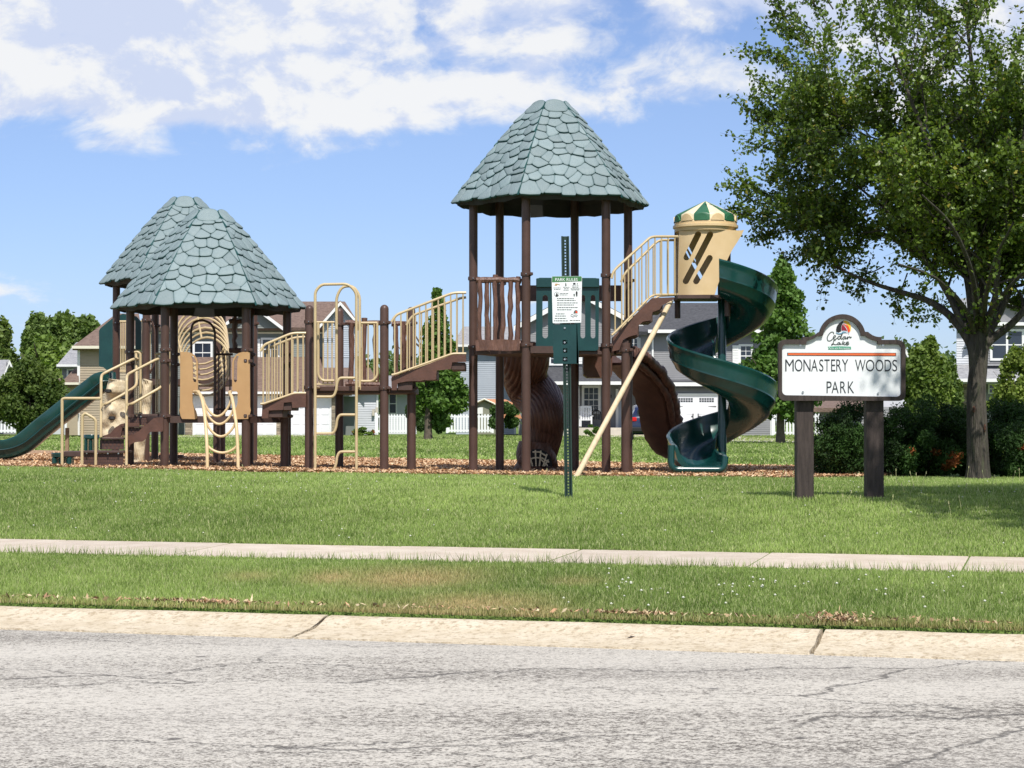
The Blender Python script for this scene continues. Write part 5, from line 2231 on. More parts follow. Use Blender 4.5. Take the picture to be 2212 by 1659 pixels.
def text(body, cx, cy, w, h, Y, cv, material, parent, name='lettering', thin=0.0, th=0.003, shear=0.0, Yw=None, kind=None):
    """flat letters scaled to fill w x h measured units round (cx, cy)"""
    cu = bpy.data.curves.new('t', 'FONT')
    cu.body = body
    cu.size = 1.0
    cu.offset = thin
    cu.shear = shear
    cu.align_x = 'LEFT'
    o = bpy.data.objects.new('t', cu)
    col.objects.link(o)
    dgr = bpy.context.evaluated_depsgraph_get()
    me = bpy.data.meshes.new_from_object(o.evaluated_get(dgr))
    co = np.zeros(len(me.vertices) * 3)
    me.vertices.foreach_get('co', co)
    co = co.reshape(-1, 3)
    x0, x1 = co[:, 0].min(), co[:, 0].max()
    y0, y1 = co[:, 1].min(), co[:, 1].max()
    mb = MB()
    V = []
    for v in co:
        px = cx - w / 2 + (v[0] - x0) / (x1 - x0) * w
        py = cy + h / 2 - (v[1] - y0) / (y1 - y0) * h
        q = cv(px, py)
        p = W(q[0], q[1], Yw or Y)
        V.append((p.x, Y, p.z))
    mb.add(V, [tuple(p.vertices) for p in me.polygons])
    bpy.data.objects.remove(o)
    bpy.data.meshes.remove(me)
    bpy.data.curves.remove(cu)
    return mb.build(name, material, parent, kind=kind)


def letters(body, x0, gaps, cy, h, Y, cv, material, parent):
    """one object for each letter, centred at the given places with given widths"""
    for ch, (cx, w) in zip(body, gaps):
        text(ch, cx, cy, w, h, Y, cv, material, parent, name='letter', thin=-0.002)


Y_L = YM - 0.0145
letters('MONASTERY', 0, [(238, 135), (382, 122), (515, 112), (633, 104), (742, 66), (832, 84), (930, 66), (1020, 82), (1118, 100)], 840, 190, Y_L, zs, MAT['letter'], face)
letters('WOODS', 0, [(1360, 166), (1515, 134), (1662, 124), (1797, 106), (1905, 76)], 842, 186, Y_L, zs, MAT['letter'], face)
letters('PARK', 0, [(865, 80), (960, 112), (1087, 92), (1212, 100)], 1187, 186, Y_L, zs, MAT['letter'], face)


def flat(name, loops, Y, material, parent, cv=zs, Yw=YM, th=0.002):
    mb = MB()
    lp = loops if isinstance(loops[0][0], (tuple, list)) else [loops]

    def f(x, y, d):
        p = W(*cv(x, y), Yw)
        return (p.x, Y + d, p.z)
    mb.plate(lp, f, th)
    return mb.build(name, material, parent)


flat('stripe_edge', [(198, 640), (1922, 642), (1922, 694), (198, 686)], YM - 0.015, MAT['letter'], face)
flat('stripe', [(210, 648), (1912, 650), (1912, 686), (210, 678)], YM - 0.0185, MAT['orange'], face)
# emblem: sails and sun over water
flat('sail', cpl(1092, 128, 960, 190, 972, 305) + [(1010, 322), (1055, 300)] + cpl(1055, 300, 1040, 230, 1082, 170)[1:], YM - 0.0145, MAT['ink'], face)
flat('inner_sail', cpl(1075, 190, 1045, 240, 1062, 292) + cpl(1062, 292, 1110, 285, 1150, 300)[1:] + cpl(1150, 300, 1130, 240, 1075, 190)[1:-1], YM - 0.0145, MAT['maroon'], face)
flat('front_sail', cpl(1080, 182, 1150, 225, 1160, 312) + cpl(1160, 312, 1180, 322, 1182, 316)[1:] + cpl(1188, 300, 1185, 200, 1080, 182)[:-1], YM - 0.017, MAT['red'], face)
flat('sun_rays', cpl(1092, 132, 1165, 128, 1195, 190) + cpl(1200, 200, 1215, 250, 1196, 312)[1:] + cpl(1185, 262, 1165, 195, 1092, 160), YM - 0.0155, MAT['yellow'], face)
flat('wave', cpl(968, 312, 1010, 345, 1060, 322) + cpl(1070, 305, 1120, 290, 1180, 345) + cpl(1178, 332, 1120, 310, 1075, 330) + cpl(1060, 340, 1010, 360, 968, 322), YM - 0.019, MAT['blue_ink'], face)


def stroke(P, wid, parent, Y=YM - 0.0148, material=None, cv=zs, Yw=YM):
    """pen stroke as a flat ribbon"""
    S = smooth_path([Vector((p[0], p[1], 0)) for p in P], 6)
    a_, b_ = [], []
    for i, p in enumerate(S):
        d_ = (S[min(i + 1, len(S) - 1)] - S[max(i - 1, 0)]).normalized()
        n_ = Vector((-d_.y, d_.x, 0)) * wid / 2
        a_.append(p + n_)
        b_.append(p - n_)
    V = []
    for p in a_ + b_:
        q = W(*cv(p.x, p.y), Yw)
        V.append((q.x, Y, q.z))
    k = len(S)
    mb = MB()
    mb.add(V, [(i, i + 1, k + i + 1, k + i) for i in range(k - 1)])
    return mb


def script(name, strokes, wid, parent):
    mb = MB()
    for i, P in enumerate(strokes):
        s_ = stroke(P, wid, parent, Y=YM - 0.0148 - 0.0003 * i)
        mb.add(s_.v, s_.f)
    return mb.build(name, MAT['script'], parent)


script('script_word', [[(935, 345), (925, 315), (890, 318), (850, 360), (832, 410), (845, 450), (885, 450), (920, 420)],
                       [(920, 410), (950, 400), (965, 375), (945, 370), (930, 400), (945, 432), (975, 420), (1000, 400)],
                       [(1045, 380), (1010, 385), (1000, 410), (1015, 428), (1040, 405), (1075, 325), (1050, 400), (1060, 425), (1080, 410)],
                       [(1125, 385), (1090, 390), (1080, 412), (1095, 425), (1120, 400), (1122, 420), (1145, 405)],
                       [(1150, 385), (1155, 400), (1150, 425), (1165, 395), (1190, 388), (1195, 405), (1218, 390)]], 15, face)
script('script_word', [[(965, 445), (935, 450), (925, 500), (900, 520), (915, 500), (960, 512), (1000, 505)],
                       [(1035, 480), (1005, 482), (995, 505), (1010, 512), (1035, 490), (1032, 512), (1055, 500)],
                       [(1085, 450), (1065, 515)], [(1115, 475), (1075, 495), (1110, 512), (1130, 500)],
                       [(1130, 498), (1160, 490), (1165, 470), (1140, 475), (1130, 505), (1155, 515), (1178, 495)]], 15, face)
flat('ribbon', [(842, 545), (1020, 538), (1210, 545), (1205, 562), (1212, 585), (1020, 592), (845, 590), (850, 568)], YM - 0.0148, MAT['ribbon'], face)
text('Parks and Recreation', 1027, 566, 335, 30, YM - 0.0172, zs, MAT['sign_white'], face, name='ribbon_lettering')
for (x_, y_) in ((1712, 525), (445, 1262), (1635, 1280), (405, 522)):
    q = W(*zs(x_, y_), YM)
    mb = MB()
    mb.tube([Vector((q.x, YM - .024, q.z)), Vector((q.x, YM - .012, q.z))], 0.011, 10)
    mb.build('screw', MAT['steel'], face)
for (xa, xb) in ((1721.5, 1759), (1873, 1910.5)):
    a_, b_ = W(xa, 862, YM), W(xb, 862, YM)
    mb = MB()
    mb.bbox((a_.x, YM + 0.0365, GZ(a_.x, YM) - 0.1), (b_.x, YM + 0.20, a_.z + 0.04), 0.008)
    mb.build('post', MAT['sign_brown'], sign)

# ------------------------------------------------------------------ park rules sign
YR = 20.3
def zr(x, y): return (1151.9 + x / 7.5615, 576 + y / 7.5615)


rx = (1227.5 - 1106) / F * YR
rules = thing('park_rules_sign', 'white park rules sign on a green perforated steel post in front of the tall tower', 'sign', (rx, YR, GZ(rx, YR)))
MAT['post_green'] = mat('green_steel_post', (0.010, 0.030, 0.024), (0.016, 0.042, 0.033), 8, 0.5)
MAT['header_green'] = mat('mid_green_print', (0.045, 0.18, 0.055), rough=0.5)
zt, zb2 = W(1222, 510, YR).z, GZ(rx, YR) - 0.1
pcx = (1228.5 - 1106) / F * YR
tx = (1221 - 1106) / F * YR


def post_x(x, z):
    return x + pcx + (tx - pcx) * (z - zb2) / (zt - zb2)


mb = MB()
nh = 84
zA, zB_ = zb2 + 0.14, zt - 0.03
dz_ = (zB_ - zA) / nh


def web(x, z, d):
    return (post_x(x, z), YR + .028 + d, z)


def wq(x0, x1, z0, z1):
    for d in (0, .004):
        P = [web(x0, z0, d), web(x1, z0, d), web(x1, z1, d), web(x0, z1, d)]
        mb.add(P, [(0, 1, 2, 3)] if d == 0 else [(3, 2, 1, 0)])


wq(-.017, .017, zb2, zA)
wq(-.017, .017, zB_, zt)
for i in range(nh):
    z0, z1 = zA + dz_ * i, zA + dz_ * (i + 1)
    hz, hx = .0075, .0065
    zm = (z0 + z1) / 2
    wq(-.017, .017, z0, zm - hz)
    wq(-.017, .017, zm + hz, z1)
    wq(-.017, -hx, zm - hz, zm + hz)
    wq(hx, .017, zm - hz, zm + hz)
for sg in (-1, 1):
    q4 = []
    for z_ in (zb2, zt):
        for (x_, y_) in ((.017, .028), (.026, .0), (.041, .0), (.041, .004), (.029, .004), (.020, .032)):
            q4.append((post_x(sg * x_, z_), YR + y_, z_))
    mb.add(q4, [(j, (j + 1) % 6, 6 + (j + 1) % 6, 6 + j) for j in range(6)] + [tuple(range(6, 12))])
mb.build('post', MAT['post_green'], rules)


def rfn(Y0):
    def f(x, y, d):
        p = W(*zr(x, y), YR)
        return (p.x, Y0 + d, p.z)
    return f


mb = MB()
mb.plate([[(325, 940), (715, 940), (740, 1585), (330, 1592)], [(478, 1200), (556, 1200), (556, 1275), (478, 1275)], [(485, 1335), (556, 1335), (556, 1408), (485, 1408)], [(480, 1478), (558, 1478), (558, 1550), (480, 1550)]], rfn(YR - 0.03), 0.004)
plate = mb.build('mounting_plate', MAT['green_panel'], rules)
mb = MB()
mb.box((W(*zr(705, 940), YR).x, YR - 0.03, W(*zr(705, 1590), YR).z), (W(*zr(740, 940), YR).x, YR + 0.02, W(*zr(705, 940), YR).z))
mb.build('side_bracket', MAT['green_panel'], rules)
for y_ in (1005, 1240, 1375, 1515):
    q = W(*zr(512, y_), YR)
    mb = MB()
    mb.tube([Vector((q.x, YR - .04, q.z)), Vector((q.x, YR - .026, q.z))], 0.010, 8)
    mb.build('bolt', MAT['steel'], plate)
mb = MB()
mb.plate([[(300, 172), (312, 162), (780, 160), (795, 170), (782, 912), (770, 918), (325, 926), (316, 918)]], rfn(YR - 0.042), 0.003)
rf = mb.build('rules_panel', MAT['sign_white'], rules)


def rflat(name, P, material, Y=YR - 0.0445, parent=None):
    mb = MB()
    mb.plate([P], rfn(Y), 0.001)
    return mb.build(name, material, parent or rf)


rflat('header', [(306, 172), (312, 165), (780, 163), (790, 172), (788, 242), (306, 258)], MAT['header_green'])
text('PARK RULES', 540, 216, 365, 50, YR - 0.0462, zr, MAT['sign_white'], rf, name='header_lettering', Yw=YR)
# small print: words too small to read in the photograph, set as broken dark dashes
rp = random.Random(3)
lines = [(330, 450, 352), (337, 442, 376), (485, 590, 340), (500, 575, 364), (492, 583, 388), (632, 738, 318), (636, 735, 342), (608, 770, 366), (620, 750, 384), (436, 572, 442), (438, 556, 466),
         (386, 664, 525), (386, 690, 556), (386, 728, 596), (388, 664, 630), (386, 734, 672), (388, 622, 708), (370, 518, 775), (355, 536, 810), (350, 538, 850), (336, 562, 888), (595, 770, 882)]
mb = MB()
for (x0, x1, y_) in lines:
    x = x0
    while x < x1 - 6:
        w_ = min(rp.uniform(14, 46), x1 - x)
        h_ = 6.5 if y_ > 500 else 5
        mb.plate([[(x, y_ - h_), (x + w_, y_ - h_ + rp.uniform(-1, 1)), (x + w_, y_ + h_), (x, y_ + h_)]], rfn(YR - 0.0432), 0.0006)
        x += w_ + 7
mb.build('small_print', MAT['script'], rf, kind='stuff')
# pictograms
rflat('pictogram', arc(382, 456, 40, 0, 360, 16)[:-1], MAT['script'], YR - 0.0434)
rflat('pictogram', arc(382, 456, 33, 0, 360, 16)[:-1], MAT['sign_white'], YR - 0.0450)
rflat('pictogram', [(365, 475), (378, 432), (392, 440), (405, 478), (390, 492), (370, 488)], MAT['ink'], YR - 0.0466)
rflat('pictogram', [(698, 408), (712, 405), (722, 425), (718, 490), (700, 490), (692, 430)], MAT['ink'])
rflat('pictogram', [(655, 450), (680, 448), (675, 490), (658, 488)], MAT['script'])
rflat('pictogram', [(648, 272), (685, 268), (690, 296), (650, 298)], MAT['ink'])
rflat('pictogram', [(706, 285), (728, 272), (722, 298)], MAT['script'])
rflat('pictogram', [(522, 275), (535, 270), (542, 318), (518, 320)], MAT['script'])
rflat('pictogram', [(345, 312), (365, 280), (400, 285), (440, 300), (430, 306), (395, 296), (380, 316)], MAT['tan_panel'])
rflat('emblem', cpl(656, 768, 660, 720, 690, 712) + cpl(720, 720, 722, 750, 722, 762), MAT['script'])
rflat('emblem', [(690, 720), (722, 745), (720, 764), (692, 760)], MAT['red'], YR - 0.0462)
mb = MB()
for P in ([(650, 780), (620, 785), (615, 810), (650, 815)], [(650, 800), (690, 790), (725, 800)], [(640, 835), (680, 810), (715, 825)]):
    s_ = stroke([(a, b) for a, b in P], 6, rf, Y=YR - 0.0446, cv=zr, Yw=YR)
    mb.add(s_.v, s_.f)
mb.build('script_word', MAT['script'], rf)
# ------------------------------------------------------------------ houses
def siding(poly, Y, material, parent, pitch=0.115, name='siding'):
    """lapped boards filling a polygon given in picture units at distance Y"""
    P = [W(x, y, Y) for x, y in poly]
    zs_ = [p.z for p in P]
    z0, z1 = min(zs_), max(zs_)
    n = max(1, int(round((z1 - z0) / pitch)))
    h = (z1 - z0) / n

    def xr(z):
        hits = []
        for i in range(len(P)):
            a, b = P[i], P[(i + 1) % len(P)]
            if (a.z - z) * (b.z - z) <= 0 and abs(a.z - b.z) > 1e-9:
                hits.append(a.x + (b.x - a.x) * (z - a.z) / (b.z - a.z))
        return (min(hits), max(hits)) if len(hits) >= 2 else None
    V, Fc = [], []
    for i in range(n):
        a = xr(z0 + h * (i + 0.02))
        b = xr(z0 + h * (i + 0.98))
        if not a or not b:
            continue
        za_, zb_ = z0 + h * i, z0 + h * (i + 1)
        o = len(V)
        V += [(a[0], Y - 0.028, za_), (a[1], Y - 0.028, za_), (b[1], Y - 0.004, zb_), (b[0], Y - 0.004, zb_), (a[0], Y, za_), (a[1], Y, za_)]
        Fc += [(o, o + 1, o + 2, o + 3), (o, o + 4, o + 5, o + 1)]
    mb = MB()
    mb.add(V, Fc)
    return mb.build(name, material, parent, kind='stuff')


def hbox(name, xa, xb, ya, yb, Y0, Y1, material, parent, b=0.0, label=None):
    A, B = W(xa, ya, Y0), W(xb, yb, Y0)
    mb = MB()
    mb.box((A.x, Y0, A.z), (B.x, Y1, B.z))
    return mb.build(name, material, parent, label=label)


def body(name, poly, Y, depth, material, parent):
    """solid wall block behind the siding"""
    mb = MB()
    turn = W(sum(p[0] for p in poly) / len(poly), 900, Y).x / Y        # each house faces the street curve, so its flanks run a little askew
    mb.plate([poly], lambda x, y, d: (lambda p: (p.x + turn * d, Y + d, p.z))(W(x, y, Y)), depth)
    return mb.build(name, material, parent)


def window(xa, xb, ya, yb, Y, parent, cols=1, rows=2, shutters=None, trim='white_trim', tw=4.5, muntin=True):
    A, B = W(xa, ya, Y), W(xb, yb, Y)
    t_ = tw / ppm(Y)
    mb = MB()
    x0, x1, z1, z0 = A.x, B.x, A.z, B.z
    for (p, q) in (((x0 - t_, Y - .06, z0 - t_), (x1 + t_, Y - .01, z0)), ((x0 - t_, Y - .06, z1), (x1 + t_, Y - .01, z1 + t_)), ((x0 - t_, Y - .06, z0), (x0, Y - .01, z1)), ((x1, Y - .06, z0), (x1 + t_, Y - .01, z1))):
        mb.box(p, q)
    fr_ = mb.build('window', MAT[trim], parent)
    mb = MB()
    mb.box((x0, Y - 0.032, z0), (x1, Y - 0.028, z1))
    mb.build('pane', MAT['glass'], fr_)
    mb = MB()
    zm = (z0 + z1) / 2
    mb.box((x0, Y - 0.05, zm - .025), (x1, Y - 0.034, zm + .025))
    for c in range(1, cols):
        xm = x0 + (x1 - x0) * c / cols
        wv = 0.05 if cols == 2 and not muntin else 0.014
        mb.box((xm - wv, Y - 0.047, z0), (xm + wv, Y - 0.036, z1))
    if muntin:
        for r in range(1, rows * 2):
            zz_ = z0 + (z1 - z0) * r / (rows * 2)
            mb.box((x0, Y - 0.042, zz_ - .010), (x1, Y - 0.038, zz_ + .010))
    mb.build('sash_bars', MAT[trim], fr_)
    if shutters:
        for (sa, sb) in shutters:
            a_, b_ = W(sa, ya - 2, Y), W(sb, yb + 2, Y)
            mb = MB()
            mb.box((a_.x, Y - .07, b_.z), (b_.x, Y - .02, a_.z))
            nl = 8
            for i in range(nl):
                zz_ = b_.z + (a_.z - b_.z) * (i + .5) / nl
                mb.box((a_.x + .04, Y - .085, zz_ - .05), (b_.x - .04, Y - .07, zz_ + .03))
            mb.build('shutter', MAT['white_trim'], parent)
    return fr_


def roof_quad(P, parent, material, th=0.16, name='roof', trim=None):
    """roof plane given by corners in the place, with thickness"""
    P = [Vector(p) for p in P]
    n = (P[1] - P[0]).cross(P[2] - P[0]).normalized()
    if n.z < 0:
        P = list(reversed(P))
        n = -n
    k = len(P)
    mb = MB()
    mb.add([p + n * 0.02 for p in P] + [p - n * th for p in P], [tuple(range(k)), tuple(reversed(range(k, 2 * k)))] + [(i, k + i, k + (i + 1) % k, (i + 1) % k) for i in range(k)])
    return mb.build(name, material, parent)


def rake(pts, Y, parent, material='white_trim', w=0.20, name='rake_board'):
    P = [W(x, y, Y) for x, y in pts]
    for a, b in zip(P[:-1], P[1:]):
        mb = MB()
        mb.add([a + Vector((0, 0, 0)), b, b - Vector((0, 0, w)), a - Vector((0, 0, w)), a + Vector((0, .08, 0)), b + Vector((0, .08, 0)), b + Vector((0, .08, -w)), a + Vector((0, .08, -w))],
               [(0, 3, 2, 1), (4, 5, 6, 7), (0, 1, 5, 4), (3, 7, 6, 2), (1, 2, 6, 5), (0, 4, 7, 3)])
        mb.build(name, MAT[material], parent)


def garage_door(xa, xb, ya, yb, Y, parent, rows=4, colsn=4, carriage=False):
    A, B = W(xa, ya, Y), W(xb, yb, Y)
    x0, x1, z1, z0 = A.x, B.x, A.z, B.z
    mb = MB()
    t_ = 0.10
    for (p, q) in (((x0 - t_, Y - .07, z0), (x0, Y - .01, z1 + t_)), ((x1, Y - .07, z0), (x1 + t_, Y - .01, z1 + t_)), ((x0, Y - .07, z1), (x1, Y - .01, z1 + t_))):
        mb.box(p, q)
    mb.build('door_trim', MAT['white_trim'], parent)
    mb = MB()
    mb.box((x0, Y - .03, z0), (x1, Y + .01, z1))
    d_ = mb.build('garage_door', MAT['garage'], parent)
    H_ = (z1 - z0) / rows
    Wc = (x1 - x0) / colsn
    for i in range(rows):
        for j in range(colsn):
            if carriage and i == rows - 1:
                continue
            mb = MB()
            mb.bbox((x0 + Wc * j + .07, Y - .045, z0 + H_ * i + .06), (x0 + Wc * (j + 1) - .07, Y - .0305, z0 + H_ * (i + 1) - .05), .012)
            mb.build('panel', MAT['garage'], d_)
    if carriage:
        for s_ in (0, 1):
            xa_ = x0 + (x1 - x0) * (0.10 + 0.48 * s_)
            ww = (x1 - x0) * 0.34
            mb = MB()
            mb.box((xa_, Y - .040, z1 - H_ * .68), (xa_ + ww, Y - .0305, z1 - H_ * .28))
            pn = mb.build('pane', MAT['glass'], d_)
            mb = MB()
            for c in range(0, 7):
                xm = xa_ + ww * c / 6
                mb.box((xm - .012, Y - .046, z1 - H_ * .70), (xm + .012, Y - .041, z1 - H_ * .26))
            zm = z1 - H_ * .48
            mb.box((xa_, Y - .046, zm - .012), (xa_ + ww, Y - .041, zm + .012))
            mb.build('sash_bars', MAT['garage'], d_)
        xm = (x0 + x1) / 2
        mb = MB()
        mb.box((xm - .012, Y - .048, z0), (xm + .012, Y - .031, z1))
        mb.build('centre_joint', MAT['white_trim'], d_)
        for s_ in (-1, 1):
            mb = MB()
            mb.box((xm + s_ * .14 - .02, Y - .09, z0 + (z1 - z0) * .40), (xm + s_ * .14 + .02, Y - .05, z0 + (z1 - z0) * .54))
            mb.box((xm + s_ * .14 - .02, Y - .075, z0 + (z1 - z0) * .46), (xm + s_ * .26 + .02, Y - .05, z0 + (z1 - z0) * .48))
            mb.build('handle', MAT['black_metal'], d_)
            for zf in (0.72, 0.06):
                xe = x0 + .08 if s_ < 0 else x1 - .08
                mb = MB()
                mb.tube([Vector((xe, Y - .05, z0 + (z1 - z0) * zf)), Vector((xe - s_ * .42, Y - .05, z0 + (z1 - z0) * zf))], [.03, .012], 6)
                mb.build('strap_hinge', MAT['black_metal'], d_)
    return d_


def stone_pier(xa, xb, ya, yb, Y, parent, seed=1, dep=0.35):
    A, B = W(xa, ya, Y), W(xb, yb, Y)
    x0, x1, z1, z0 = A.x, B.x, A.z, B.z
    mb = MB()
    mb.box((x0 + .01, Y + .01, z0), (x1 - .01, Y + dep, z1))
    core = mb.build('stone_pier', MAT['mortar'], parent)
    r = random.Random(seed)
    z = z0
    shared = {}
    while z < z1 - .03:
        h = min(r.uniform(.10, .17), z1 - z)
        x = x0
        while x < x1 - .02:
            w_ = min(r.uniform(.18, .42), x1 - x)
            mb = MB()
            mb.bbox((x + .006, Y - r.uniform(.01, .04), z + .006), (x + w_ - .006, Y + .05, z + h - .006), .012)
            mb.build('stone', MAT['stone'], core)
            x += w_
        z += h
    return core


def house_root(name, label, px, Y, base):
    return thing(name, label, 'house', W(px, base, Y))


# --- house behind the ladder: two storeys, brown roofs, two white garage doors
YH = 108.0
GB = 941
hA = house_root('house', 'two storey grey house with brown roofs, white garage doors and stone piers', 560, YH, GB)
body('wall', [(318, GB), (318, 712), (768, 712), (768, GB)], YH + 2.2, 8, MAT['siding_sage'], hA)
siding([(318, 856), (318, 712), (768, 712), (768, 856)], YH + 2.2, MAT['siding_sage'], hA)
hbox('eave_board', 312, 774, 705, 712, YH + 1.8, YH + 2.15, MAT['cream_trim'], hA)
hbox('band_board', 318, 768, 717, 721, YH + 2.12, YH + 2.17, MAT['cream_trim'], hA)
roof_quad([W(300, 708, YH + 1.6), W(780, 708, YH + 1.6), W(745, 652, YH + 6.5), W(330, 652, YH + 6.5)], hA, MAT['shingle_brown'])
roof_quad([W(300, 708, YH + 11.4), W(780, 708, YH + 11.4), W(745, 652, YH + 6.5), W(330, 652, YH + 6.5)], hA, MAT['shingle_brown'])
# front gable over the windows
body('gable', [(476, 709), (543, 659), (610, 709)], YH + 1.5, 3.5, MAT['siding_sage'], hA)
siding([(476, 709), (543, 659), (610, 709)], YH + 1.5, MAT['siding_sage'], hA)
for sgn, xe in ((-1, 468), (1, 618)):
    roof_quad([W(543, 654, YH + 1.1), W(xe, 711, YH + 1.1), W(xe, 711, YH + 5), W(543, 654, YH + 5)], hA, MAT['shingle_brown'], name='gable_roof')
rake([(468, 711), (543, 655), (618, 711)], YH + 1.05, hA)
# gable with pale blue siding at the right
body('gable', [(697, 856), (697, 698), (735, 656), (772, 698), (772, 856)], YH + 1.0, 5, MAT['siding_blue'], hA)
siding([(697, 772), (697, 698), (772, 698), (772, 772)], YH + 1.0, MAT['siding_blue'], hA)
siding([(697, 698), (735, 656), (772, 698)], YH + 1.0, MAT['siding_blue'], hA, name='siding')
for xe in (690, 779):
    roof_quad([W(735, 650, YH + .6), W(xe, 702, YH + .6), W(xe, 702, YH + 6), W(735, 650, YH + 6)], hA, MAT['shingle_brown'], name='gable_roof')
rake([(690, 702), (735, 651), (779, 702)], YH + .55, hA)
window(421, 455, 742, 782, YH + 2.15, hA, 2, 1)
window(568, 601, 734, 775, YH + 2.15, hA, 2, 1, shutters=[(553, 562)])
# garage storey in front
YG_ = YH - 1.0
body('garage_wall', [(398, GB), (398, 845), (726, 845), (726, GB)], YG_, 4, MAT['siding_sage'], hA)
siding([(398, 858), (398, 846), (726, 846), (726, 858)], YG_, MAT['siding_sage'], hA)
roof_quad([W(390, 849, YG_ - .5), W(760, 849, YG_ - .5), W(757, 772, YH + 2.1), W(392, 772, YH + 2.1)], hA, MAT['shingle_brown'], name='lower_roof')
hbox('gutter', 390, 760, 846, 851, YG_ - .6, YG_ - .45, MAT['white_trim'], hA)
garage_door(420, 594, 857, 940, YG_, hA, 4, 8)
garage_door(609, 713, 857, 940, YG_, hA, 4, 5)
for k, (a, b) in enumerate(((400, 416), (597, 606), (716, 725))):
    stone_pier(a, b, 858, GB, YG_ - .12, hA, k)
# one storey wing with pale siding
body('wing_wall', [(728, GB - 2), (728, 838), (815, 838), (815, GB - 2)], YH + 2.5, 7, MAT['siding_pale'], hA)
siding([(728, GB - 2), (728, 838), (815, 838), (815, GB - 2)], YH + 2.5, MAT['siding_pale'], hA, 0.13)
roof_quad([W(726, 840, YH + 2.0), W(822, 840, YH + 2.0), W(800, 795, YH + 6), W(735, 795, YH + 6)], hA, MAT['shingle_brown'], name='lower_roof')
rake([(730, 842), (760, 806), (790, 842)], YH + 1.9, hA)
hbox('corner_board', 813, 817, 838, GB - 2, YH + 2.40, YH + 2.5, MAT['white_trim'], hA)
for (x0, x1, y0, y1) in ((804, 809, 884, 898), (811, 816, 880, 892)):
    hbox('meter_box', x0, x1, y0, y1, YH + 2.25, YH + 2.40, MAT['concrete'], hA)
mb = MB()
mb.tube(fillet(L3([(739, 880), (739, 926), (745, 938), (768, 940)], YH + 2.3), .2), 0.05, 6)
mb.build('downpipe', MAT['white_trim'], hA)

# --- small house further back behind the picket fence
hB = house_root('house', 'low pale grey house with a dark window behind the fence left of the conical tree', 862, 122, 938)
body('wall', [(828, 938), (828, 842), (900, 842), (900, 938)], 122, 8, MAT['siding_pale'], hB)
siding([(828, 938), (828, 842), (900, 842), (900, 938)], 121.95, MAT['siding_pale'], hB)
window(842, 855, 852, 892, 121.9, hB, 1, 1, tw=3)
roof_quad([W(822, 845, 121), W(906, 845, 121), W(895, 812, 126), W(830, 812, 126)], hB, MAT['shingle_grey'])
hbox('gutter', 822, 906, 842, 846, 120.8, 121, MAT['white_trim'], hB)

# --- tall pale blue house between the conical tree and the porch house
YC = 118.0
hC = house_root('house', 'tall pale blue grey house wall rising behind the orange roofed shed', 1060, YC, 938)
body('wall', [(985, 938), (985, 745), (1113, 745), (1113, 938)], YC, 9, MAT['siding_blue'], hC)
siding([(985, 938), (985, 745), (1113, 745), (1113, 938)], YC, MAT['siding_blue'], hC)
roof_quad([W(976, 748, YC - .5), W(1122, 748, YC - .5), W(1100, 706, YC + 4.5), W(1000, 706, YC + 4.5)], hC, MAT['shingle_grey'])
hbox('corner_board', 1110, 1115, 748, 938, YC - .1, YC - .03, MAT['white_trim'], hC)
hbox('gutter', 976, 1122, 744, 749, YC - .65, YC - .5, MAT['white_trim'], hC)

# --- shed with an orange gambrel roof
YSH = 104.0
shed = thing('garden_shed', 'small garden shed with an orange curved barn roof behind the white fence', 'shed', W(1060, 938, YSH))
gam = [(1020, 938), (1020, 890), (1030, 872), (1046, 866), (1066, 876), (1078, 900), (1078, 938)]
body('wall', gam, YSH, 3.2, MAT['shed_wall'], shed)
gp_ = [(1016, 894), (1028, 870), (1046, 862), (1068, 872), (1082, 904)]
for a, b in zip(gp_[:-1], gp_[1:]):
    A0, B0 = W(*a, YSH - .2), W(*b, YSH - .2)
    sh_ = Vector((1.1, 3.6, 0))
    roof_quad([A0, B0, B0 + sh_, A0 + sh_], shed, MAT['orange_roof'], 0.05)
mb = MB()
mb.tube(L3(gp_, YSH - .25), 0.05, 6)
mb.build('roof_edge', MAT['cream_trim'], shed)
hbox('vent', 1031, 1043, 880, 894, YSH - .05, YSH, MAT['white_trim'], shed)

# --- grey porch house in the middle, right
YD = 108.0
GD = 941
hD = house_root('house', 'two storey grey house with porch, white shutters and carriage style garage door', 1400, YD, GD)
# left block with gable
body('wall', [(1120, GD), (1120, 700), (1412, 700), (1412, GD)], YD + 1.5, 8, MAT['siding_grey'], hD)
siding([(1120, 800), (1120, 700), (1412, 700), (1412, 800)], YD + 1.5, MAT['siding_grey'], hD)
body('gable', [(1120, 702), (1250, 636), (1380, 702)], YD + 1.5, 8, MAT['siding_grey'], hD)
siding([(1120, 702), (1250, 636), (1380, 702)], YD + 1.5, MAT['siding_grey'], hD)
for xe in (1110, 1392):
    roof_quad([W(1250, 628, YD + 1.0), W(xe, 704, YD + 1.0), W(xe, 704, YD + 10), W(1250, 628, YD + 10)], hD, MAT['shingle_dark'])
rake([(1110, 704), (1250, 629), (1392, 704)], YD + .95, hD, w=.28)
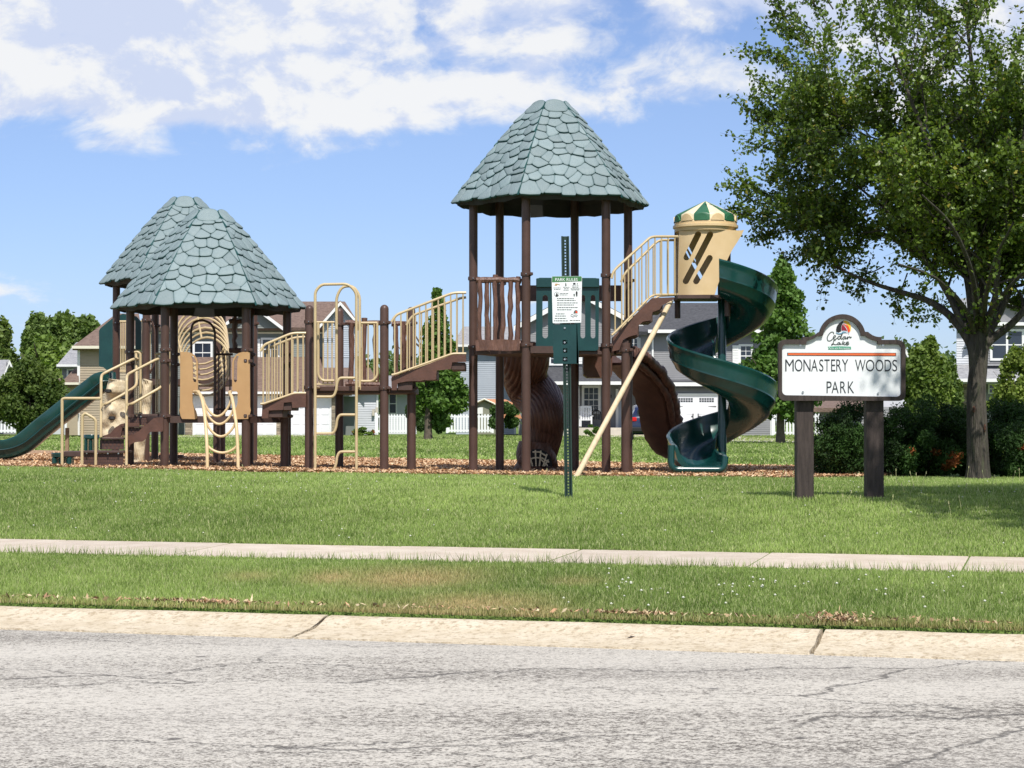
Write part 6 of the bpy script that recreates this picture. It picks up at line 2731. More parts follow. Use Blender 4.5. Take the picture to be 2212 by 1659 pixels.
# right block
body('wall', [(1384, GD), (1384, 716), (1664, 716), (1664, GD)], YD + .6, 8, MAT['siding_grey'], hD)
siding([(1384, 828), (1384, 716), (1664, 716), (1664, 828)], YD + .6, MAT['siding_grey'], hD)
roof_quad([W(1376, 717, YD + .0), W(1674, 717, YD + .0), W(1650, 655, YD + 4.8), W(1384, 655, YD + 4.8)], hD, MAT['shingle_dark'])
roof_quad([W(1376, 717, YD + 9.5), W(1674, 717, YD + 9.5), W(1650, 655, YD + 4.8), W(1384, 655, YD + 4.8)], hD, MAT['shingle_dark'])
hbox('gutter', 1400, 1676, 712, 719, YD - .15, YD + .05, MAT['white_trim'], hD)
hbox('corner_board', 1408, 1412, 719, 826, YD + .50, YD + .57, MAT['white_trim'], hD)
hbox('corner_board', 1663, 1669, 719, GD, YD + .48, YD + .57, MAT['white_trim'], hD)
window(1362, 1376, 732, 772, YD + 1.45, hD, 2, 2, shutters=[(1380, 1395)])
window(1190, 1238, 745, 785, YD + 1.45, hD, 3, 2, shutters=[(1180, 1187), (1248, 1262)])
window(1600, 1622, 748, 790, YD + .55, hD, 2, 2, shutters=[(1582, 1596)])
# skirt roof and garage front
roof_quad([W(1400, 832, YD - .6), W(1674, 832, YD - .6), W(1672, 822, YD + .6), W(1402, 822, YD + .6)], hD, MAT['shingle_dark'], name='lower_roof')
hbox('band_board', 1418, 1668, 826, 834, YD - .72, YD - .62, MAT['white_trim'], hD)
siding([(1414, GD), (1414, 834), (1664, 834), (1664, GD)], YD - .2, MAT['siding_grey'], hD)
body('garage_wall', [(1414, GD), (1414, 834), (1664, 834), (1664, GD)], YD - .19, .7, MAT['siding_grey'], hD)
garage_door(1455, 1550, 854, 940, YD - .25, hD, 4, 4, carriage=True)
# porch
roof_quad([W(1140, 826, YD - 1.2), W(1412, 826, YD - 1.2), W(1408, 794, YD + 1.4), W(1142, 794, YD + 1.4)], hD, MAT['shingle_dark'], name='porch_roof')
hbox('porch_fascia', 1140, 1412, 824, 831, YD - 1.35, YD - 1.15, MAT['white_trim'], hD)
hbox('porch_floor', 1142, 1414, 924, 945, YD - 1.2, YD + 1.5, MAT['concrete'], hD)
siding([(1145, 925), (1145, 832), (1400, 832), (1400, 925)], YD + 1.44, MAT['siding_grey'], hD)
for x_ in (1150, 1246, 1408):
    hbox('porch_column', x_, x_ + 5, 831, 924, YD - 1.2, YD - 1.08, MAT['white_trim'], hD)
window(1262, 1292, 838, 889, YD + 1.38, hD, 3, 2, tw=5.5)
window(1168, 1196, 838, 889, YD + 1.38, hD, 3, 2, tw=5.5)
hbox('front_door', 1336, 1358, 846, 924, YD + 1.34, YD + 1.40, MAT['siding_blue'], hD)
hbox('door_trim', 1330, 1336, 840, 924, YD + 1.32, YD + 1.40, MAT['white_trim'], hD)
hbox('porch_lamp', 1318, 1321, 853, 859, YD + 1.25, YD + 1.38, MAT['black_metal'], hD)
hbox('step', 1318, 1358, 931, 948, YD - 2.2, YD - 1.25, MAT['concrete'], hD)


def rocker(px, Y, zfloor, material, name, label, round_back=False):
    q = W(px, 924, Y)
    r = thing(name, label, 'rocking chair', (q.x, Y, zfloor))
    def B(nm, p0, p1):
        mb = MB()
        mb.box((q.x + p0[0], Y + p0[1], zfloor + p0[2]), (q.x + p1[0], Y + p1[1], zfloor + p1[2]))
        return mb.build(nm, material, r)
    B('seat', (-.27, -.28, .40), (.27, .22, .44))
    for s_ in (-1, 1):
        B('armrest', (s_ * .33 - .05, -.32, .62), (s_ * .33 + .05, .20, .65))
        B('leg', (s_ * .29 - .03, -.30, .05), (s_ * .29 + .03, -.24, .62))
        B('leg', (s_ * .27 - .03, .16, .05), (s_ * .27 + .03, .22, .62))
        mb = MB()
        mb.tube([Vector((q.x + s_ * .29, Y + y_, zfloor + .03 + .10 * (y_ / .5) ** 2)) for y_ in (-.5, -.25, 0, .25, .5)], .022, 6)
        mb.build('rocker', material, r)
    if not round_back:
        B('top_rail', (-.29, .26, 1.08), (.29, .30, 1.18))
        for k in range(6):
            x_ = -.22 + .088 * k
            B('slat', (x_ - .025, .23, .44), (x_ + .025, .26, 1.10))
        for s_ in (-1, 1):
            B('back_post', (s_ * .28 - .025, .22, .40), (s_ * .28 + .025, .27, 1.16))
    else:
        mb = MB()
        mb.tube([Vector((q.x + .28 * math.cos(math.pi * k / 10), Y + .26, zfloor + .62 + .34 * math.sin(math.pi * k / 10))) for k in range(11)], .03, 6)
        mb.build('back_hoop', material, r)
        for k in range(5):
            x_ = -.18 + .09 * k
            B('slat', (x_ - .03, .23, .42), (x_ + .03, .26, .90))
    return r


zf = W(1265, 924, YD - .3).z
rocker(1266, YD - .3, zf, MAT['white_vinyl'], 'rocking_chair', 'white slatted rocking chair on the porch in front of the window')
rocker(1289, YD + .2, zf, MAT['black_metal'], 'rocking_chair', 'black round backed chair on the porch beside the white rocking chair', True)
rocker(1240, YD - .2, zf, MAT['white_vinyl'], 'rocking_chair', 'white chair on the porch partly hidden behind the park rules post')

# --- house behind the park sign
YE = 84.0
hE = house_root('house', 'low brown roofed house mostly hidden behind the park name sign', 1860, YE, 945)
body('wall', [(1770, 945), (1770, 879), (1962, 879), (1962, 945)], YE, 7, MAT['shingle_brown'], hE)
siding([(1770, 945), (1770, 879), (1962, 879), (1962, 945)], YE, MAT['siding_grey'], hE)
roof_quad([W(1752, 882, YE - .5), W(1868, 882, YE - .5), W(1860, 862, YE + 3), W(1765, 862, YE + 3)], hE, MAT['shingle_brown'])
body('gable', [(1880, 900), (1880, 780), (1950, 738), (1966, 778), (1966, 900)], YE + 3, 5, MAT['siding_pale'], hE)
roof_quad([W(1855, 800, YE + 2.5), W(1948, 736, YE + 2.5), W(1948, 736, YE + 8), W(1855, 800, YE + 8)], hE, MAT['shingle_grey'])
roof_quad([W(1948, 736, YE + 2.5), W(1970, 782, YE + 2.5), W(1970, 782, YE + 8), W(1948, 736, YE + 8)], hE, MAT['shingle_grey'])
rake([(1855, 800), (1948, 736), (1970, 782)], YE + 2.4, hE)

# --- house behind the pear tree at the right
YFh = 92.0
hF = house_root('house', 'pale grey two storey house with a double window and stone pier behind the pear tree', 2150, YFh, 945)
body('wall', [(2066, 945), (2066, 700), (2330, 700), (2330, 945)], YFh, 9, MAT['siding_pale'], hF)
siding([(2066, 790), (2066, 700), (2330, 700), (2330, 790)], YFh, MAT['siding_pale'], hF)
roof_quad([W(2056, 702, YFh - .4), W(2130, 702, YFh - .4), W(2135, 645, YFh + 5), W(2076, 645, YFh + 5)], hF, MAT['shingle_grey'])
body('gable', [(2106, 702), (2178, 652), (2250, 702)], YFh - .6, 5, MAT['siding_grey'], hF)
for xe in (2098, 2258):
    roof_quad([W(2178, 645, YFh - .9), W(xe, 703, YFh - .9), W(xe, 703, YFh + 5), W(2178, 645, YFh + 5)], hF, MAT['shingle_grey'], name='gable_roof')
rake([(2098, 703), (2178, 646), (2258, 703)], YFh - .95, hF)
hbox('eave_board', 2105, 2260, 696, 703, YFh - 1.0, YFh - .65, MAT['white_trim'], hF)
siding([(2106, 790), (2106, 703), (2330, 703), (2330, 790)], YFh - .6, MAT['siding_grey'], hF)
window(2143, 2207, 716, 774, YFh - .62, hF, 2, 1, tw=5, muntin=False)
roof_quad([W(2045, 822, YFh - 1.8), W(2330, 822, YFh - 1.8), W(2330, 786, YFh + .1), W(2052, 786, YFh + .1)], hF, MAT['shingle_grey'], name='porch_roof')
hbox('porch_fascia', 2045, 2330, 818, 825, YFh - 1.95, YFh - 1.75, MAT['white_trim'], hF)
hbox('porch_column', 2061, 2070, 825, 945, YFh - 1.7, YFh - 1.5, MAT['white_trim'], hF)
stone_pier(2071, 2100, 824, 945, YFh - .3, hF, 7)
window(2137, 2154, 832, 848, YFh - .05, hF, 1, 1, tw=3)
body('stone_wall', [(2096, 945), (2096, 826), (2330, 826), (2330, 945)], YFh - .02, .5, MAT['siding_grey'], hF)

# --- tan house at the left, with a brown hip roof
YI = 96.0
hG = house_root('house', 'tan sided two storey house with a brown hip roof behind the straight slide', 205, YI, 940)
body('wall', [(168, 940), (168, 750), (300, 750), (300, 940)], YI, 8, MAT['siding_tan'], hG)
siding([(172, 940), (172, 752), (300, 752), (300, 940)], YI, MAT['siding_tan'], hG, 0.12)
hbox('corner_board', 167, 172, 750, 940, YI - .06, YI + .02, MAT['white_trim'], hG)
roof_quad([W(156, 750, YI - .5), W(312, 750, YI - .5), W(300, 678, YI + 4), W(252, 678, YI + 4)], hG, MAT['shingle_brown'])
roof_quad([W(156, 750, YI - .5), W(252, 678, YI + 4), W(156, 750, YI + 8.5)], hG, MAT['shingle_brown'])
hbox('gutter', 155, 312, 747, 753, YI - .65, YI - .45, MAT['cream_trim'], hG)
roof_quad([W(130, 829, YI - 1.2), W(170, 829, YI - 1.2), W(170, 794, YI + 1.2), W(160, 798, YI + 1.2)], hG, MAT['shingle_brown'], name='lower_roof')
hbox('gutter', 130, 170, 826, 831, YI - 1.35, YI - 1.15, MAT['cream_trim'], hG)
body('garage_wall', [(142, 940), (142, 830), (168, 830), (168, 940)], YI - .8, 3, MAT['siding_tan'], hG)
hbox('corner_board', 140, 144, 831, 940, YI - .9, YI - .8, MAT['white_trim'], hG)

hH = house_root('house', 'grey house with a pale grey roof peeping out left of the tan house', 148, 112, 938)
body('wall', [(134, 938), (134, 788), (200, 788), (200, 938)], 112, 6, MAT['siding_grey'], hH)
roof_quad([W(122, 790, 111.5), W(205, 790, 111.5), W(205, 740, 116), W(165, 740, 116)], hH, MAT['shingle_grey'])
hbox('gutter', 122, 205, 787, 792, 111.35, 111.5, MAT['white_trim'], hH)
window(148, 165, 800, 822, 111.95, hH, 1, 1, tw=3.5)
roof_quad([W(100, 850, 118), W(134, 850, 118), W(134, 818, 122), W(112, 818, 122)], hH, MAT['shingle_brown'], name='lower_roof')
body('wing_wall', [(104, 938), (104, 850), (134, 850), (134, 938)], 118.5, 5, MAT['siding_pale'], hH)

hI = house_root('house', 'small house with a pale grey roof and white gable at the left edge', 10, 104, 938)
body('wall', [(-60, 938), (-60, 818), (34, 818), (34, 938)], 104, 7, MAT['siding_grey'], hI)
body('gable', [(6, 818), (20, 785), (36, 818)], 103.8, 5, MAT['siding_blue'], hI)
roof_quad([W(-70, 818, 103.3), W(5, 818, 103.3), W(20, 778, 107), W(-60, 778, 107)], hI, MAT['shingle_grey'])
rake([(4, 819), (20, 778), (40, 820)], 103.2, hI)
roof_quad([W(20, 778, 103.3), W(40, 820, 103.3), W(40, 820, 108), W(20, 778, 108)], hI, MAT['shingle_grey'])
roof_quad([W(-60, 850, 101), W(16, 850, 101), W(-2, 822, 103.2), W(-60, 822, 103.2)], hI, MAT['shingle_brown'], name='lower_roof')
rake([(-3, 838), (20, 858)], 100.9, hI)

# ------------------------------------------------------------------ white picket fences
pk_me = {}


def fence(xa, xb, ya, yb, Y, label, group=None, Y1=None):
    Y1 = Y1 or Y
    A, B = W(xa, yb, Y), W(xb, yb, Y1)
    top = W(xa, ya, Y).z
    g_ = min(GZ(A.x, Y), A.z)
    root = thing('picket_fence', label, 'fence', (A.x, Y, A.z), 'white picket fences between the gardens')
    n = max(3, int(round((B - A).length / 0.155)))
    key = round(top - A.z, 2)
    if key not in pk_me:
        h = top - A.z
        mb = MB()
        w_ = 0.045
        mb.plate([[(-w_, 0.05), (w_, 0.05), (w_, h - .05), (0, h), (-w_, h - .05)]], lambda x, y, d: (x, d - .012, y), 0.024)
        o = mb.build('picket', MAT['white_vinyl'], root, origin=(0, 0, 0))
        pk_me[key] = o.data
        first = o
    else:
        first = None
    me = pk_me[key]
    for i in range(n):
        p = A.lerp(B, (i + .5) / n)
        if i == 0 and first:
            o = first
        else:
            o = bpy.data.objects.new('picket', me)
            col.objects.link(o)
            o.parent = root
        o.location = p - A
        ORG[o.name] = p
    for zz_ in (0.14, (top - A.z) * .86):
        mb = MB()
        a_, b_ = A + Vector((0, .02, zz_)), B + Vector((0, .02, zz_))
        mb.add([a_ + Vector((0, 0, -.045)), b_ + Vector((0, 0, -.045)), b_ + Vector((0, 0, .045)), a_ + Vector((0, 0, .045)), a_ + Vector((0, .04, -.045)), b_ + Vector((0, .04, -.045)), b_ + Vector((0, .04, .045)), a_ + Vector((0, .04, .045))],
               [(0, 1, 2, 3), (7, 6, 5, 4), (3, 2, 6, 7), (0, 4, 5, 1)])
        mb.build('fence_rail', MAT['white_vinyl'], root)
    npst = max(2, int((B - A).length / 2.4) + 1)
    for i in range(npst):
        p = A.lerp(B, i / (npst - 1))
        mb = MB()
        mb.bbox((p.x - .06, p.y - .03, p.z), (p.x + .06, p.y + .09, top + .06), .015)
        mb.build('fence_post', MAT['white_vinyl'], root)


fence(812, 886, 894, 937, 105, 'white picket fence between the grey house wing and the conical tree')
fence(966, 1064, 894, 936, 100, 'white picket fence in front of the orange roofed shed')
fence(-30, 58, 897, 937, 92, 'white picket fence at the left edge behind the round tree')
fence(1669, 1800, 893, 941, 96, 'white picket fence behind the left post of the park name sign')

# ------------------------------------------------------------------ drives
def slab(name, pts, z_off=0.012):
    P = [(x, y) for x, y in pts]
    mb = MB()
    mb.plate([P], lambda x, y, d: (x, y, GZ(x, y) + z_off - d), 0.04)
    return mb.build(name, MAT['concrete'], kind='structure')


slab('driveway', [(-18.4, 92), (-11.5, 92), (-10.2, 106.8), (-18.0, 106.8)])
slab('garden_path', [(3.9, 100), (8.2, 100), (8.2, 107), (3.9, 107)])
slab('driveway', [(6.6, 78), (12.5, 78), (11.4, 107.5), (8.6, 107.5)])

# ------------------------------------------------------------------ dark blue car in the drive
def car(px, Y, label):
    q = W(px, 951, Y)
    g_ = GZ(q.x, Y)
    c = thing('parked_car', label, 'car', (q.x, Y, g_))
    MAT['car'] = mat('dark_blue_car_paint', (0.008, 0.014, 0.05), rough=0.2, coat=0.8)
    MAT['tyre'] = mat('tyre_rubber', (0.012, 0.012, 0.012), rough=0.8)
    MAT['tail'] = mat('red_lamp', (0.55, 0.01, 0.01), rough=0.2)
    # rear of the car towards the street; profile swept along its length
    secs = [(-2.2, .36, .80, .92, .70), (-2.12, .30, .88, 1.05, .74), (-1.9, .26, .91, 1.30, .66), (-1.5, .24, .93, 1.48, .62), (-.4, .24, .93, 1.52, .64), (.4, .24, .93, 1.46, .62), (1.1, .26, .92, 1.06, .70), (1.9, .30, .88, .90, .72), (2.2, .38, .78, .70, .60)]
    V, Fc = [], []
    for (y_, zb_, hw_, zt_, tw_) in secs:
        zm = min(zt_, .95)
        ring = [(-hw_ * .92, zb_), (-hw_, zb_ + .15), (-hw_, zm - .08), (-hw_ * .95, zm), (-tw_, zt_ - .03), (-tw_ * .8, zt_), (tw_ * .8, zt_), (tw_, zt_ - .03), (hw_ * .95, zm), (hw_, zm - .08), (hw_, zb_ + .15), (hw_ * .92, zb_)]
        V += [(q.x + a, Y + y_, g_ + b) for a, b in ring]
    m_ = 12
    for i in range(len(secs) - 1):
        for k in range(m_):
            a, b = i * m_ + k, i * m_ + (k + 1) % m_
            Fc.append((a, a + m_, b + m_, b))
    Fc.append(tuple(range(m_)))
    Fc.append(tuple(reversed(range((len(secs) - 1) * m_, len(secs) * m_))))
    mb = MB()
    mb.add(V, Fc)
    mb.build('body', MAT['car'], c, smooth=True)
    mb = MB()
    mb.box((q.x - .55, Y - 2.13, g_ + 1.02), (q.x + .55, Y - 1.75, g_ + 1.30))
    mb.build('rear_window', MAT['glass'], c)
    for s_ in (-1, 1):
        mb = MB()
        mb.bbox((q.x + s_ * .72 - .13, Y - 2.23, g_ + .80), (q.x + s_ * .72 + .13, Y - 2.0, g_ + .98), .03)
        mb.build('tail_lamp', MAT['tail'], c)
        for yy_ in (-1.35, 1.35):
            mb = MB()
            mb.tube([Vector((q.x + s_ * .68, Y + yy_, g_ + .32)), Vector((q.x + s_ * .92, Y + yy_, g_ + .32))], .32, 20)
            w_ = mb.build('wheel', MAT['tyre'], c)
            mb = MB()
            mb.tube([Vector((q.x + s_ * .915, Y + yy_, g_ + .32)), Vector((q.x + s_ * .93, Y + yy_, g_ + .32))], .19, 14)
            mb.build('rim', MAT['steel'], w_)
    mb = MB()
    mb.bbox((q.x - .86, Y - 2.27, g_ + .36), (q.x + .86, Y - 2.1, g_ + .56), .04)
    mb.build('bumper', MAT['tyre'], c)
    mb = MB()
    mb.box((q.x - .26, Y - 2.245, g_ + .66), (q.x + .26, Y - 2.20, g_ + .80))
    mb.build('number_plate', MAT['white_trim'], c)


car(1398, 86, 'dark blue car parked in the drive behind the brown slide')
# ------------------------------------------------------------------ trees, shrubs
MAT['pear_leaf'] = leaf_mat('pear_leaf', 0.30, 0.38, (1.5, 1.6, 0.45), 0.45)
MAT['far_leaf'] = leaf_mat('far_foliage', 0.25, 0.6, (1.4, 1.5, 0.5), 0.2)
MAT['needle'] = leaf_mat('yew_foliage', 0.12, 0.6, (1.3, 1.4, 0.5), 0.2)


def bark_mat(name, c1_, c2_, c3_):
    return mat(name, c1_, c2_, 5, 0.9, bump=0.05, bscale=9, stretch=(3.0, 3.0, 0.55), c3=c3_, s3=6, lo3=0.55, hi3=0.75)


MAT['pear_bark'] = bark_mat('pear_bark', (0.088, 0.076, 0.060), (0.040, 0.034, 0.027), (0.066, 0.074, 0.038))


def leaf_quads(c, size, rng_, colr, cup=0.25, up=0.35, asp=0.72):
    """folded diamond leaves at centres c"""
    n = len(c)
    d = rng_.normal(size=(n, 3))
    d[:, 2] -= 0.25
    d /= np.linalg.norm(d, axis=1)[:, None]
    nn = rng_.normal(size=(n, 3))
    nn[:, 2] += up * 3
    nn -= d * (nn * d).sum(1)[:, None]
    nn /= np.linalg.norm(nn, axis=1)[:, None] + 1e-9
    s = np.cross(d, nn)
    L_ = (size * rng_.uniform(0.7, 1.2, n))[:, None]
    w = L_ * asp * 0.5
    a = c - d * L_ * 0.5
    b = c + d * L_ * 0.5
    m0 = c - d * L_ * 0.08
    l_ = m0 + s * w + nn * w * cup
    r_ = m0 - s * w + nn * w * cup
    V = np.stack([a, r_, b, l_], 1).reshape(-1, 3)
    base = np.arange(n) * 4
    Fc = np.stack([np.stack([base, base + 1, base + 2], -1), np.stack([base, base + 2, base + 3], -1)], 1).reshape(-1, 3)
    return V, Fc, np.repeat(colr, 4, 0)


def grow(r, mb, p, d, L, rad, lvl, maxl, inside, out, kids, spread, up=0.15, wob=0.12, sides=(10, 7, 5, 4, 3)):
    n = 6 if lvl < 2 else 4
    pts_, rs = [p.copy()], [rad]
    dd = d.normalized()
    for i in range(n):
        dd = (dd + Vector((r.gauss(0, wob), r.gauss(0, wob), r.gauss(0, wob) + up * 0.25))).normalized()
        q = pts_[-1] + dd * (L / n)
        if not inside(q):
            break
        pts_.append(q)
        rs.append(rad * (1 - 0.72 * (i + 1) / n))
    if len(pts_) < 2:
        out.append((p, d.normalized(), 0.05))
        return
    mb.tube(pts_, rs, sides[min(lvl, 4)], cap=False)
    if lvl >= maxl:
        for i in range(1, len(pts_)):
            out.append((pts_[i], (pts_[i] - pts_[i - 1]).normalized(), (pts_[i] - pts_[i - 1]).length))
        return
    nk = kids[lvl]
    for i in range(nk):
        t_ = 0.22 + 0.78 * (i + r.random() * .8) / nk
        k = min(int(t_ * (len(pts_) - 1)), len(pts_) - 2)
        f = t_ * (len(pts_) - 1) - k
        q = pts_[k].lerp(pts_[k + 1], min(max(f, 0), 1))
        ax = (pts_[k + 1] - pts_[k]).normalized()
        perp = ax.orthogonal().normalized()
        perp = Matrix.Rotation(r.uniform(0, 6.28), 3, ax) @ perp
        a = math.radians(r.uniform(*spread))
        nd_ = ax * math.cos(a) + perp * math.sin(a)
        grow(r, mb, q, nd_, L * r.uniform(0.38, 0.60), max(rs[k] * r.uniform(.35, .55), 0.004), lvl + 1, maxl, inside, out, kids, spread, up, wob, sides)
    # the leader carries leaves too
    out.append((pts_[-1], dd, L / n))


# ---- the pear tree at the right
YPr = 27.5
bx = (2112 - 1106) / F * YPr
bz = GZ(bx, YPr)
pear = thing('pear_tree', 'large green pear tree with a forking grey trunk behind the park name sign', 'tree', (bx, YPr, bz))
r = random.Random(21)
mb = MB()
fork = W(2112, 742, YPr)
tr = [Vector((bx, YPr, bz - .1)), Vector((bx, YPr, bz + .05)), Vector((bx + .0, YPr, bz + .25)), Vector((bx - .01, YPr, bz + .7)), Vector((bx - .02, YPr, bz + 1.2)), Vector((bx + .01, YPr, bz + 1.6)), Vector((fork.x, YPr, fork.z + .1)), Vector((fork.x, YPr, fork.z + .5))]
S_ = smooth_path(tr, 8)
RR = np.interp(np.linspace(0, 1, len(S_)), [0, 1 / 7, 2 / 7, 3 / 7, 4 / 7, 5 / 7, 6 / 7, 1], [.195, .162, .144, .132, .124, .119, .110, .03])
NS = 120
V, Fc = [], []
for i, p in enumerate(S_):
    z_ = p.z - bz
    flare = max(0, 1 - z_ / .35)
    for k in range(NS):
        a = 2 * math.pi * k / NS
        w = a + .10 * math.sin(z_ * 3.1 + a * 2) + .05 * math.sin(z_ * 9 + a * 5)
        rid = abs(math.sin(w * 17 + 1.5 * math.sin(z_ * 4 + a))) ** .7
        rr_ = RR[i] * (1 + .10 * (rid - .6) + .05 * math.sin(w * 4 + 1) + .10 * flare * math.sin(a * 5 + .6))
        V.append((p.x + rr_ * math.cos(a), p.y + rr_ * math.sin(a), p.z))
for i in range(len(S_) - 1):
    for k in range(NS):
        q, q2 = i * NS + k, i * NS + (k + 1) % NS
        Fc.append((q, q2, q2 + NS, q + NS))
mb.add(V, Fc)
limbs = MB()
cen = Vector((6.55, 28.3, 6.05))


def in_pear(q):
    dx, dy, dz = (q.x - cen.x) / 3.42, (q.y - cen.y) / 3.1, (q.z - cen.z) / (3.4 if q.z > cen.z else 2.95)
    w = 1 + 0.10 * math.sin(q.x * 2.1 + q.z * 1.7) + 0.07 * math.sin(q.z * 4.3 + q.y * 3)
    return dx * dx + dy * dy + abs(dz) ** 3 < w * w


tips = []
# explicit main limbs as they leave the fork
mains = [([(2098, 745), (2060, 690), (2010, 652), (1950, 632), (1880, 610), (1800, 575)], 1.0, .085),
         ([(2106, 730), (2075, 690), (2050, 640), (2000, 560), (1930, 470), (1850, 400)], 0.5, .075),
         ([(2110, 720), (2108, 640), (2090, 540), (2040, 400), (1985, 260), (1930, 120)], -0.9, .085),
         ([(2118, 720), (2125, 620), (2130, 500), (2120, 340), (2100, 150), (2080, -30)], 0.3, .095),
         ([(2128, 735), (2160, 670), (2190, 600), (2230, 480), (2270, 330), (2300, 150)], 0.5, .09),
         ([(2130, 745), (2185, 700), (2240, 640), (2320, 570), (2400, 520)], -0.3, .08),
         ([(2104, 735), (2085, 690), (2030, 600), (1940, 520), (1830, 480), (1700, 430)], 2.2, .07),
         ([(2122, 730), (2150, 640), (2160, 520), (2200, 380), (2220, 200)], -1.3, .07),
         ([(2108, 715), (2100, 620), (2060, 480), (1960, 340), (1860, 250), (1760, 190)], 1.6, .07),
         ([(2100, 700), (2088, 600), (2060, 480), (1990, 370), (1880, 330), (1740, 300)], 1.2, .06),
         ([(2112, 720), (2108, 640), (2090, 560), (2050, 480), (1990, 420)], -2.8, .06),
         ([(2118, 720), (2130, 640), (2150, 560), (2190, 480)], -2.9, .06),
         ([(2105, 725), (2080, 660), (2020, 600), (1940, 570)], -2.4, .055),
         ([(2125, 725), (2150, 660), (2210, 590), (2290, 540)], -2.4, .055)]
for (P, dy_, rad) in mains:
    n = len(P)
    pts_ = [W(x, y, YPr + dy_ * i / (n - 1)) for i, (x, y) in enumerate(P)]
    pts_ = [W(2112 + (P[0][0] - 2112) * .35, 800, YPr)] + pts_
    S = smooth_path(pts_, 4)
    rs = [rad * 1.05 * (1 - 0.82 * (i / (len(S) - 1)) ** .8) for i in range(len(S))]
    limbs.tube(S, rs, 9, cap=False)
    nk = 17
    for i in range(nk):
        t_ = 0.20 + 0.80 * (i + r.random()) / nk
        k = min(int(t_ * (len(S) - 1)), len(S) - 2)
        ax = (S[k + 1] - S[k]).normalized()
        perp = Matrix.Rotation(r.uniform(0, 6.28), 3, ax) @ ax.orthogonal().normalized()
        a = math.radians(r.uniform(32, 70))
        nd_ = ax * math.cos(a) + perp * math.sin(a)
        grow(r, limbs, S[k], nd_, r.uniform(0.9, 1.75), max(rs[k] * .5, .009), 1, 3, in_pear, tips, (0, 7, 6), (28, 62), 0.35)
# sprays that reach beyond the general outline of the crown at the left
for (px, py, dxx, dzz) in ((1640, 430, -1, .05), (1620, 470, -1, -.15), (1660, 260, -1, .1), (1650, 300, -1, -.1), (1690, 100, -.8, .6), (1700, 480, -.8, -.4), (1680, 350, -1, 0), (1730, 60, -.6, .9), (1850, 575, -.7, -.35), (1760, 535, -.9, -.25), (1960, 600, -.5, -.5), (1900, 590, -.3, -.6), (1820, 560, -.2, -.6), (2010, 640, -.6, -.3), (1720, 520, -.6, -.5), (1780, 560, -.5, -.3), (1595, 440, -1, 0), (1610, 455, -1, -.3), (1600, 420, -1, .2), (1640, 500, -.9, -.3), (1650, 60, -.7, .7), (1640, 120, -1, .3), (1700, 10, -.5, .9), (1690, 60, -.8, .4), (1650, 190, -1, .1), (1680, 140, -1, 0), (1740, 20, -.6, .6), (1630, 250, -1, 0), (1720, 100, -.8, .2), (1720, 180, -.9, .1)):
    grow(r, limbs, W(px + 60, py, YPr + 2.2), Vector((dxx, r.uniform(-.3, .1), dzz)), .62, .012, 2, 3, lambda q: True, tips, (0, 0, 7), (25, 55), 0.1)
mb.build('trunk', MAT['pear_bark'], pear, smooth='all')
limbs.build('limbs', MAT['pear_bark'], pear, smooth='all')
# pruning scars on the trunk
for (px, py, w_, h_) in ((2099, 884, 4, 8), (2122, 925, 3.2, 11)):
    q = W(px, py, YPr)
    mb = MB()
    mb.lathe((0, 0, 0), [(w_ / 156 * .9, 0), (w_ / 156 * .5, .012)], 10)
    sc_y = YPr - math.sqrt(max(.153 ** 2 - (q.x - bx) ** 2, 0.0)) - 0.006
    mb.v = [(q.x + v[0], sc_y - v[2], q.z + v[1] * h_ / w_) for v in mb.v]
    mb.build('bark_scar', mat('red_heartwood', (0.09, 0.035, 0.02), (0.03, 0.018, 0.012), 30, 0.95), pear)
rg2 = np.random.default_rng(5)


def leaves_from_tips(tips, per, size, jit, rng_, c_lo, c_hi, yellow=0.0, clump=0.7):
    T0 = np.array([[*t[0]] for t in tips])
    D0 = np.array([[*t[1]] for t in tips])
    n = len(T0)
    k = rng_.poisson(per, n)
    idx_ = np.repeat(np.arange(n), k)
    c = T0[idx_] - D0[idx_] * rng_.uniform(0, 0.16, (len(idx_), 1)) + rng_.normal(0, jit, (len(idx_), 3))
    f = vnoise(c[:, 0] * 1.0 + c[:, 2] * .6, c[:, 1] + c[:, 2] * 1.0, 1.8, 31)[:, None] * clump + rng_.random((len(c), 1)) * (1 - clump * .5)
    colr = np.array(c_lo) + (np.array(c_hi) - np.array(c_lo)) * np.clip(f, 0, 1)
    if yellow:
        yl = (rng_.random(len(c)) < yellow)[:, None]
        colr = np.where(yl, np.array([0.30, 0.27, 0.045]), colr)
    colr = colr * rng_.uniform(0.8, 1.2, (len(c), 1))
    return c, colr


c, cl = leaves_from_tips(tips, 9.5, .06, .045, rg2, (0.024, 0.056, 0.008), (0.160, 0.235, 0.040), 0.03)
print('pear tips', len(tips), 'leaves', len(c))
if len(c) > 120000:
    k = rg2.choice(len(c), 120000, replace=False)
    c, cl = c[k], cl[k]
V, Fc, cc_ = leaf_quads(c, 0.070, rg2, cl)
quick_mesh('crown', V, Fc, MAT['pear_leaf'], cc_, pear, ORG[pear.name], kind='stuff')

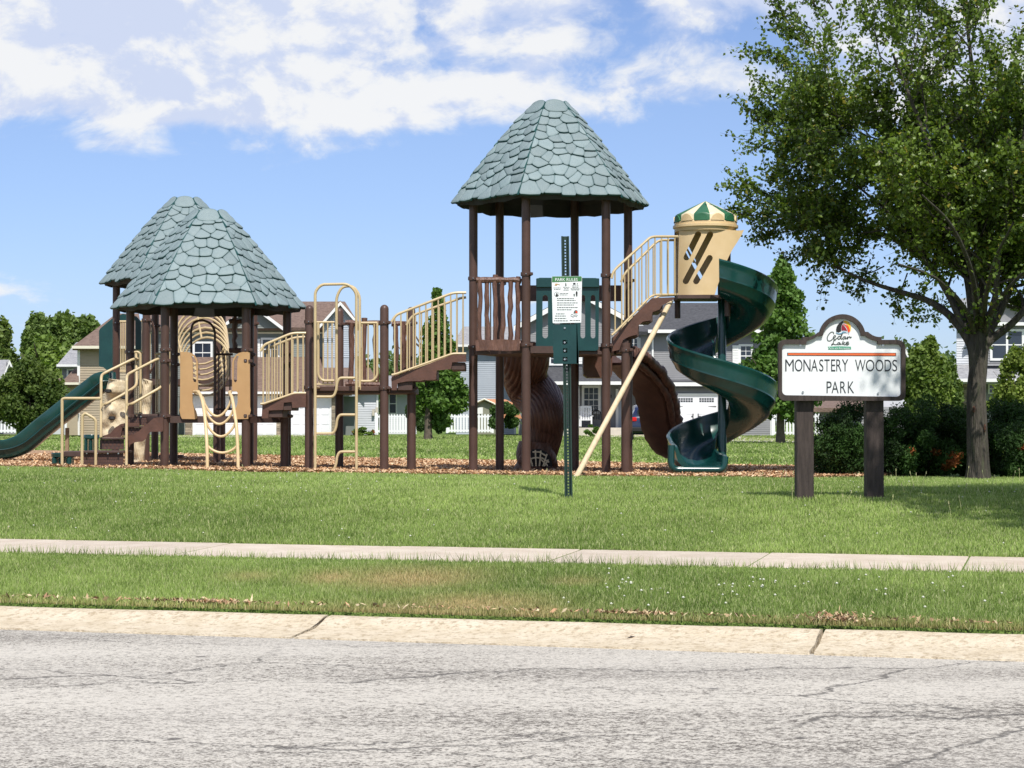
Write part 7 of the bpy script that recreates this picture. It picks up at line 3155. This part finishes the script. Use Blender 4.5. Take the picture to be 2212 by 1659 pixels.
# ---- nearer tree whose boughs hang in from the right
nx_, ny_ = 6.75, 15.7
ntree = thing('shade_tree', 'dark leafy boughs of a nearer tree hanging in at the upper right corner', 'tree', (nx_, ny_, GZ(nx_, ny_)))
r = random.Random(8)
mb = MB()
g_ = GZ(nx_, ny_)
mb.tube(smooth_path([Vector((nx_, ny_, g_ - .1)), Vector((nx_, ny_, g_ + .3)), Vector((nx_ - .03, ny_, g_ + 1.2)), Vector((nx_, ny_, g_ + 2.2))], 4), list(np.linspace(.2, .13, 13)), 14)
mb.build('trunk', MAT['pear_bark'], ntree, smooth='all')
limbs = MB()
ncen = Vector((6.75, 15.7, 6.3))


def in_near(q):
    dx, dy, dz = (q.x - ncen.x - max(0, q.z - 4.0) * .27) / 3.0, (q.y - ncen.y) / 2.7, (q.z - ncen.z) / 4.0
    w = 1 + .10 * math.sin(q.x * 3 + q.z * 2)
    return dx * dx + dy * dy + dz * dz < w * w


tips = []
for k in range(16):
    az_ = 2 * math.pi * k / 16 + r.uniform(-.2, .2)
    el_ = math.radians(r.uniform(18, 75))
    grow(r, limbs, Vector((nx_, ny_, g_ + r.uniform(1.7, 2.5))), Vector((math.cos(az_) * math.cos(el_), math.sin(az_) * math.cos(el_), math.sin(el_))), r.uniform(3.4, 6.5), .06, 0, 3, in_near, tips, (10, 7, 5), (28, 60), 0.2)
limbs.build('limbs', MAT['pear_bark'], ntree, smooth='all')
c, cl = leaves_from_tips(tips, 9.0, .07, .06, rg2, (0.030, 0.075, 0.016), (0.085, 0.150, 0.030), 0.01)
print('near tips', len(tips), 'leaves', len(c))
if len(c) > 110000:
    k = rg2.choice(len(c), 110000, replace=False)
    c, cl = c[k], cl[k]
V, Fc, cc_ = leaf_quads(c, 0.092, rg2, cl)
quick_mesh('crown', V, Fc, MAT['pear_leaf'], cc_, ntree, ORG[ntree.name], kind='stuff')


# ---- clump foliage for shrubs and distant trees
def lobes_cloud(lobes, n, rng_, shell=0.5):
    """points in the outer part of several ellipsoids; lobes: (cx, cy, cz, rx, ry, rz)"""
    L_ = np.array(lobes)
    wgt = L_[:, 3] * L_[:, 5]
    k = rng_.choice(len(L_), n, p=wgt / wgt.sum())
    d = rng_.normal(size=(n, 3))
    d /= np.linalg.norm(d, axis=1)[:, None]
    rr_ = rng_.uniform(shell, 1.06, n)
    rr_ = np.where(rng_.random(n) < .10, rr_ * rng_.uniform(1.0, 1.35, n), rr_)[:, None]
    return L_[k, :3] + d * L_[k, 3:6] * rr_, k


def foliage(name, lobes, n, size, c_lo, c_hi, parent, seed, material='far_leaf', shell=0.45, up=0.3, asp=.8, yellow=0.0, extra=None):
    rn_ = np.random.default_rng(seed)
    c, k = lobes_cloud(lobes, n, rn_, shell)
    o = ORG[parent.name]
    keep = c[:, 2] > o.z + 0.03
    c, k = c[keep], k[keep]
    lobe_tone = rn_.random(len(lobes))
    f = (lobe_tone[k] * 0.45 + vnoise(c[:, 0] * 1.3, c[:, 2] * 1.3 + c[:, 1] * .4, 2.2 / max(size * 6, .4), seed) * 0.4 + rn_.random(len(c)) * 0.35)[:, None]
    colr = np.array(c_lo) + (np.array(c_hi) - np.array(c_lo)) * np.clip(f, 0, 1)
    colr *= rn_.uniform(0.8, 1.2, (len(c), 1))
    if extra is not None:
        colr = extra(c, colr, rn_)
    V, Fc, cc_ = leaf_quads(c, size, rn_, colr, asp=asp, up=up)
    return quick_mesh(name, V, Fc, MAT[material], cc_, parent, o, kind='stuff')


def lobed(cx, cy, cz, rx, ry, rz, n, seed, sub=0.38, cone=False):
    r_ = random.Random(seed)
    out = []
    for i in range(n):
        z_ = r_.uniform(-1, 1)
        a = r_.uniform(0, 6.28)
        w = math.sqrt(max(0, 1 - z_ * z_))
        if cone:
            t_ = (z_ + 1) / 2
            w = (1 - t_) ** 0.75 * r_.uniform(.5, 1.0) + .03
        s = sub * r_.choice((.45, .7, .9, 1.15))
        w *= r_.uniform(.82, 1.08)
        if cone:
            s *= 0.45 + 0.75 * (1 - (z_ + 1) / 2)
        out.append((cx + rx * w * math.cos(a) * (1 - s * .6), cy + ry * w * math.sin(a) * (1 - s * .6), cz + rz * z_ * (1 - s * .35), rx * s, ry * s, rz * s * (.55 if cone else .9)))
    return out


def trunk(parent, x, y, g_, h, rad, seed=0, limbs_=5, spread=.6):
    r_ = random.Random(seed)
    mb = MB()
    mb.tube([Vector((x, y, g_ - .1)), Vector((x, y, g_ + h * .1)), Vector((x + r_.uniform(-.05, .05), y, g_ + h * .5)), Vector((x, y, g_ + h))], [rad * 1.35, rad, rad * .8, rad * .3], 9)
    for i in range(limbs_):
        a = r_.uniform(0, 6.28)
        z_ = g_ + h * r_.uniform(.25, .8)
        l_ = h * spread * r_.uniform(.3, .6)
        mb.tube([Vector((x, y, z_)), Vector((x + math.cos(a) * l_ * .5, y + math.sin(a) * l_ * .5, z_ + l_ * .35)), Vector((x + math.cos(a) * l_, y + math.sin(a) * l_, z_ + l_ * .9))], [rad * .4, rad * .25, rad * .1], 5)
    return mb.build('trunk', MAT['bark_far'], parent, smooth=True)


def tree_at(name, label, px, Y, base, lobes_px, n, size, c_lo, c_hi, seed, trunk_h=None, rad=.12, group=None, cat='tree', crown='crown', **kw):
    q = W(px, base, Y)
    g_ = GZ(q.x, Y)
    o = thing(name, label, cat, (q.x, Y, g_), group)
    if trunk_h:
        trunk(o, q.x, Y, g_, trunk_h, rad, seed)
    L_ = []
    for (x0, x1, y0, y1, nn, cone) in lobes_px:
        a_, b_ = W(x0, y0, Y), W(x1, y1, Y)
        cx_, cz_ = (a_.x + b_.x) / 2, (a_.z + b_.z) / 2
        rx_, rz_ = abs(b_.x - a_.x) / 2, abs(a_.z - b_.z) / 2
        L_ += lobed(cx_, Y, cz_, rx_, rx_ * .9, rz_, nn, seed + len(L_), cone=cone)
    foliage(crown, L_, n, size, c_lo, c_hi, o, seed, **kw)
    return o


G1, G2 = (0.065, 0.110, 0.028), (0.175, 0.250, 0.070)
# conical trees behind the bridge and behind the spiral
tree_at('conical_tree', 'tall conical green tree with a bare trunk between the white fences', 925, 84, 951, [(880, 1008, 800, 918, 24, False), (888, 1000, 625, 880, 60, True), (900, 985, 700, 900, 26, True)], 15000, .20, (0.045, 0.105, 0.018), (0.15, 0.25, 0.055), 51, trunk_h=4.6, rad=.16)
tree_at('conical_tree', 'conical green tree standing between the spiral slide and the park name sign', 1686, 74, 958, [(1592, 1780, 760, 905, 44, False), (1602, 1776, 552, 860, 90, True), (1625, 1755, 620, 900, 40, True)], 24000, .19, (0.045, 0.105, 0.018), (0.14, 0.24, 0.055), 77, trunk_h=5.4, rad=.15)
# clipped evergreens by the fence
tree_at('evergreen_shrub', 'dense dark upright evergreen left of the conical tree trunk', 898, 92, 938, [(874, 921, 862, 938, 14, False)], 5000, .13, (0.018, 0.045, 0.012), (0.06, 0.11, 0.03), 13, cat='shrub', crown='foliage')
tree_at('evergreen_shrub', 'dense dark upright evergreen right of the conical tree trunk', 952, 92, 938, [(931, 975, 866, 938, 14, False)], 5000, .13, (0.018, 0.045, 0.012), (0.06, 0.11, 0.03), 14, cat='shrub', crown='foliage')
tree_at('round_bush', 'dark round bush in front of the tall pale blue house', 1092, 97, 937, [(1056, 1124, 874, 938, 18, False)], 6000, .14, (0.030, 0.065, 0.018), (0.08, 0.14, 0.04), 15, cat='bush', crown='foliage')
tree_at('porch_shrub', 'small bright green shrub below the white rocking chair', 1278, 101, 941, [(1262, 1293, 918, 942, 9, False)], 1600, .10, (0.05, 0.11, 0.02), (0.15, 0.25, 0.05), 16, cat='shrub', crown='foliage')
tree_at('porch_shrub', 'small green shrub beside the park rules post, left of the other porch shrub', 1243, 101, 941, [(1234, 1252, 919, 942, 6, False)], 900, .10, (0.05, 0.11, 0.02), (0.15, 0.25, 0.05), 17, cat='shrub', crown='foliage')
tree_at('flower_bed_plant', 'leafy garden plant against the pale siding of the garage house', 783, 103, 941, [(766, 806, 924, 942, 10, False)], 1400, .12, (0.06, 0.12, 0.02), (0.18, 0.26, 0.06), 18, cat='plant', crown='foliage')


def rusty(c, colr, rn_):
    k = rn_.random(len(c)) < .4
    colr[k] = np.array([.55, .18, .08]) * rn_.uniform(.7, 1.2, (k.sum(), 1))
    return colr


tree_at('flower_bed_plant', 'orange flowering plant in the bed beside the white fence', 765, 103, 941, [(752, 770, 928, 942, 5, False), (800, 812, 930, 942, 4, False)], 700, .11, (0.06, 0.12, 0.02), (0.18, 0.26, 0.06), 19, cat='plant', crown='foliage', extra=rusty)
# round tree at the left edge and the big trees behind it
tree_at('round_tree', 'round dark green tree low to the ground at the left edge', 62, 80, 937, [(-14, 136, 792, 940, 60, False), (25, 105, 770, 860, 20, False)], 22000, .155, (0.034, 0.070, 0.016), (0.130, 0.180, 0.042), 22, trunk_h=1.8, rad=.09)
bt = [('broad treetop at the left edge behind the small grey roofed house', (-60, 45, 705, 900), 31, (0.055, .095, .03), (.16, .22, .06)),
      ('tall feathery green tree behind the round tree at the left', (38, 125, 690, 900), 32, G1, G2),
      ('highest broad tree left of the tan house', (85, 180, 684, 890), 33, G1, G2),
      ('small treetop rising behind the brown hip roof', (158, 222, 692, 800), 34, G1, G2),
      ('pale yellow green tree in front of the tall trees at the left', (30, 150, 742, 920), 35, (0.09, .15, .03), (.24, .33, .085))]
for lab, (x0, x1, y0, y1), sd, lo_, hi_ in bt:
    Yt = 150 if sd != 35 else 132
    tree_at('broad_tree', lab, (x0 + x1) / 2, Yt, 931, [(x0, x1, y0, y1, 46, False), (x0 + (x1 - x0) * .25, x1 - (x1 - x0) * .25, y0 - 6, y0 + 60, 14, False)], 11000, .42, lo_, hi_, sd, trunk_h=6, rad=.25, group='broad trees beyond the houses at the left')
# trees between the sign and the house at the right
tree_at('broad_tree', 'pale green bushy tree just right of the park name sign', 2002, 62, 962, [(1948, 2052, 742, 950, 50, False)], 18000, .15, (0.06, .11, .022), (.20, .27, .06), 41, trunk_h=2.5, rad=.08)
tree_at('broad_tree', 'darker rounded tree between the pale tree and the grey house', 2052, 78, 951, [(2015, 2080, 790, 940, 24, False)], 8000, .17, (0.04, .08, .018), (.13, .19, .045), 42, trunk_h=2.5, rad=.08)
tree_at('young_tree', 'young pale green tree right of the pear tree trunk in front of the house window', 2192, 50, 985, [(2132, 2260, 830, 960, 26, False), (2160, 2240, 745, 880, 24, False)], 12000, .10, (0.075, .125, .02), (.22, .28, .06), 43, trunk_h=2.2, rad=.04)

# ---- dark yew shrubs behind the sign
def yew(cx_px, Y, x0, x1, y0, seed, label, n=15000, rust=None):
    q = W(cx_px, 1025, Y)
    g_ = GZ(q.x, Y)
    o = thing('yew_shrub', label, 'shrub', (q.x, Y, g_), 'dark yew shrubs behind the park name sign')
    r_ = random.Random(seed)
    a_, b_ = W(x0, y0, Y), W(x1, 1030, Y)
    cx_, rx_ = (a_.x + b_.x) / 2, (b_.x - a_.x) / 2
    H_ = a_.z - g_
    L_ = lobed(cx_, Y, g_ + H_ * .48, rx_, .9, H_ * .52, 22, seed)
    for k in range(26):
        x_ = cx_ + rx_ * r_.uniform(-1, 1)
        z_ = g_ + H_ * r_.uniform(.15, 1.0) * (1 - .25 * abs((x_ - cx_) / rx_))
        L_.append((x_, Y - r_.uniform(0, .8), z_, r_.uniform(.08, .2), .15, r_.uniform(.08, .22)))
    mb = MB()
    for k in range(7):
        x_ = cx_ + rx_ * r_.uniform(-.7, .7)
        mb.tube([Vector((cx_ + (x_ - cx_) * .4, Y, g_ - .05)), Vector((x_, Y - r_.uniform(0, .3), g_ + H_ * .6))], [.03, .012], 5)
    mb.build('stems', MAT['bark_far'], o)

    def ex(c, colr, rn_):
        if rust is not None:
            for (px, py, s_) in rust:
                w_ = W(px, py, Y)
                d_ = np.hypot(c[:, 0] - w_.x, c[:, 2] - w_.z)
                k = d_ < s_ * rn_.uniform(.5, 1.2, len(c))
                colr[k] = np.array([.34, .11, .035]) * rn_.uniform(.6, 1.2, (k.sum(), 1))
        return colr
    foliage('foliage', L_, n, .060, (0.004, 0.012, 0.004), (0.050, 0.110, 0.022), o, seed, material='needle', shell=.35, asp=.34, up=-.1, extra=ex)


yew(1800, 28.9, 1752, 1850, 905, 61, 'leftmost yew shrub with a tall top between the sign posts')
yew(1830, 29.6, 1775, 1885, 872, 62, 'tall dark yew shrub behind the space between the sign posts')
yew(1925, 29.2, 1870, 1985, 872, 63, 'dark yew shrub directly right of the right hand sign post', rust=[(1948, 972, .05)])
yew(2010, 29.4, 1955, 2075, 868, 64, 'yew shrub with rusty dead twigs low down, left of the pear tree trunk', rust=[(2036, 990, .13), (1998, 975, .06), (2022, 1003, .08)], n=17000)
yew(2080, 29.9, 2040, 2130, 885, 65, 'yew shrub directly behind the pear tree trunk')
yew(2165, 29.6, 2120, 2235, 868, 66, 'tall dark yew shrub right of the pear tree trunk')
yew(2200, 28.7, 2150, 2260, 920, 67, 'low yew shrub with browned tips at the right edge', rust=[(2185, 965, .05)])
# ---- wood on the horizon
wood = []
rn_ = random.Random(77)
for k in range(260):
    px = -1000 + 4200 * k / 260 + rn_.uniform(-8, 8)
    Yw_ = 250 + rn_.uniform(-12, 12)
    q = W(px, 909, Yw_)
    H_ = 8.8 + rn_.uniform(-1.3, 1.0) + (1.2 if 1900 < px < 2100 else 0)
    wood.append((q.x, Yw_, .6 + H_ * .5, 2.6 + rn_.random() * 1.5, 3, H_ * .5))
    wood.append((q.x + rn_.uniform(-2, 2), Yw_ - 2, .6 + H_ * .75, 1.6, 1.6, H_ * .25))
mb = MB()
rw = np.random.default_rng(9)
c, k = lobes_cloud(wood, 100000, rw, .6)
c = c[c[:, 2] > .5]
f = vnoise(c[:, 0] * .25, c[:, 2] * .5, 1.0, 4)[:, None] * .6 + rw.random((len(c), 1)) * .5
colr = np.array((0.05, 0.095, 0.035)) + (np.array((.13, .19, .065)) - np.array((0.05, 0.095, 0.035))) * np.clip(f, 0, 1)
V, Fc, cc_ = leaf_quads(c, .75, rw, colr)
quick_mesh('distant_wood', V, Fc, MAT['far_leaf'], cc_, kind='stuff')
